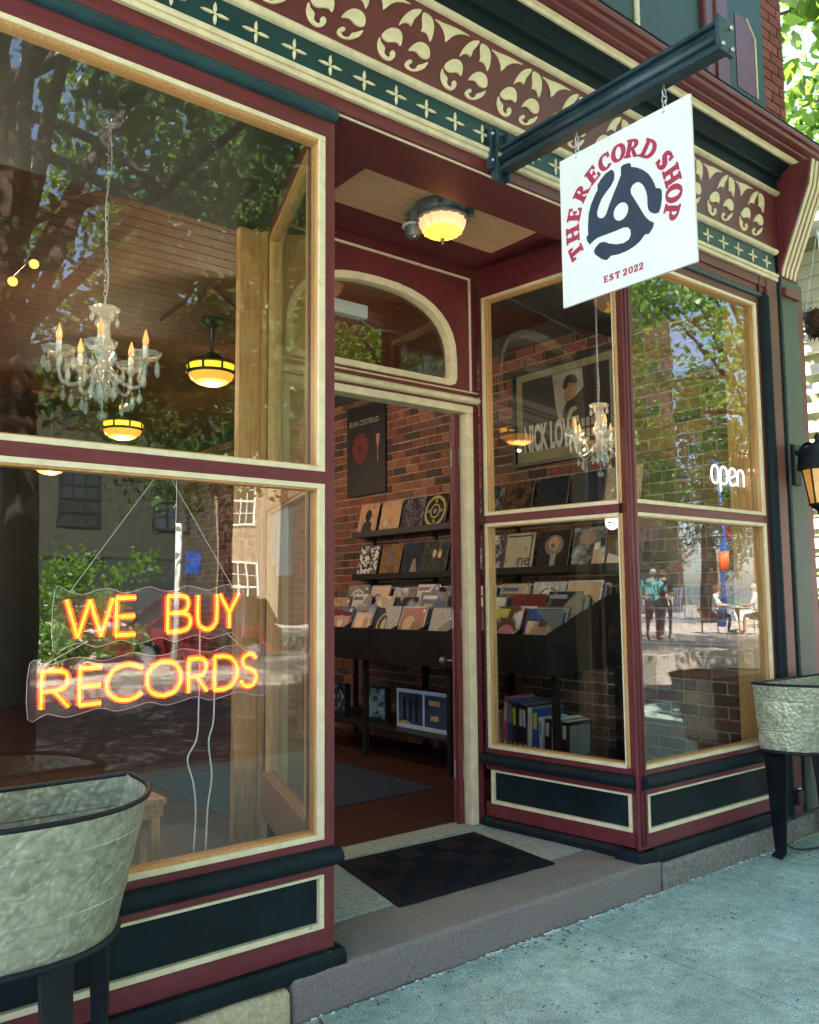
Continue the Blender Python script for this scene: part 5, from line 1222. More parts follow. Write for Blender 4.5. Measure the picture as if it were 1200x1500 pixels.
# ------------------------------------------------------------------ records on two picture ledges
def cover_mat(i, c1, c2, c3, kind=0, sc=9.0):
    m = bpy.data.materials.new('sleeve_cover'); m.use_nodes = True
    N = m.node_tree.nodes; L = m.node_tree.links; b = N['Principled BSDF']; b.inputs['Roughness'].default_value = 0.5; b.inputs['Specular IOR Level'].default_value = 0.15
    tc = N.new('ShaderNodeTexCoord'); n = N.new('ShaderNodeTexNoise'); n.inputs['Scale'].default_value = sc; n.inputs['Detail'].default_value = 6; n.inputs['Roughness'].default_value = .7 if kind == 2 else .5
    mp = N.new('ShaderNodeMapping'); mp.inputs['Location'].default_value = (i * 3.7, i * 1.3, i * 2.1); L.new(tc.outputs['Object'], mp.inputs['Vector']); L.new(mp.outputs['Vector'], n.inputs['Vector'])
    r = N.new('ShaderNodeValToRGB'); e = r.color_ramp.elements
    if kind == 1: r.color_ramp.interpolation = 'CONSTANT'
    e.new(0.5); e[0].position = .38; e[1].position = .5; e[2].position = .62
    for q, c in zip(e, (c1, c2, c3)): q.color = (*c, 1)
    L.new(n.outputs['Fac'], r.inputs['Fac']); L.new(r.outputs['Color'], b.inputs['Base Color'])
    return m
M['sleeve_edge'] = mat('sleeve_card_edge', (0.62, 0.60, 0.55), 0.7, var=0.08, scale=30, bump=0)
TAN = (0.46, 0.28, 0.16); BRN = (0.16, 0.075, 0.04); BLK = (0.013, 0.013, 0.016); NAVY = (0.014, 0.026, 0.055); CRM = (0.60, 0.54, 0.40); GRN = (0.035, 0.075, 0.055); RED = (0.22, 0.02, 0.03); GRY = (0.22, 0.23, 0.24); WHT = (0.72, 0.72, 0.70); BLU = (0.03, 0.09, 0.30); PUR = (0.07, 0.05, 0.09); PCH = (0.60, 0.36, 0.22)
def record(name, label, y, z, x, cov, lean=12, s=0.314, motif=None, group='records displayed on the picture ledges', thick=0.004, yaw=0.0):
    """sleeve standing on its lower edge at z, facing -X, its near-left corner towards larger Y"""
    t = thing(name, label, 'record', (x, y, z), group)
    M4 = Matrix.Translation((x, y, z)) @ Matrix.Rotation(yaw, 4, 'Z') @ Matrix.Rotation(math.radians(lean), 4, 'Y')
    g = G().box(0, -s / 2, 0, thick, s / 2, s).xform(M4); out(g, 'sleeve', M['sleeve_edge'], t)
    g = G(); g._add([(-.0006, -s / 2 + .001, .001), (-.0006, -s / 2 + .001, s - .001), (-.0006, s / 2 - .001, s - .001), (-.0006, s / 2 - .001, .001)], [(0, 1, 2, 3)]); g.xform(M4)
    cv_ = out(g, 'cover_print', cov, t)
    if motif:
        for q, (kind, mm, args) in enumerate(motif):
            g = G(); l = -.0012 - q * .0004
            if kind == 'ell':
                cu, cv2, ru, rv = args; g._add([(l, s * (.5 - cu - ru * math.cos(a)), s * (cv2 + rv * math.sin(a))) for a in [2 * PI * k / 24 for k in range(24)]], [tuple(range(24))])
            elif kind == 'ring':
                cu, cv2, ru, w = args; n_ = 28; vs = []
                for k in range(n_):
                    a = 2 * PI * k / n_; vs += [(l, s * (.5 - cu - ru * math.cos(a)), s * (cv2 + ru * math.sin(a))), (l, s * (.5 - cu - (ru - w) * math.cos(a)), s * (cv2 + (ru - w) * math.sin(a)))]
                g._add(vs, [(2 * k, 2 * ((k + 1) % n_), 2 * ((k + 1) % n_) + 1, 2 * k + 1) for k in range(n_)])
            elif kind == 'poly':
                g._add([(l, s * (.5 - u), s * v) for u, v in args], [tuple(range(len(args)))])
            g.xform(M4); out(g, 'cover_motif', mm, cv_)
    return t
def flat(c, r=0.35): return mat('cover_ink', c, r, var=0.08, scale=20, bump=0)
K = {k: flat(v) for k, v in dict(tan=TAN, brown=BRN, black=BLK, navy=NAVY, cream=CRM, green=GRN, red=RED, grey=GRY, white=WHT, blue=BLU, peach=PCH, gold=(0.42, 0.36, 0.14), yellow=(0.65, 0.55, 0.05), pink=(0.55, 0.12, 0.2)).items()}
M['packs'] = brick_mat('packed_sleeves', [(.45, .44, .42), (.05, .06, .08), (.22, .03, .04), (.10, .12, .16), (.5, .46, .36), (.03, .05, .12), (.2, .2, .2), (.25, .14, .07)], 0.6)
for zl, lab in ((2.115, 'upper black picture ledge of records on the brick wall'), (1.695, 'lower black picture ledge of records on the brick wall')):
    t = thing('picture_ledge', lab, 'shelf', (5.0, 5.3, zl), 'record ledges on the brick wall')
    out(G().box(4.945, 3.55, zl - .028, 5.085, 7.14, zl), 'ledge_board', M['black'], t, bevel=0.002)
    out(G().box(4.930, 3.55, zl - .028, 4.9445, 7.14, zl + .030), 'ledge_lip', M['black'], t, bevel=0.002)
    for yb in (3.9, 4.95, 6.0, 6.95): out(G().box(5.06, yb - .02, zl - .20, 5.088, yb + .02, zl - .0285), 'ledge_bracket', M['black'], t)
fig = lambda m1, m2: [('ell', m1, (.5, .62, .16, .20)), ('poly', m2, [(.2, 0), (.8, 0), (.72, .38), (.5, .46), (.28, .38)])]
UP = [  # from the far end towards the window
 ('tan record sleeve with a dark head and shoulders, far end of the upper ledge', cover_mat(1, TAN, PCH, TAN), fig(K['black'], K['black'])),
 ('plain peach record sleeve, second from the far end of the upper ledge', cover_mat(2, PCH, PCH, TAN), [('ell', K['cream'], (.3, .3, .12, .12))]),
 ('dark purple crowd record sleeve beside the gold ring one, upper ledge', cover_mat(3, BLK, PUR, GRY, 2, 22), None),
 ('black record sleeve with a large gold ring on the upper ledge', cover_mat(4, BLK, BLK, (0.03, 0.03, 0.02)), [('ring', K['gold'], (.5, .5, .47, .09)), ('ring', K['gold'], (.5, .5, .22, .05)), ('ell', K['grey'], (.5, .5, .08, .08)), ('ell', K['gold'], (.5, .8, .05, .05)), ('ell', K['gold'], (.5, .2, .05, .05)), ('ell', K['gold'], (.22, .5, .05, .05)), ('ell', K['gold'], (.78, .5, .05, .05))]),
 ('green landscape record sleeve behind the open door on the upper ledge', cover_mat(5, GRN, BRN, GRN, 2), None),
 ('grey record sleeve behind the door jamb on the upper ledge', cover_mat(6, GRY, BLK, GRY), None),
 ('brown black record sleeve at the left edge of the entrance window, upper ledge', cover_mat(7, BLK, BRN, BLK), None),
 ('nearly black record sleeve, upper ledge under the framed poster', cover_mat(8, BLK, NAVY, BLK), None),
 ('dark navy record sleeve next to the tan map one, upper ledge', cover_mat(9, NAVY, NAVY, (0.02, 0.04, 0.09)), None),
 ('large tan record sleeve with a brown label, below the right chandelier', cover_mat(10, TAN, CRM, TAN), [('poly', K['brown'], [(.30, .50), (.68, .46), (.66, .68), (.34, .70)]), ('poly', K['peach'], [(.70, .35), (.98, .55), (.98, .90), (.80, .70)])]),
]
LO = [
 ('black and white scribbled record sleeve, far end of the lower ledge', cover_mat(11, WHT, BLK, WHT, 1, 26), None),
 ('brown record sleeve with a dark oval portrait on the lower ledge', cover_mat(12, (0.22, 0.12, 0.04), (0.26, 0.15, 0.05), BRN), [('ell', K['black'], (.5, .52, .17, .24)), ('ell', K['navy'], (.5, .55, .08, .12))]),
 ('dark blue record sleeve with a small reddish figure on the lower ledge', cover_mat(13, NAVY, NAVY, BLK), [('poly', K['brown'], [(.4, .05), (.75, .05), (.62, .5), (.52, .5)])]),
 ('dark green record sleeve with pale faces on the lower ledge', cover_mat(14, GRN, BLK, (0.10, 0.12, 0.09), 2, 12), [('ell', K['tan'], (.42, .62, .08, .12)), ('ell', K['tan'], (.66, .58, .08, .12))]),
 ('red record sleeve behind the open door on the lower ledge', cover_mat(15, RED, BLK, RED), None),
 ('grey photograph record sleeve behind the door jamb on the lower ledge', cover_mat(16, GRY, BLK, WHT, 2), None),
 ('cream sleeve with a dotted border at the left edge of the entrance window', cover_mat(17, CRM, CRM, (0.30, 0.40, 0.33), 1, 14), [('poly', K['black'], [(.88, .03), (.93, .03), (.93, .97), (.88, .97)]), ('poly', K['black'], [(.05, .90), (.87, .90), (.87, .94), (.05, .94)])]),
 ('black sleeve with a brown haloed face, lower ledge', cover_mat(18, BLK, BLK, (.03, .02, .02)), [('ell', K['brown'], (.5, .62, .30, .26)), ('ell', K['tan'], (.5, .66, .17, .17)), ('poly', K['grey'], [(.42, 0), (.58, 0), (.60, .40), (.42, .40)]), ('ell', K['black'], (.47, .60, .07, .07))]),
 ('black and white photo collage sleeve on the lower ledge', cover_mat(19, BLK, GRY, WHT, 2, 10), [('ell', K['brown'], (.45, .75, .28, .18)), ('poly', K['tan'], [(.62, .02), (.96, .02), (.92, .40), (.66, .52)]), ('poly', K['white'], [(.68, .45), (.82, .45), (.82, .62), (.68, .60)])]),
 ('sleeve with long brown hair over a white collar on the lower ledge', cover_mat(20, BRN, (0.09, 0.05, 0.03), BLK, 2, 6), [('poly', K['cream'], [(0, 0), (.95, 0), (.92, .26), (.6, .32), (.35, .26), (.05, .34)]), ('ell', K['tan'], (.70, .58, .13, .18)), ('poly', K['brown'], [(.30, .30), (.55, .34), (.60, .80), (.40, .86), (.2, .6)])]),
]
for rows, zl in ((UP, 2.115), (LO, 1.695)):
    for k, (lab, cm, mo) in enumerate(rows):
        record('record_sleeve', lab, 6.93 - k * 0.348 + (0.02 if k % 3 == 0 else 0), zl + 0.001, 4.965, cm, 13, motif=mo)
cu_o = text_mesh('ne', 0.13, K['black'], [o for o in bpy.data.objects if o.get('label', '').startswith('cream sleeve with a dotted')][0], (4.87, 1.74), .0, sx=1.1, bold=0.002, name='cover_motif')
for v in cu_o.data.vertices:   # lean the letters with their sleeve
    w = v.co + wloc(cu_o.parent); v.co = Vector((4.9622 + (w.z - 1.696) * math.tan(math.radians(13)), w.y, w.z)) - wloc(cu_o.parent)

# ------------------------------------------------------------------ record bin
rb = thing('record_bin', 'long black sloping record bin on legs along the brick wall', 'record bin', (4.6, 5.3, 0.128))
YB0, YB1 = 3.905, 7.25
out(G().prism([(4.26, .965), (5.075, 1.0), (5.075, 1.515), (4.92, 1.50), (4.26, 1.236)], 'y', YB0, YB0 + .02).xform(Matrix.Identity(4)), 'end_panel', M['black'], rb, bevel=0.002)
out(G().prism([(4.26, .965), (5.075, 1.0), (5.075, 1.515), (4.92, 1.50), (4.26, 1.236)], 'y', YB1 - .02, YB1), 'end_panel', M['black'], rb)
out(G().box(4.26, YB0 + .021, .965, 4.28, YB1 - .021, 1.236), 'front_panel', M['black'], rb, bevel=0.002)
out(G().box(4.285, YB0 + .021, .985, 5.07, YB1 - .021, 1.005), 'bin_bottom', M['black'], rb)
for k in range(1, 9):
    yk = YB0 + k * (YB1 - YB0) / 9.5
    out(G().prism([(4.285, 1.008), (5.07, 1.008), (5.07, 1.49), (4.92, 1.475), (4.285, 1.225)], 'y', yk, yk + .008), 'divider', M['black'], rb)
for y in (3.93, 5.0, 6.1, 7.2):
    for x in (4.36, 5.02): out(G().box(x - .02, y - .02, .146, x + .02, y + .02, .982), 'leg', M['black'], rb)
out(G().box(4.35, 3.80, .385, 5.05, 7.22, .405), 'lower_shelf', M['black'], rb)
r = random.Random(21)
pal = [WHT, GRY, NAVY, BLK, RED, CRM, TAN, (0.30, 0.36, 0.42), BLU, (0.52, 0.55, 0.60), BRN, GRN]
names_c = {WHT: 'white', GRY: 'grey', NAVY: 'navy', BLK: 'black', RED: 'dark red', CRM: 'cream', TAN: 'tan', (0.30, 0.36, 0.42): 'slate blue', BLU: 'bright blue', (0.52, 0.55, 0.60): 'pale blue', BRN: 'brown', GRN: 'green'}
colw = (YB1 - YB0) / 9.5
tier_x = [(4.335, 1.130, 20), (4.565, 1.215, 19), (4.80, 1.290, 17)]
pick = {0: [BLU, BRN, NAVY, GRY, (0.52, 0.55, 0.60), NAVY, (0.30, 0.36, 0.42), RED, GRY], 1: [NAVY, RED, GRN, BLK, GRY, BLK, CRM, WHT, TAN], 2: [WHT, WHT, CRM, WHT, GRY, WHT, WHT, CRM, GRY]}
idx = 0
ordn = ['nearest the window', 'second from the window', 'third from the window', 'fourth from the window', 'behind the door jamb', 'just inside the door', 'next to the doorway', 'mid doorway', 'furthest into the shop']
for tr, (x, z, ln) in enumerate(tier_x):
    for k in range(9):
        c = pick[tr][k]; yc = YB0 + (k + .52) * colw + r.uniform(-.018, .018)
        c2 = r.choice(pal); mo = None; q = r.random()
        if tr == 0 and k == 1: mo = [('poly', K['yellow'], [(.1, .72), (.55, .72), (.60, .94), (.12, .94)]), ('ell', K['pink'], (.6, .35, .25, .2))]
        elif tr == 1 and k == 1: mo = [('poly', K['white'], [(.25, .62), (.8, .62), (.8, .70), (.25, .70)])]
        else:
            ks = ['tan', 'grey', 'red', 'white', 'peach', 'black', 'cream', 'blue', 'navy', 'brown', 'green', 'gold']; P_ = lambda: K[r.choice(ks)]; st_ = (idx * 5) % 7
            if st_ == 0: mo = [('poly', P_(), [(.06, .06), (.94, .06), (.94, .70), (.06, .70)]), ('ell', K['tan'], (.5, .52, .13, .17)), ('poly', K['black'], [(.25, .06), (.75, .06), (.66, .32), (.34, .32)]), ('ell', K['brown'], (.5, .64, .13, .08))]
            elif st_ == 1: mo = [('poly', P_(), [(0, 0), (1, 0), (1, .34), (0, .42)]), ('poly', P_(), [(0, .42), (1, .34), (1, .50), (.55, .62), (0, .52)]), ('ell', P_(), (.74, .76, .09, .09))]
            elif st_ == 2: mo = [('poly', P_(), [(.10, .10), (.90, .10), (.90, .74), (.10, .74)]), ('poly', P_(), [(.16, .16), (.50, .16), (.50, .68), (.16, .68)]), ('ell', P_(), (.68, .42, .12, .2)), ('poly', P_(), [(.10, .80), (.62, .80), (.62, .90), (.10, .90)])]
            elif st_ == 3: mo = [('poly', P_(), [(0, 0), (.65, 0), (1, .55), (1, 1), (.8, 1)]), ('poly', P_(), [(.05, .82), (.55, .82), (.55, .92), (.05, .92)])]
            elif st_ == 4: mo = [('ring', P_(), (.5, .5, .36, .05)), ('ell', P_(), (.5, .5, .2, .2)), ('poly', P_(), [(.47, .1), (.53, .1), (.53, .9), (.47, .9)])]
            elif st_ == 5: mo = [('poly', P_(), [(.30 * a_, 0), (.30 * a_ + .24, 0), (.30 * a_ + .24, .7), (.30 * a_, .7)]) for a_ in range(1, 3)] + [('ell', K['tan'], (.42, .58, .08, .1)), ('ell', K['tan'], (.72, .56, .08, .1)), ('ell', K['peach'], (.14, .55, .08, .1))]
            else: mo = [('poly', P_(), [(.04, .04), (.96, .04), (.96, .96), (.04, .96)]), ('ell', P_(), (.4, .45, .25, .3)), ('poly', P_(), [(.4, .2), (.9, .1), (.85, .5), (.55, .6)])]
            if r.random() < .4: mo.append(('ell', K['white'], (.88, .88, .045, .045)))
        tn = ['front', 'middle', 'back'][tr]
        record('record_sleeve', f'{names_c[c]} record in the {tn} row of the black bin, {ordn[k]}', yc, z + r.uniform(-.022, .02), x, cover_mat(40 + idx, c, tuple(.7 * v for v in c), tuple(min(1, 1.3 * v) for v in c) if q < .6 else c2), ln + r.uniform(-4, 5), motif=mo, group='records filed in the black bin', yaw=r.uniform(-.11, .11)); idx += 1
        g = G()
        for s_ in range(7):
            yy = yc + r.uniform(-.012, .012); M4 = Matrix.Translation((x + .012 + s_ * .014, yy, z + r.uniform(-.045, -.008))) @ Matrix.Rotation(math.radians(ln - 1), 4, 'Y')
            st = len(g.v); g.box(0, -.157, 0, .0035, .157, .314)
            g.xform(M4, st)
        if k < 9:
            o = out(g, 'filed_records', M['packs'], loc=(x, yc, z)); tag(o, 'pack of record sleeves filed behind the front covers in the black bin', 'records', 'packs of filed records', kind='stuff')
# title cards that stand up along the back of the bin
M['card'] = mat('white_title_card', (0.62, 0.72, 0.80), 0.5, var=0.04, bump=0)
for k in range(9):
    yc = YB0 + (k + .52) * colw
    o = out(G().box(4.985, yc - .145, 1.43, 4.989, yc + .145, 1.585), 'title_card', M['card'], loc=(4.985, yc, 1.43)); tag(o, f'pale blank title card at the back of the bin, {ordn[k]}', 'divider card', 'title cards of the record bin')

# ------------------------------------------------------------------ books and boxed sets on the lower shelf
bk = [  # thickness, height, depth, colour, label
 (.034, .315, .26, 'navy', 'dark blue book, far end of the row on the lower shelf'), (.030, .30, .26, 'black', 'black book beside the dark blue one, far end of the lower shelf row'),
 (.05, .26, .26, 'brown', 'short brown book between two taller dark ones'), (.028, .27, .26, 'grey', 'thin grey book after the short brown one'),
 (.042, .37, .28, 'pink', 'tall pink book, tallest of the row on the lower shelf'), (.05, .355, .28, 'blue', 'bright blue book next to the tall pink one'),
 (.045, .335, .28, 'navy', 'navy book to the right of the bright blue one'), (.05, .33, .28, 'black', 'thick black book in the middle of the lower shelf row'), (.03, .325, .27, 'navy', 'slim navy book next to the white spines'),
 (.034, .315, .26, 'white', 'white spined book, first of the two pale ones'), (.05, .315, .27, 'blue', 'blue box set between the white spines'), (.03, .26, .26, 'white', 'low white spined book, second of the two pale ones'),
 (.05, .255, .26, 'black', 'black box set behind the bin leg'), (.04, .265, .26, 'white', 'white box with dark portrait, near the window end'), (.035, .26, .26, 'grey', 'grey book near the window end of the row'), (.05, .25, .26, 'black', 'black and white book nearest the window on the lower shelf')]
y = 4.66
for i, (t_, h, d, c, lab) in enumerate(bk):
    y -= t_ + .004
    if 9 < i < 14: y -= .012
    b_ = thing('book', lab, 'book', (4.56, y, .405), 'books and box sets on the lower shelf')
    M4 = Matrix.Translation((4.42, y, .406)) @ Matrix.Rotation(math.radians(r.uniform(-2, 3)), 4, 'X')
    out(G().box(0, 0, 0, d, t_, h).xform(M4), 'cover', K[c], b_, bevel=0.002)
    out(G().box(.004, .004, .004, d - .003, t_ - .004, h + .0006).xform(M4), 'pages', M['sleeve_edge'], b_)
    cc = r.choice(['white', 'cream', 'yellow', 'grey', 'red'])
    g = G().box(-.0012, t_ * .2, h * .55, -.0002, t_ * .8, h * .9); g.box(-.0012, t_ * .25, h * .08, -.0002, t_ * .75, h * .18); out(g.xform(M4), 'spine_title', K[cc], b_)
    if i >= 12:
        g = G().box(d * .1, -.0012, h * .1, d * .9, -.0002, h * .9); out(g.xform(M4), 'cover_print', K['grey' if i % 2 else 'white'], b_)
bx = thing('boxed_set', 'blue boxed record set with three standing figures on its cover, lower shelf', 'box set', (4.5, 5.50, .405))
XP_s = XP; XP = 4.50
out(G().box(4.50, 5.06, .406, 4.58, 5.85, .735), 'box_case', K['black'], bx, bevel=0.003)
M['boxblue'] = mat('box_cover_blue', (0.05, 0.09, 0.20), 0.3, scale=6, rgb2=(0.02, 0.03, 0.08), bump=0); M['boxpale'] = mat('box_cover_pale', (0.42, 0.56, 0.70), 0.35, var=0.05, bump=0)
g = G(); on_wall(g, [(5.065, .410), (5.845, .410), (5.845, .730), (5.065, .730)], .0012); bc = out(g, 'cover_print', M['boxpale'], bx)
g = G(); on_wall(g, [(5.50, .445), (5.82, .445), (5.82, .70), (5.50, .70)], .0018); on_wall(g, [(5.09, .445), (5.475, .445), (5.475, .70), (5.09, .70)], .0018); out(g, 'cover_panel', M['boxblue'], bc)
g = G()
for yy in (5.74, 5.66, 5.58):
    on_wall(g, [(yy + a * .9, .47 + b_) for a, b_ in [(-.022, 0), (.022, 0), (.02, .10), (.03, .16), (.012, .178), (.012, .20), (-.012, .20), (-.012, .178), (-.03, .16), (-.02, .10)]], .0024)
out(g, 'cover_figure', K['black'], bc)
g = G(); on_wall(g, [(5.82, .455), (5.74, .475), (5.66, .455), (5.66, .447), (5.82, .447)], .0026); on_wall(g, [(5.40, .50), (5.30, .50), (5.30, .54), (5.40, .54)], .0026); on_wall(g, [(5.42, .62), (5.28, .62), (5.28, .66), (5.42, .66)], .0026); out(g, 'cover_mark', K['gold'], bc)
XP = XP_s
bx2 = thing('boxed_set', 'dark boxed set with a pale blue photograph, further inside on the lower shelf', 'box set', (4.5, 6.2, .405))
out(G().box(4.50, 6.0, .406, 4.56, 6.32, .71), 'box_case', K['black'], bx2, bevel=0.003)
out(G().box(4.4985, 6.02, .45, 4.4995, 6.25, .70), 'cover_print', cover_mat(90, NAVY, (0.20, 0.34, 0.42), BLK, 2, 8), bx2)
bx3 = thing('boxed_set', 'furthest dark boxed set with a speckled cover on the lower shelf', 'box set', (4.5, 6.8, .405))
out(G().box(4.50, 6.62, .406, 4.56, 6.92, .70), 'box_case', K['black'], bx3, bevel=0.003)
out(G().box(4.4985, 6.64, .45, 4.4995, 6.86, .69), 'cover_print', cover_mat(91, NAVY, BLK, (0.25, 0.3, 0.36), 2, 20), bx3)

# ------------------------------------------------------------------ small things in the left window
for lab, s0, s1, z0, z1 in (('larger sheet of white paper taped inside the left entrance window', .50, .80, 1.60, 1.925), ('narrower sheet of white paper beside the larger one in the left entrance window', .825, .93, 1.655, 1.915)):
    g = G(); fr = LS; fr.box(g, s0, s1, -0.046, -0.045, z0, z1)
    tag(out(g, 'paper_notice', M['paper'], loc=(1.95, 3.4, z0)), lab, 'paper notice', 'papers taped in the entrance window')
st = thing('slatted_stool', 'small pine slatted stool behind the left planter, inside the window', 'stool', (1.20, 3.22, 0.44))
for k in range(4): out(G().box(1.03 + 0, 3.10 + k * .062, .745, 1.315, 3.155 + k * .062, .768), 'slat', M['pine_h'], st, bevel=0.003)
out(G().box(1.04, 3.11, .70, 1.305, 3.335, .743), 'apron', M['pine_h'], st)
for x in (1.055, 1.275):
    for y in (3.12, 3.30): out(G().box(x - .016, y - .016, .441, x + .016, y + .016, .699), 'leg', M['pine'], st, bevel=0.002)
mo = thing('door_closer', 'white door closer box on the inside above the door, behind the fanlight', 'door closer', (2.7, 3.97, 3.2))
out(G().box(2.50, 3.967, 3.12, 2.86, 4.03, 3.20), 'closer_body', M['white'], mo, bevel=0.006)
out(G().tube([(2.82, 4.0, 3.12), (2.95, 4.02, 3.08), (3.10, 4.0, 3.10)], .008, 6), 'closer_arm', M['steel'], mo)
rg = thing('floor_rug', 'dark blue rug on the shop floor just inside the door', 'rug', (3.1, 5.2, .147))
out(G().box(2.5, 4.75, .1465, 4.0, 6.4, .154), 'rug_field', mat('blue_rug', (0.02, 0.035, 0.07), 0.95, var=0.2, scale=60, bump=0.4, bscale=200), rg, bevel=0.002)
# the rest of the shop floor: dark shelving along the rear and left walls
for lab, x0, x1, y0, y1, h in (('dark tall shelf unit against the rear wall of the shop', -2.2, 2.4, 11.45, 11.88, 2.3), ('dark record racks along the far left wall of the shop', -3.08, -2.5, 5.0, 11.0, 1.3)):
    t = thing('shelf_unit', lab, 'shelf unit', ((x0 + x1) / 2, (y0 + y1) / 2, .128))
    out(G().box(x0, y0, .13, x1, y1, .20), 'plinth', M['black'], t)
    n = 4 if h > 2 else 2
    for k in range(n + 1): zz = .20 + (h - .2) * k / n; out(G().box(x0, y0, zz, x1, y1, zz + .03), 'shelf_board', M['black'], t)
    for k in range(6): xx = x0 + (x1 - x0 - .03) * k / 5; yy = y0 + (y1 - y0 - .03) * k / 5; out(G().box(xx, y0, .2305, xx + .03, y1, h) if x1 - x0 > y1 - y0 else G().box(x0, yy, .2305, x1, yy + .03, h), 'upright', M['black'], t)
# ------------------------------------------------------------------ wall lantern, nest basket, neighbour
ln_ = thing('wall_lantern', 'black iron wall lantern with lit amber glass on the right-hand pilaster', 'wall lantern', (5.45, 2.78, 2.35))
lx, ly = 5.40, 2.60
out(G().box(5.40, 2.755, 2.20, 5.49, 2.779, 2.47), 'back_plate', M['iron'], ln_, bevel=0.006)
out(G().tube(bez([(5.445, 2.76, 2.40), (5.44, 2.70, 2.46), (5.42, 2.64, 2.45), (lx, ly, 2.40)], 6), .012, 8), 'bracket_arm', M['iron'], ln_, smooth=True)
out(G().lathe([(0, 2.52), (.012, 2.51), (.02, 2.49), (.012, 2.47), (.04, 2.445), (.085, 2.42), (.115, 2.375), (.125, 2.30), (.130, 2.285), (.11, 2.28)], (lx, ly, 0), 18), 'lantern_hood', M['iron'], ln_, auto=45)
M['lantern_glass'] = mat('amber_lantern_glass', (0.50, 0.27, 0.06), 0.15, var=0.2, scale=10, bump=0.0, emit=(1, .45, .08), estr=0.035)
out(G().lathe([(.100, 2.279), (.062, 2.06)], (lx, ly, 0), 8), 'lantern_glass', M['lantern_glass'], ln_)
g = G()
for k in range(8):
    a = 2 * PI * k / 8; g.tube([(lx + .103 * math.cos(a), ly + .103 * math.sin(a), 2.282), (lx + .064 * math.cos(a), ly + .064 * math.sin(a), 2.058)], .006, 5)
g.tube([(lx + .064 * math.cos(a), ly + .064 * math.sin(a), 2.058) for a in [2 * PI * k / 16 for k in range(16)]], .008, 6, closed=True)
out(g, 'lantern_bars', M['iron'], ln_)
out(G().lathe([(.066, 2.058), (.05, 2.035), (.02, 2.02), (.022, 2.0), (0, 1.985)], (lx, ly, 0), 14), 'lantern_base', M['iron'], ln_, auto=45)
M['twig'] = mat('dry_twigs', (0.075, 0.040, 0.022), 0.9, var=0.3, scale=20, bump=0.3)
nb = thing('twig_basket', 'round basket of dark dry twigs hanging on thin wires beside the building corner', 'hanging basket', (6.12, 2.85, 3.42))
g = G(); r = random.Random(9)
for k in range(150):
    a = r.uniform(0, 2 * PI); rr = r.uniform(.09, .15); z = 3.36 + r.uniform(0, .17); ln2 = r.uniform(.5, 1.3)
    pts = [(6.12 + rr * math.cos(a + ln2 * q / 4) + r.gauss(0, .006), 2.85 + rr * math.sin(a + ln2 * q / 4) + r.gauss(0, .006), z + r.gauss(0, .006) + .02 * q * r.uniform(-.4, .5)) for q in range(5)]
    g.tube(pts, r.uniform(.002, .005), 4)
for k in range(40):
    a = r.uniform(0, 2 * PI); z = 3.50; g.tube([(6.12 + .12 * math.cos(a), 2.85 + .12 * math.sin(a), z), (6.12 + .16 * math.cos(a + .2), 2.85 + .16 * math.sin(a + .2), z + r.uniform(.03, .12))], .0016, 4)
out(g, 'twig_weave', M['twig'], nb)
out(G().lathe([(.10, 3.37), (.13, 3.40), (.13, 3.52), (0.0, 3.50)], (6.12, 2.85, 0), 14), 'basket_liner', M['twig'], nb)
for a in (0.3, 2.4, 4.5): out(G().tube([(6.12 + .13 * math.cos(a), 2.85 + .13 * math.sin(a), 3.50), (6.10, 2.85, 4.15)], .0025, 4), 'hanging_wire', M['steel'], nb)

M['siding'] = mat('cream_siding', (0.66, 0.60, 0.44), 0.6, var=0.05, scale=3, bump=0.05)
M['whitewood'] = mat('white_painted_slat', (0.80, 0.80, 0.76), 0.5, var=0.04, bump=0.05)
M['olive'] = mat('olive_boards', (0.26, 0.27, 0.14), 0.7, var=0.15)  # even olive colour of the house body behind the slats
nh = thing('neighbour_house', 'cream clapboard house beyond the right end of the shop', 'house', (8.3, 6.0, 0))
g = G().box(7.62, 3.10, 0, 12.0, 11.0, 4.75); out(g, 'house_body', M['olive'], nh)
z = 3.66
sdp = None
while z < 4.62:
    g = G().prism([(7.619, z), (7.596, z), (7.612, z + .118), (7.619, z + .118)], 'y', 0, 1).xform(Matrix(((1, 0, 0, 0), (0, 7.9, 0, 3.10), (0, 0, 1, 0), (0, 0, 0, 1))))
    out(g, 'clapboard', M['siding'], nh); z += .12
out(G().prism([(7.3, 3.0), (12.3, 3.0), (12.3, 11.3), (7.3, 11.3)], 'z', 4.75, 4.85), 'roof_eave', M['whitewood'], nh)
ss = thing('slatted_screen', 'screen of wide white horizontal slats on the side of the cream house', 'slatted screen', (7.5, 5.0, 0))
z = 1.2
while z < 3.55:
    out(G().box(7.46, 3.10, z, 7.49, 7.5, z + .088), 'slat', M['whitewood'], ss, bevel=0.003); z += .172
for y in (3.12, 5.3, 7.4): out(G().box(7.491, y, 0.0, 7.55, y + .08, 3.60), 'screen_post', M['whitewood'], ss)
M['wicker'] = mat('golden_wicker', (0.60, 0.34, 0.06), 0.7, scale=30, rgb2=(0.32, 0.15, 0.02), bump=0.5, bscale=120)
wh = thing('wicker_hamper', 'golden wicker hamper standing beyond the right planter at the picture edge', 'hamper', (6.32, 3.02, 0.75))
g = G()
for k in range(14):
    z = .98 + k * .036; rr = .20 + .03 * math.sin(k / 13 * PI)
    g.tube([(6.23 + rr * math.cos(a) * (1 + .02 * math.cos(9 * a + k * PI)), 3.0 + rr * math.sin(a), z + .004 * math.cos(9 * a + k * PI)) for a in [2 * PI * q / 36 for q in range(36)]], .018, 5, closed=True)
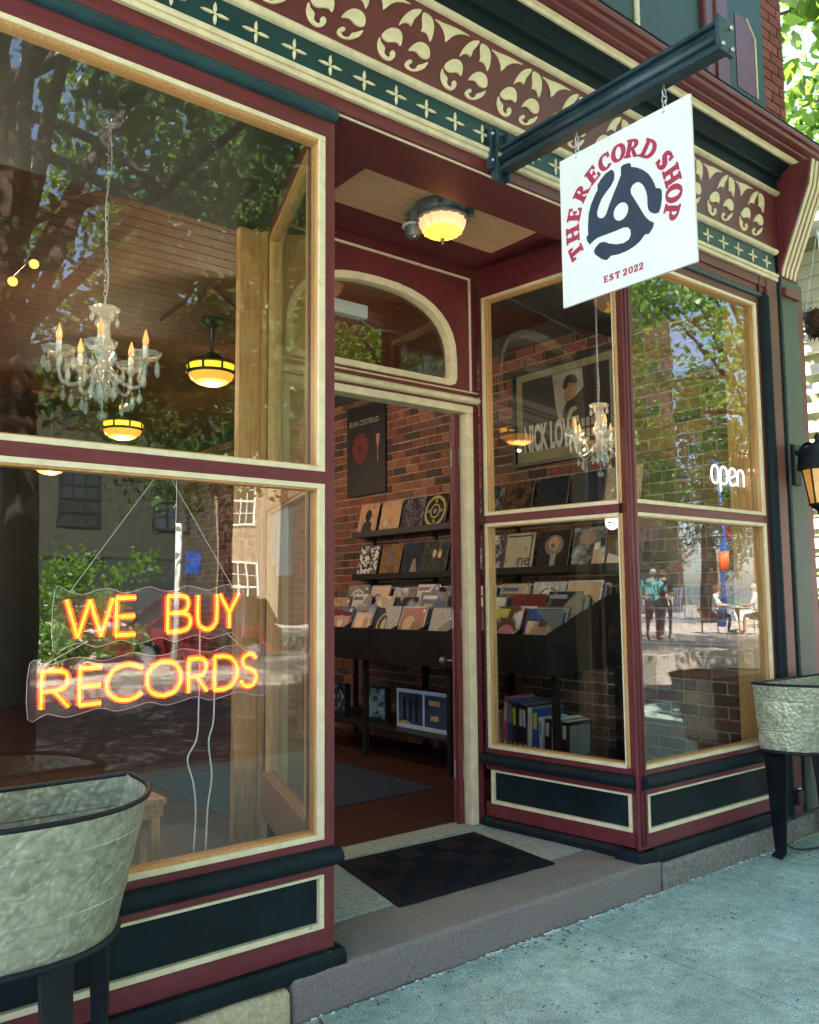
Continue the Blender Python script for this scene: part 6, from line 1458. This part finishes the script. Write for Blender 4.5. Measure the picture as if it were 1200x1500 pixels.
out(g, 'wicker_coils', M['wicker'], wh); out(G().lathe([(0, .96), (.2, .96)], (6.23, 3.0, 0), 20), 'hamper_base', M['wicker'], wh)
for a in (0.8, 2.4, 3.9, 5.5): out(G().tube([(6.23 + .17 * math.cos(a), 3 + .17 * math.sin(a), 0.0), (6.23 + .17 * math.cos(a), 3 + .17 * math.sin(a), .97)], .014, 6), 'leg', M['twig'], wh)

# ------------------------------------------------------------------ trees
def leaf_mat(name, c, t):
    m = bpy.data.materials.new(name); m.use_nodes = True
    N = m.node_tree.nodes; L = m.node_tree.links; b = N['Principled BSDF']; out_ = next(n for n in N if n.type == 'OUTPUT_MATERIAL')
    ge = N.new('ShaderNodeNewGeometry'); r_ = N.new('ShaderNodeValToRGB'); e = r_.color_ramp.elements
    e[0].color = (*[v * .55 for v in c], 1); e[1].color = (*[min(1, v * 1.5) for v in c], 1); L.new(ge.outputs['Random Per Island'], r_.inputs['Fac'])
    L.new(r_.outputs['Color'], b.inputs['Base Color']); b.inputs['Roughness'].default_value = 0.38
    tr = N.new('ShaderNodeBsdfTranslucent'); tr.inputs['Color'].default_value = (*t, 1)
    mx = N.new('ShaderNodeMixShader'); mx.inputs['Fac'].default_value = .45
    L.new(b.outputs['BSDF'], mx.inputs[1]); L.new(tr.outputs['BSDF'], mx.inputs[2]); L.new(mx.outputs['Shader'], out_.inputs['Surface'])
    return m
M['leaf_a'] = leaf_mat('street_tree_leaf', (0.060, 0.115, 0.025), (0.20, 0.33, 0.05))
M['leaf_b'] = leaf_mat('bright_leaf', (0.095, 0.20, 0.030), (0.36, 0.56, 0.07))
M['leaf_d'] = leaf_mat('corner_tree_leaf', (0.055, 0.125, 0.020), (0.17, 0.30, 0.035))
M['leaf_c'] = leaf_mat('conifer_needles', (0.07, 0.11, 0.065), (0.10, 0.15, 0.07))
M['bark'] = mat('bark', (0.075, 0.055, 0.042), 0.95, var=0.3, scale=10, bump=0.9, bscale=30, stretch=(4, 4, .7))
def leafcloud(centers, n, size, spread, seed, droop=0.3, aspect=0.55):
    q = np.random.default_rng(seed); C_ = np.array(centers); idx = q.integers(0, len(C_), n)
    ctr = C_[idx, :3] + q.normal(0, 1, (n, 3)) * (C_[idx, 3:4] * spread)
    d = q.normal(0, 1, (n, 3)); d[:, 2] -= droop; d /= np.linalg.norm(d, axis=1, keepdims=True)
    u = np.cross(d, q.normal(0, 1, (n, 3))); u /= np.linalg.norm(u, axis=1, keepdims=True) + 1e-9
    nr = np.cross(d, u); s = size * q.uniform(.6, 1.35, (n, 1))
    a = ctr - d * s * .5; b = ctr + d * s * .5; mid = ctr - d * s * .06
    l = mid + u * s * aspect * .5 + nr * s * .08; r_ = mid - u * s * aspect * .5 + nr * s * .08
    l2 = ctr + d * s * .26 + u * s * aspect * .34 + nr * s * .07; r2 = ctr + d * s * .26 - u * s * aspect * .34 + nr * s * .07
    V = np.stack([a, l, l2, b, r2, r_], 1).reshape(-1, 3)
    Fq = np.arange(n)[:, None] * 6
    faces = np.concatenate([np.concatenate([Fq + k for k in (0, 1, 2, 3)], 1), np.concatenate([Fq + k for k in (0, 3, 4, 5)], 1)], 0)
    return V, faces
def npmesh(name, V, faces, m, parent):
    me = bpy.data.meshes.new(name); base = np.array(wloc(parent)); V = V - base
    me.vertices.add(len(V)); me.vertices.foreach_set('co', V.astype(np.float32).ravel())
    k = faces.shape[1]; me.loops.add(faces.size); me.loops.foreach_set('vertex_index', faces.astype(np.int32).ravel())
    me.polygons.add(len(faces)); me.polygons.foreach_set('loop_start', np.arange(0, faces.size, k, dtype=np.int32))
    me.update(calc_edges=True); me.materials.append(m); o = bpy.data.objects.new(name, me); COL.objects.link(o); o.parent = parent; return o
def tree(label, x, y, h0, h1, rad, n, size, seed, lm, base=0.0, tr=.2, clumps=60, group=None, spread=.5, flat=1.0):
    t = thing('street_tree', label, 'tree', (x, y, base), group); r = random.Random(seed)
    trunk = G(); top = (x + r.uniform(-.3, .3), y + r.uniform(-.3, .3), h0 + (h1 - h0) * .55)
    trunk.tube(bez([(x, y, base - .05), (x + .03, y, base + .3), (x + r.uniform(-.1, .1), y + r.uniform(-.1, .1), h0), top], 4), [tr * 1.35] + [tr * (1 - .045 * k) for k in range(12)], 10)
    C_ = []; cz = (h0 + h1) / 2; hz = (h1 - h0) / 2
    for k in range(clumps):
        while True:
            p = (r.uniform(-1, 1), r.uniform(-1, 1), r.uniform(-1, 1))
            l = math.sqrt(sum(v * v for v in p))
            if .35 < l < 1: break
        c = (x + p[0] * rad, y + p[1] * rad, cz + p[2] * hz * flat); C_.append((*c, rad * r.uniform(.10, .24)))
        if k % 4 == 0:
            s0 = Vector((x, y, h0)).lerp(Vector(top), r.uniform(0, .95)); m_ = s0.lerp(Vector(c), .5) + Vector((0, 0, .25))
            trunk.tube(bez([s0, m_, c], 4), [tr * .34 * (1 - .09 * q) for q in range(9)], 6)
    out(trunk, 'trunk', M['bark'], t, smooth=True)
    V, f = leafcloud(C_, n, size, spread, seed); npmesh('crown', V, f, lm, t); return t
TG = 'street trees along the kerb opposite the shop windows'
tree('dark trunked street tree standing near the kerb, mirrored in the left window', 1.72, -1.35, 2.9, 9.6, 3.8, 30000, .115, 31, M['leaf_a'], tr=.19, group=TG, clumps=110)
tree('street tree whose crown is mirrored high in the left pane', 6.3, -3.3, 3.6, 11.5, 4.0, 26000, .13, 37, M['leaf_b'], tr=.22, group=TG, clumps=100)
tree('bright green street tree mirrored in the right front window', 15.3, -2.6, 3.0, 9.2, 4.4, 26000, .14, 41, M['leaf_b'], tr=.15, group=TG, clumps=100)
tree('street tree furthest to the right along the kerb, mirrored above the open sign', 26.0, -3.0, 3.6, 9.0, 3.2, 9000, .17, 43, M['leaf_b'], tr=.18, group=TG, clumps=40)
tree('street tree left of the camera throwing dappled shade on the road', -3.4, -2.2, 4.0, 10.5, 3.9, 9000, .16, 47, M['leaf_a'], tr=.22, group=TG)
tree('broad tree across the road in front of the dark storefront', 9.0, -12.5, 3.5, 12.0, 4.6, 14000, .20, 53, M['leaf_a'], tr=.26, group=TG, clumps=80)
# bough in view at the upper right
bt = thing('leafy_tree', 'bright green leafy tree behind the upper brick corner at the top right', 'tree', (9.6, 2.6, 0))
r = random.Random(5); C_ = []
g = G().tube(bez([(9.6, 2.6, -.1), (9.5, 2.7, 3.0), (9.2, 3.1, 5.0), (9.0, 3.3, 7.5)], 5), [.22 - .008 * k for k in range(16)], 10)
for k in range(46):
    c = (r.uniform(6.9, 9.8), r.uniform(2.0, 4.6), r.uniform(4.95, 8.6)); C_.append((*c, r.uniform(.25, .5)))
    if k % 3 == 0: g.tube(bez([(9.2, 3.1, r.uniform(4.6, 6.5)), (8.6, 3.2, c[2] - .2), c], 4), [.045 - .004 * q for q in range(9)], 6)
out(g, 'trunk', M['bark'], bt, smooth=True)
V, f = leafcloud(C_, 5200, .185, .62, 77); npmesh('crown', V, f, M['leaf_d'], bt)

# ------------------------------------------------------------------ what the windows mirror: cars, storefronts, plaza
def car(label, x, y, rz, paint, group='cars parked across the road', suv=0.0):
    t = thing('parked_car', label, 'car', (x, y, -.146), group); t.rotation_euler = (0, 0, rz)
    def o_(g, n, m, par=None, **k):
        ob_ = out(g, n, m, None, loc=(0, 0, 0), **k); ob_.parent = par or t; return ob_
    H = 1.45 + suv
    low = [(-2.15, .30), (-2.2, .62), (-2.1, .86), (-1.2, .95), (1.35, .98), (2.0, .93), (2.2, .80), (2.22, .42), (2.1, .28)]
    g = G(); secs = []
    for yy, sx_, dz in ((-.86, .97, -.02), (-.80, 1.0, 0), (.80, 1.0, 0), (.86, .97, -.02)): secs.append([(p[0] * sx_, yy, p[1] + dz) for p in smooth2(low, 3)])
    n = len(secs[0]); vs = [p for s_ in secs for p in s_]; fs = [(i * n + k, i * n + (k + 1) % n, (i + 1) * n + (k + 1) % n, (i + 1) * n + k) for i in range(3) for k in range(n)] + [tuple(range(n))[::-1], tuple(3 * n + k for k in range(n))]
    g._add(vs, fs); body = o_(g, 'body', paint, auto=35, recalc=True)
    cab = [(-1.25, .93), (-.55, H - .03), (.6 + suv, H), (1.35 + suv * 1.8, H - .06), (1.9 + suv, .95)]
    g = G(); vs = []
    for yy, ins in ((-.80, 0), (.80, 0)): vs += [(p[0], yy * (1 if p[1] < 1 else .78), p[1]) for p in cab]
    fs = [(k, k + 1, 5 + k + 1, 5 + k) for k in range(4)] + [(0, 5, 9, 4), (4, 3, 2, 1, 0), (5, 6, 7, 8, 9)]
    g._add(vs, fs); o_(g, 'cabin_glass', M['carglass'], recalc=True)
    g = G().box(-.52, -.61, H - .035, 1.28 + suv * 1.6, .61, H + .012); 
    for s_ in (-1, 1):
        for a, b_ in (((-1.27, .94), (-.54, H - .02)), ((.38, .95), (.42, H - .02)), ((1.92 + suv, .95), (1.34 + suv * 1.8, H - .05))):
            g.tube([(a[0], s_ * .80, a[1]), (b_[0], s_ * .63, b_[1])], .035, 6)
    o_(g, 'roof', paint)
    for wx in (-1.38, 1.32):
        for s_ in (-1, 1):
            w = o_(G().lathe([(.20, -.10), (.32, -.10), (.34, -.06), (.34, .06), (.32, .10), (.20, .10)], (0, 0, 0), 20).xform(Matrix.Translation((wx, s_ * .80, .34)) @ Matrix.Rotation(PI / 2, 4, 'X')), 'wheel', M['rubber'], auto=40)
            o_(G().lathe([(0, -.07), (.2, -.07), (.21, 0), (.2, .07), (0, .07)], (0, 0, 0), 14).xform(Matrix.Translation((wx, s_ * .83, .34)) @ Matrix.Rotation(PI / 2, 4, 'X')), 'rim', M['steel'], w, auto=40)
    for s_ in (-1, 1):
        o_(G().box(-2.19, s_ * .45, .66, -2.10, s_ * .78, .80), 'headlight', M['white'], bevel=.01); o_(G().box(2.12, s_ * .5, .68, 2.215, s_ * .8, .86), 'tail_light', M['signred'], bevel=.01)
    o_(G().box(-2.235, -.6, .36, -2.15, .6, .52), 'bumper', M['black'], bevel=.01)
    return t
M['carglass'] = mat('dark_car_glass', (0.02, 0.025, 0.03), 0.06, var=0.05, bump=0, spec=.8)
M['car_white'] = mat('white_car_paint', (0.75, 0.75, 0.75), 0.2, var=0.01, bump=0, coat=.8); M['car_red'] = mat('dark_red_car_paint', (0.16, 0.012, 0.02), 0.2, var=0.02, bump=0, coat=.8)
car('white car parked across the road, mirrored at the far left of the neon sign', 4.0, -18.6, .1, M['car_white']); car('second white car parked beside the first across the road', 7.3, -20.6, .15, M['car_white'])
car('dark red car parked across the road, mirrored behind the neon sign', 9.3, -15.0, .05, M['car_red'], suv=.2); car('white car parked on the far side of the plaza behind the seated people', 36.0, -13.4, 1.0, M['car_white'], group='cars beyond the plaza')
M['brickfar'] = mat('shade_dark_brick', (0.055, 0.032, 0.026), 0.9, scale=2.5, rgb2=(0.032, 0.020, 0.017), bump=0.3, bscale=8)  # very dark colour carries the tree shade on the sunlit front
M['orangebrick'] = mat('orange_brick', (0.42, 0.16, 0.065), 0.9, scale=2.5, rgb2=(0.30, 0.11, 0.05), bump=0.3, bscale=8)
M['stucco'] = mat('olive_storefront', (0.032, 0.035, 0.022), 0.7, var=0.15)
M['stonefar'] = mat('pale_rubble_stone', (0.42, 0.33, 0.22), 0.9, scale=6, rgb2=(0.22, 0.16, 0.11), bump=0.6, bscale=9)
def far_building(label, x0, x1, y, h, m, floors, bays, shop=True, dep=9.0, fm=None):
    """front faces +Y (towards the shop)"""
    t = thing('street_building', label, 'building', ((x0 + x1) / 2, y - dep / 2, 0), 'buildings across the road')
    out(G().box(x0, y - dep, 0, x1, y, h), 'wall', m, t)
    out(G().box(x0 - .2, y - .1, h, x1 + .2, y + .35, h + .5), 'cornice', M['stucco'], t)
    w = (x1 - x0) / bays; wp = None
    for f_ in range(floors):
        z0 = (3.9 if shop else .9) + f_ * 3.4
        if z0 + 2.2 > h: break
        for k in range(bays):
            xx = x0 + (k + .5) * w
            if wp is None:
                g = G()
                for a, b_, c, d in ((-.62, -.54, 0, 2.0), (.54, .62, 0, 2.0), (-.54, .54, 0, .08), (-.54, .54, 1.92, 2.0), (-.54, .54, .96, 1.03), (-.19, -.15, .08, 1.92), (.15, .19, .08, 1.92), (-.54, .54, .48, .51), (-.54, .54, 1.45, 1.48)): g.box(a, .0, c, b_, .06, d)
                wp = out(g, 'window', fm or M['whitewood'], None, loc=(0, 0, 0)); wp.parent = t; wp.location = Vector((xx, y + .003, z0)) - wloc(t)
                pn = out(G().box(-.54, .004, .08, .54, .02, 1.92), 'pane', M['carglass'], None, loc=(0, 0, 0)); pn.parent = wp
            else: copy_tree(wp, t, loc=Vector((xx, y + .003, z0)) - wloc(t))
    if shop:
        for k in range(max(1, bays // 2)):
            xx = x0 + (k + .5) * (x1 - x0) / max(1, bays // 2); hw = (x1 - x0) / max(1, bays // 2) * .38
            f_ = out(G().box(xx - hw, y + .003, .45, xx + hw, y + .05, 2.9), 'shop_glazing', M['carglass'], t)
            g = G().box(xx - hw - .12, y + .003, .0, xx - hw, y + .12, 3.1); g.box(xx + hw, y + .003, .0, xx + hw + .12, y + .12, 3.1); g.box(xx - hw, y + .003, 2.9, xx + hw, y + .12, 3.1); out(g, 'shop_frame', M['stucco'], t)
    return t
far_building('dark olive storefront across the road with tall dark openings', -9.0, 14.2, -24.0, 9.5, M['stucco'], 2, 7, fm=M['black'])
far_building('pale rubble stone house with a white sash window, mirrored behind the letters BUY', 14.4, 17.6, -25.0, 8.5, M['stonefar'], 2, 1, shop=False)
far_building('tall dark brick building added beside the plaza to darken the right window reflection', 17.8, 44.0, -24.0, 19.0, M['brickfar'], 4, 9, fm=M['stucco'])  # added as a dark backdrop for what the right pane mirrors
far_building('orange brick building at the far end of the plaza', 84.0, 108.0, -33.0, 10.0, M['orangebrick'], 3, 4, shop=False)
def bush(label, x, y, h, rad, seed, lm, n=2600, base=0.0, size=.14):
    t = thing('bush', label, 'bush', (x, y, base), 'shrubs mirrored in the windows'); r = random.Random(seed)
    C_ = [(x + r.gauss(0, rad * .45), y + r.gauss(0, rad * .45), base + h * r.uniform(.15, .92), rad * .22) for _ in range(26)]
    g = G()
    for c in C_[:9]: g.tube([(x, y, base - .02), ((x + c[0]) / 2, (y + c[1]) / 2, base + h * .3), c[:3]], [.035, .025, .012], 6)
    out(g, 'stem', M['bark'], t, smooth=True); V, f = leafcloud(C_, n, size, .75, seed); npmesh('foliage', V, f, lm, t); return t
bush('bright green bush across the road, mirrored at the left edge above the neon sign', 2.0, -10.2, 2.6, 1.0, 61, M['leaf_b']); bush('bright green bush mirrored above the letters WE', 5.2, -11.6, 2.4, 1.1, 62, M['leaf_b'])
cn = thing('conifer_tree', 'grey green feathery conifer on the plaza, mirrored above the seated people', 'tree', (30.5, -13.6, .38))
r = random.Random(8); C_ = []
for k in range(120):
    f_ = r.random(); a = r.uniform(0, 2 * PI); rr = (1 - f_) * 3.0 * r.uniform(.3, 1) + .2; C_.append((30.5 + rr * math.cos(a), -13.6 + rr * math.sin(a), 2.3 + f_ * 8, .35))
out(G().tube([(30.5, -13.6, .3), (30.5, -13.6, 10.0)], [.28, .05], 8), 'trunk', M['bark'], cn, smooth=True)
V, f = leafcloud(C_, 12000, .26, .8, 99, droop=.8, aspect=.16); npmesh('crown', V, f, M['leaf_c'], cn)
# blue pole with an orange band and a maroon banner
M['bluep'] = mat('blue_pole_paint', (0.02, 0.10, 0.42), 0.35, var=0.05, bump=0); M['orange'] = mat('orange_band', (0.85, 0.12, 0.015), 0.5, var=0.04, bump=0); M['banner'] = mat('maroon_banner', (0.20, 0.03, 0.06), 0.7, var=0.1)
bpx, bpy_ = 27.0, -10.9
pl = thing('blue_pole', 'tall blue pole with an orange band and a maroon banner, mirrored in the right window', 'pole', (bpx, bpy_, .38))
out(G().tube([(bpx, bpy_, .38), (bpx, bpy_, 5.9)], .085, 10), 'pole_shaft', M['bluep'], pl, smooth=True)
out(G().tube([(bpx, bpy_, 2.30), (bpx, bpy_, 2.95)], .16, 12), 'orange_band', M['orange'], pl, smooth=True)
out(G().box(bpx + .10, bpy_ - .02, 3.4, bpx + .75, bpy_ + .02, 4.6), 'banner', M['banner'], pl, bevel=.004); g = G().tube([(bpx, bpy_, 4.63), (bpx + .8, bpy_, 4.63)], .02, 6); g.tube([(bpx, bpy_, 3.37), (bpx + .8, bpy_, 3.37)], .02, 6); out(g, 'banner_rod', M['iron'], pl)
g = G().lathe([(.14, 5.9), (.24, 6.0), (.20, 6.3), (.05, 6.45), (0, 6.5)], (bpx, bpy_, 0), 12); out(g, 'pole_cap', M['bluep'], pl, auto=40)
# iron railing at the back of the plaza
rl = thing('plaza_railing', 'blue grey iron railing along the back of the plaza behind the seated people', 'railing', (33, -15.5, .38))
M['rail'] = mat('railing_paint', (0.14, 0.20, 0.30), 0.4, var=0.05, bump=0)
g = G()
for k in range(90):
    q = k / 89; g.tube([(24 + 20 * q, -12.2 - 5 * q, .4), (24 + 20 * q, -12.2 - 5 * q, 1.75)], .018, 4)
tag(out(g, 'baluster', M['rail'], rl), kind='stuff'); g = G().tube([(24, -12.2, 1.72), (44, -17.2, 1.72)], .025, 6); g.tube([(24, -12.2, .55), (44, -17.2, .55)], .025, 6); out(g, 'rail', M['rail'], rl)

# people of the plaza, seen small in the glass
M['skin'] = mat('skin', (0.55, 0.33, 0.24), 0.55, var=0.05, bump=0)
def person(label, at, rz, pose, shirt, trouser, hair, shoes):
    """one continuous skinned body; joints in metres, facing +X"""
    J, E_, Rd = pose
    me = bpy.data.meshes.new('p'); me.from_pydata([J[k] for k in J], [], []); names = list(J); me.edges.add(len(E_))
    for i, (a, b_) in enumerate(E_): me.edges[i].vertices = (names.index(a), names.index(b_))
    me.update(); o = bpy.data.objects.new('p', me); COL.objects.link(o)
    md = o.modifiers.new('s', 'SKIN'); ss_ = o.modifiers.new('u', 'SUBSURF'); ss_.levels = 2; ss_.render_levels = 2
    for i, k in enumerate(names):
        sv = me.skin_vertices[0].data[i]; sv.radius = Rd[k] if hasattr(Rd[k], '__len__') else (Rd[k], Rd[k]); sv.use_root = (k == 'pelvis')
    dg = bpy.context.evaluated_depsgraph_get(); m2 = bpy.data.meshes.new_from_object(o.evaluated_get(dg)); bpy.data.objects.remove(o)
    m2.materials.clear()
    for mm in (M['skin'], shirt, trouser, shoes): m2.materials.append(mm)
    segs = [(Vector(J[a]), Vector(J[b_]), a, b_) for a, b_ in E_]
    for p in m2.polygons:
        c = p.center; best = None
        for a, b_, na, nb_ in segs:
            d = b_ - a; t_ = max(0, min(1, (c - a).dot(d) / max(1e-9, d.length_squared))); dist = (c - a - d * t_).length
            if best is None or dist < best[0]: best = (dist, na, nb_, t_)
        _, na, nb_, t_ = best; k = 0
        if na in ('pelvis', 'chest', 'belly') and nb_ in ('belly', 'chest', 'neckb', 'shl', 'shr'): k = 1
        elif nb_ in ('ell', 'elr') and t_ < .75: k = 1
        elif nb_ in ('hl', 'hr', 'kl', 'kr'): k = 2
        elif nb_ in ('al', 'ar'): k = 2 if t_ < (.96 if trouser is not M.get('shorts') else .15) else 0
        elif nb_ in ('tl', 'tr'): k = 3
        p.material_index = k; p.use_smooth = True
    t = thing('person', label, 'person', at); t.rotation_euler = (0, 0, rz)
    m2.name = 'body'; bo = bpy.data.objects.new('body', m2); COL.objects.link(bo); bo.parent = t
    h = Vector(J['head']); g = G().ball((h.x - .015, h.y, h.z + .035), .108, 14, 10, (1.02, .86, .98)); g.ball((h.x - .05, h.y, h.z - .02), .090, 12, 8, (.8, .9, 1.1))
    ho = out(g, 'hair', hair, None, loc=(0, 0, 0), smooth=True); ho.parent = t
    g = G().ball((h.x + .105, h.y, h.z - .005), .016, 6, 4, (1, .8, 1.5))
    for s_ in (-1, 1): g.ball((h.x, h.y + s_ * .085, h.z), .02, 6, 4, (.8, .5, 1.3))
    fo = out(g, 'face', M['skin'], None, loc=(0, 0, 0), smooth=True); fo.parent = t
    g = G()
    for s_ in (-1, 1): g.ball((h.x + .088, h.y + s_ * .034, h.z + .022), .011, 6, 4)
    g.box(h.x + .086, -.022, h.z - .052, h.x + .098, .022, h.z - .044); eo = out(g, 'eyes_and_mouth', K['brown'], None, loc=(0, 0, 0)); eo.parent = t
    return t
EDG = [('pelvis', 'belly'), ('belly', 'chest'), ('chest', 'neckb'), ('neckb', 'head'), ('head', 'crown'), ('chest', 'shl'), ('chest', 'shr'), ('shl', 'ell'), ('shr', 'elr'), ('ell', 'wl'), ('elr', 'wr'), ('wl', 'fl'), ('wr', 'fr'), ('pelvis', 'hl'), ('pelvis', 'hr'), ('hl', 'kl'), ('hr', 'kr'), ('kl', 'al'), ('kr', 'ar'), ('al', 'tl'), ('ar', 'tr')]
RAD = dict(pelvis=(.15, .12), belly=(.14, .11), chest=(.165, .115), neckb=.058, head=.082, crown=.055, shl=.072, shr=.072, ell=.046, elr=.046, wl=.030, wr=.030, fl=.026, fr=.026, hl=.095, hr=.095, kl=.062, kr=.062, al=.042, ar=.042, tl=.036, tr=.036)
def sit(lean=0.0, reach=.35):
    return (dict(pelvis=(0, 0, .52), belly=(.02 + lean * .3, 0, .72), chest=(.03 + lean * .7, 0, .95), neckb=(.05 + lean, 0, 1.12), head=(.09 + lean, 0, 1.24), crown=(.08 + lean, 0, 1.32), shl=(.03 + lean * .8, .19, 1.03), shr=(.03 + lean * .8, -.19, 1.03), ell=(.14 + lean, .25, .80), elr=(.16 + lean, -.25, .80), wl=(reach + lean, .14, .78), wr=(reach + lean, -.12, .80), fl=(reach + .09 + lean, .10, .79), fr=(reach + .09 + lean, -.08, .82),
                 hl=(.02, .10, .50), hr=(.02, -.10, .50), kl=(.45, .12, .50), kr=(.44, -.13, .50), al=(.42, .12, .09), ar=(.40, -.13, .09), tl=(.56, .13, .045), tr=(.54, -.14, .045)), EDG, RAD)
STAND = (dict(pelvis=(0, 0, .94), belly=(.01, 0, 1.10), chest=(.01, 0, 1.32), neckb=(.01, 0, 1.49), head=(.04, 0, 1.61), crown=(.03, 0, 1.70), shl=(0, .19, 1.41), shr=(0, -.19, 1.41), ell=(-.02, .25, 1.13), elr=(-.02, -.25, 1.13), wl=(.10, .24, .90), wr=(.10, -.24, .90), fl=(.13, .235, .81), fr=(.13, -.235, .81),
              hl=(0, .09, .90), hr=(0, -.09, .90), kl=(.02, .10, .50), kr=(.04, -.10, .50), al=(-.02, .10, .09), ar=(.02, -.10, .09), tl=(.13, .11, .04), tr=(.17, -.11, .04)), EDG, RAD)
M['teal_shirt'] = mat('teal_shirt', (0.12, 0.36, 0.36), 0.9, var=0.08, bump=0); M['white_shirt'] = mat('white_shirt', (0.72, 0.72, 0.70), 0.9, var=0.04, bump=0); M['shorts'] = mat('dark_shorts', (0.06, 0.07, 0.09), 0.9, var=0.1, bump=0); M['trousers'] = mat('dark_trousers', (0.03, 0.03, 0.035), 0.9, var=0.1, bump=0)
M['grey_hair'] = mat('grey_hair', (0.42, 0.38, 0.33), 0.8, var=0.1, bump=0.2); M['brown_hair'] = mat('brown_hair', (0.16, 0.075, 0.035), 0.7, var=0.1, bump=0.2); M['shoe'] = mat('dark_shoes', (0.02, 0.02, 0.02), 0.5, bump=0)
TX, TY, TZ = 22.3, -7.6, .382
d1 = Vector((.86, -.50)); side = Vector((-.5, -.86))       # along / across the line of sight in the mirror
a_ = math.atan2(-side.y, -side.x)
pA = (TX + side.x * -.62, TY + side.y * -.62, TZ); pB = (TX + side.x * .62, TY + side.y * .62, TZ)
person('person in a white shirt and dark shorts sitting at the café table, mirrored', pA, math.atan2(side.y, side.x), sit(.06, .40), M['white_shirt'], M['shorts'], M['grey_hair'], M['shoe'])
person('person with brown hair in a white shirt and dark trousers sitting, mirrored', pB, a_, sit(.03, .36), M['white_shirt'], M['trousers'], M['brown_hair'], M['shoe'])
person('person in a teal shirt and dark trousers standing on the plaza, mirrored', (17.6, -7.0, TZ), 2.2, STAND, M['teal_shirt'], M['trousers'], M['grey_hair'], M['shoe'])
person('person in a dark top standing next to the one in teal, mirrored', (18.7, -7.5, TZ), 2.9, STAND, M['trousers'], M['trousers'], M['brown_hair'], M['shoe'])
tb = thing('cafe_table', 'small round iron café table between the two seated people, mirrored', 'table', (TX, TY, TZ))
out(G().lathe([(0, .70), (.36, .70), (.375, .712), (.36, .724), (0, .724)], (TX, TY, TZ), 24), 'table_top', M['iron'], tb, auto=40); out(G().tube([(TX, TY, TZ + .03), (TX, TY, TZ + .70)], .025, 8), 'pedestal', M['iron'], tb)
for k in range(3): a = 2 * PI * k / 3; out(G().tube(bez([(TX, TY, TZ + .14), (TX + .18 * math.cos(a), TY + .18 * math.sin(a), TZ + .08), (TX + .30 * math.cos(a), TY + .30 * math.sin(a), TZ + .015)], 4), .016, 6), 'foot', M['iron'], tb)
M['rattan'] = mat('brown_rattan', (0.22, 0.11, 0.05), 0.8, var=0.2, scale=40, bump=0.4)
def cafe_chair(label, x, y, rz):
    t = thing('cafe_chair', label, 'chair', (x, y, TZ), 'café chairs on the plaza'); t.rotation_euler = (0, 0, rz)
    def o_(g, n, m): q = out(g, n, m, None, loc=(0, 0, 0)); q.parent = t
    o_(G().box(-.22, -.23, .42, .24, .23, .45), 'seat', M['rattan']); o_(G().prism([(-.20, .46), (-.23, .46), (-.34, .96), (-.31, .96)], 'y', -.22, .22), 'backrest', M['rattan'])
    for sx_, sy_ in ((-1, -1), (-1, 1), (1, -1), (1, 1)): o_(G().tube([(.21 * sx_ - .01, .21 * sy_, .42), (.24 * sx_ - .01, .22 * sy_, 0)], .014, 6), 'leg', M['iron'])
    for s_ in (-1, 1): o_(G().tube(bez([(-.27, .23 * s_, .66), (0, .25 * s_, .68), (.20, .24 * s_, .66), (.22, .23 * s_, .44)], 4), .013, 6), 'arm', M['iron'])
cafe_chair('brown rattan chair under the person in shorts, mirrored', pA[0] - .04 * side.x, pA[1] - .04 * side.y, math.atan2(side.y, side.x)); cafe_chair('brown rattan chair under the light haired person, mirrored', pB[0] + .04 * side.x, pB[1] + .04 * side.y, a_)
# iron bench on the pavement, mirrored low in the right window
bn = thing('iron_bench', 'black iron bench on the pavement edge, mirrored low in the right window', 'bench', (6.2, -.9, 0)); bn.rotation_euler = (0, 0, 0)
for k in range(4): out(G().box(5.5, -.72 - k * .11, .43, 6.9, -.64 - k * .11, .455), 'seat_slat', M['iron'], bn)
for k in range(3): out(G().box(5.5, -1.16 - k * .03, .56 + k * .13, 6.9, -1.14 - k * .03, .64 + k * .13), 'back_slat', M['iron'], bn)
for x in (5.55, 6.82):
    out(G().tube(bez([(x, -.62, 0), (x, -.64, .25), (x, -.62, .43), (x, -1.10, .42), (x, -1.14, .6), (x, -1.24, .95)], 5), .022, 8), 'bench_end', M['iron'], bn, smooth=True)
    out(G().tube(bez([(x, -1.10, .42), (x, -1.12, .2), (x, -1.2, 0)], 5), .022, 8), 'leg', M['iron'], bn, smooth=True); out(G().tube(bez([(x, -.62, .43), (x, -.60, .62), (x, -.75, .67), (x, -1.16, .66)], 5), .018, 8), 'arm', M['iron'], bn, smooth=True)
# white sign post and a small blue sign across the road
sp = thing('sign_post', 'pale post with a small blue sign across the road, mirrored above the neon sign', 'sign post', (7.6, -12.0, 0)); out(G().tube([(7.6, -12.0, -.02), (7.6, -12.0, 3.1)], .06, 10), 'post', M['whitewood'], sp, smooth=True); out(G().box(7.75, -11.95, 2.0, 8.15, -11.93, 2.5), 'sign_plate', M['bluep'], sp); out(G().tube([(7.6, -11.95, 2.25), (7.75, -11.94, 2.25)], .015, 6), 'sign_arm', M['iron'], sp)
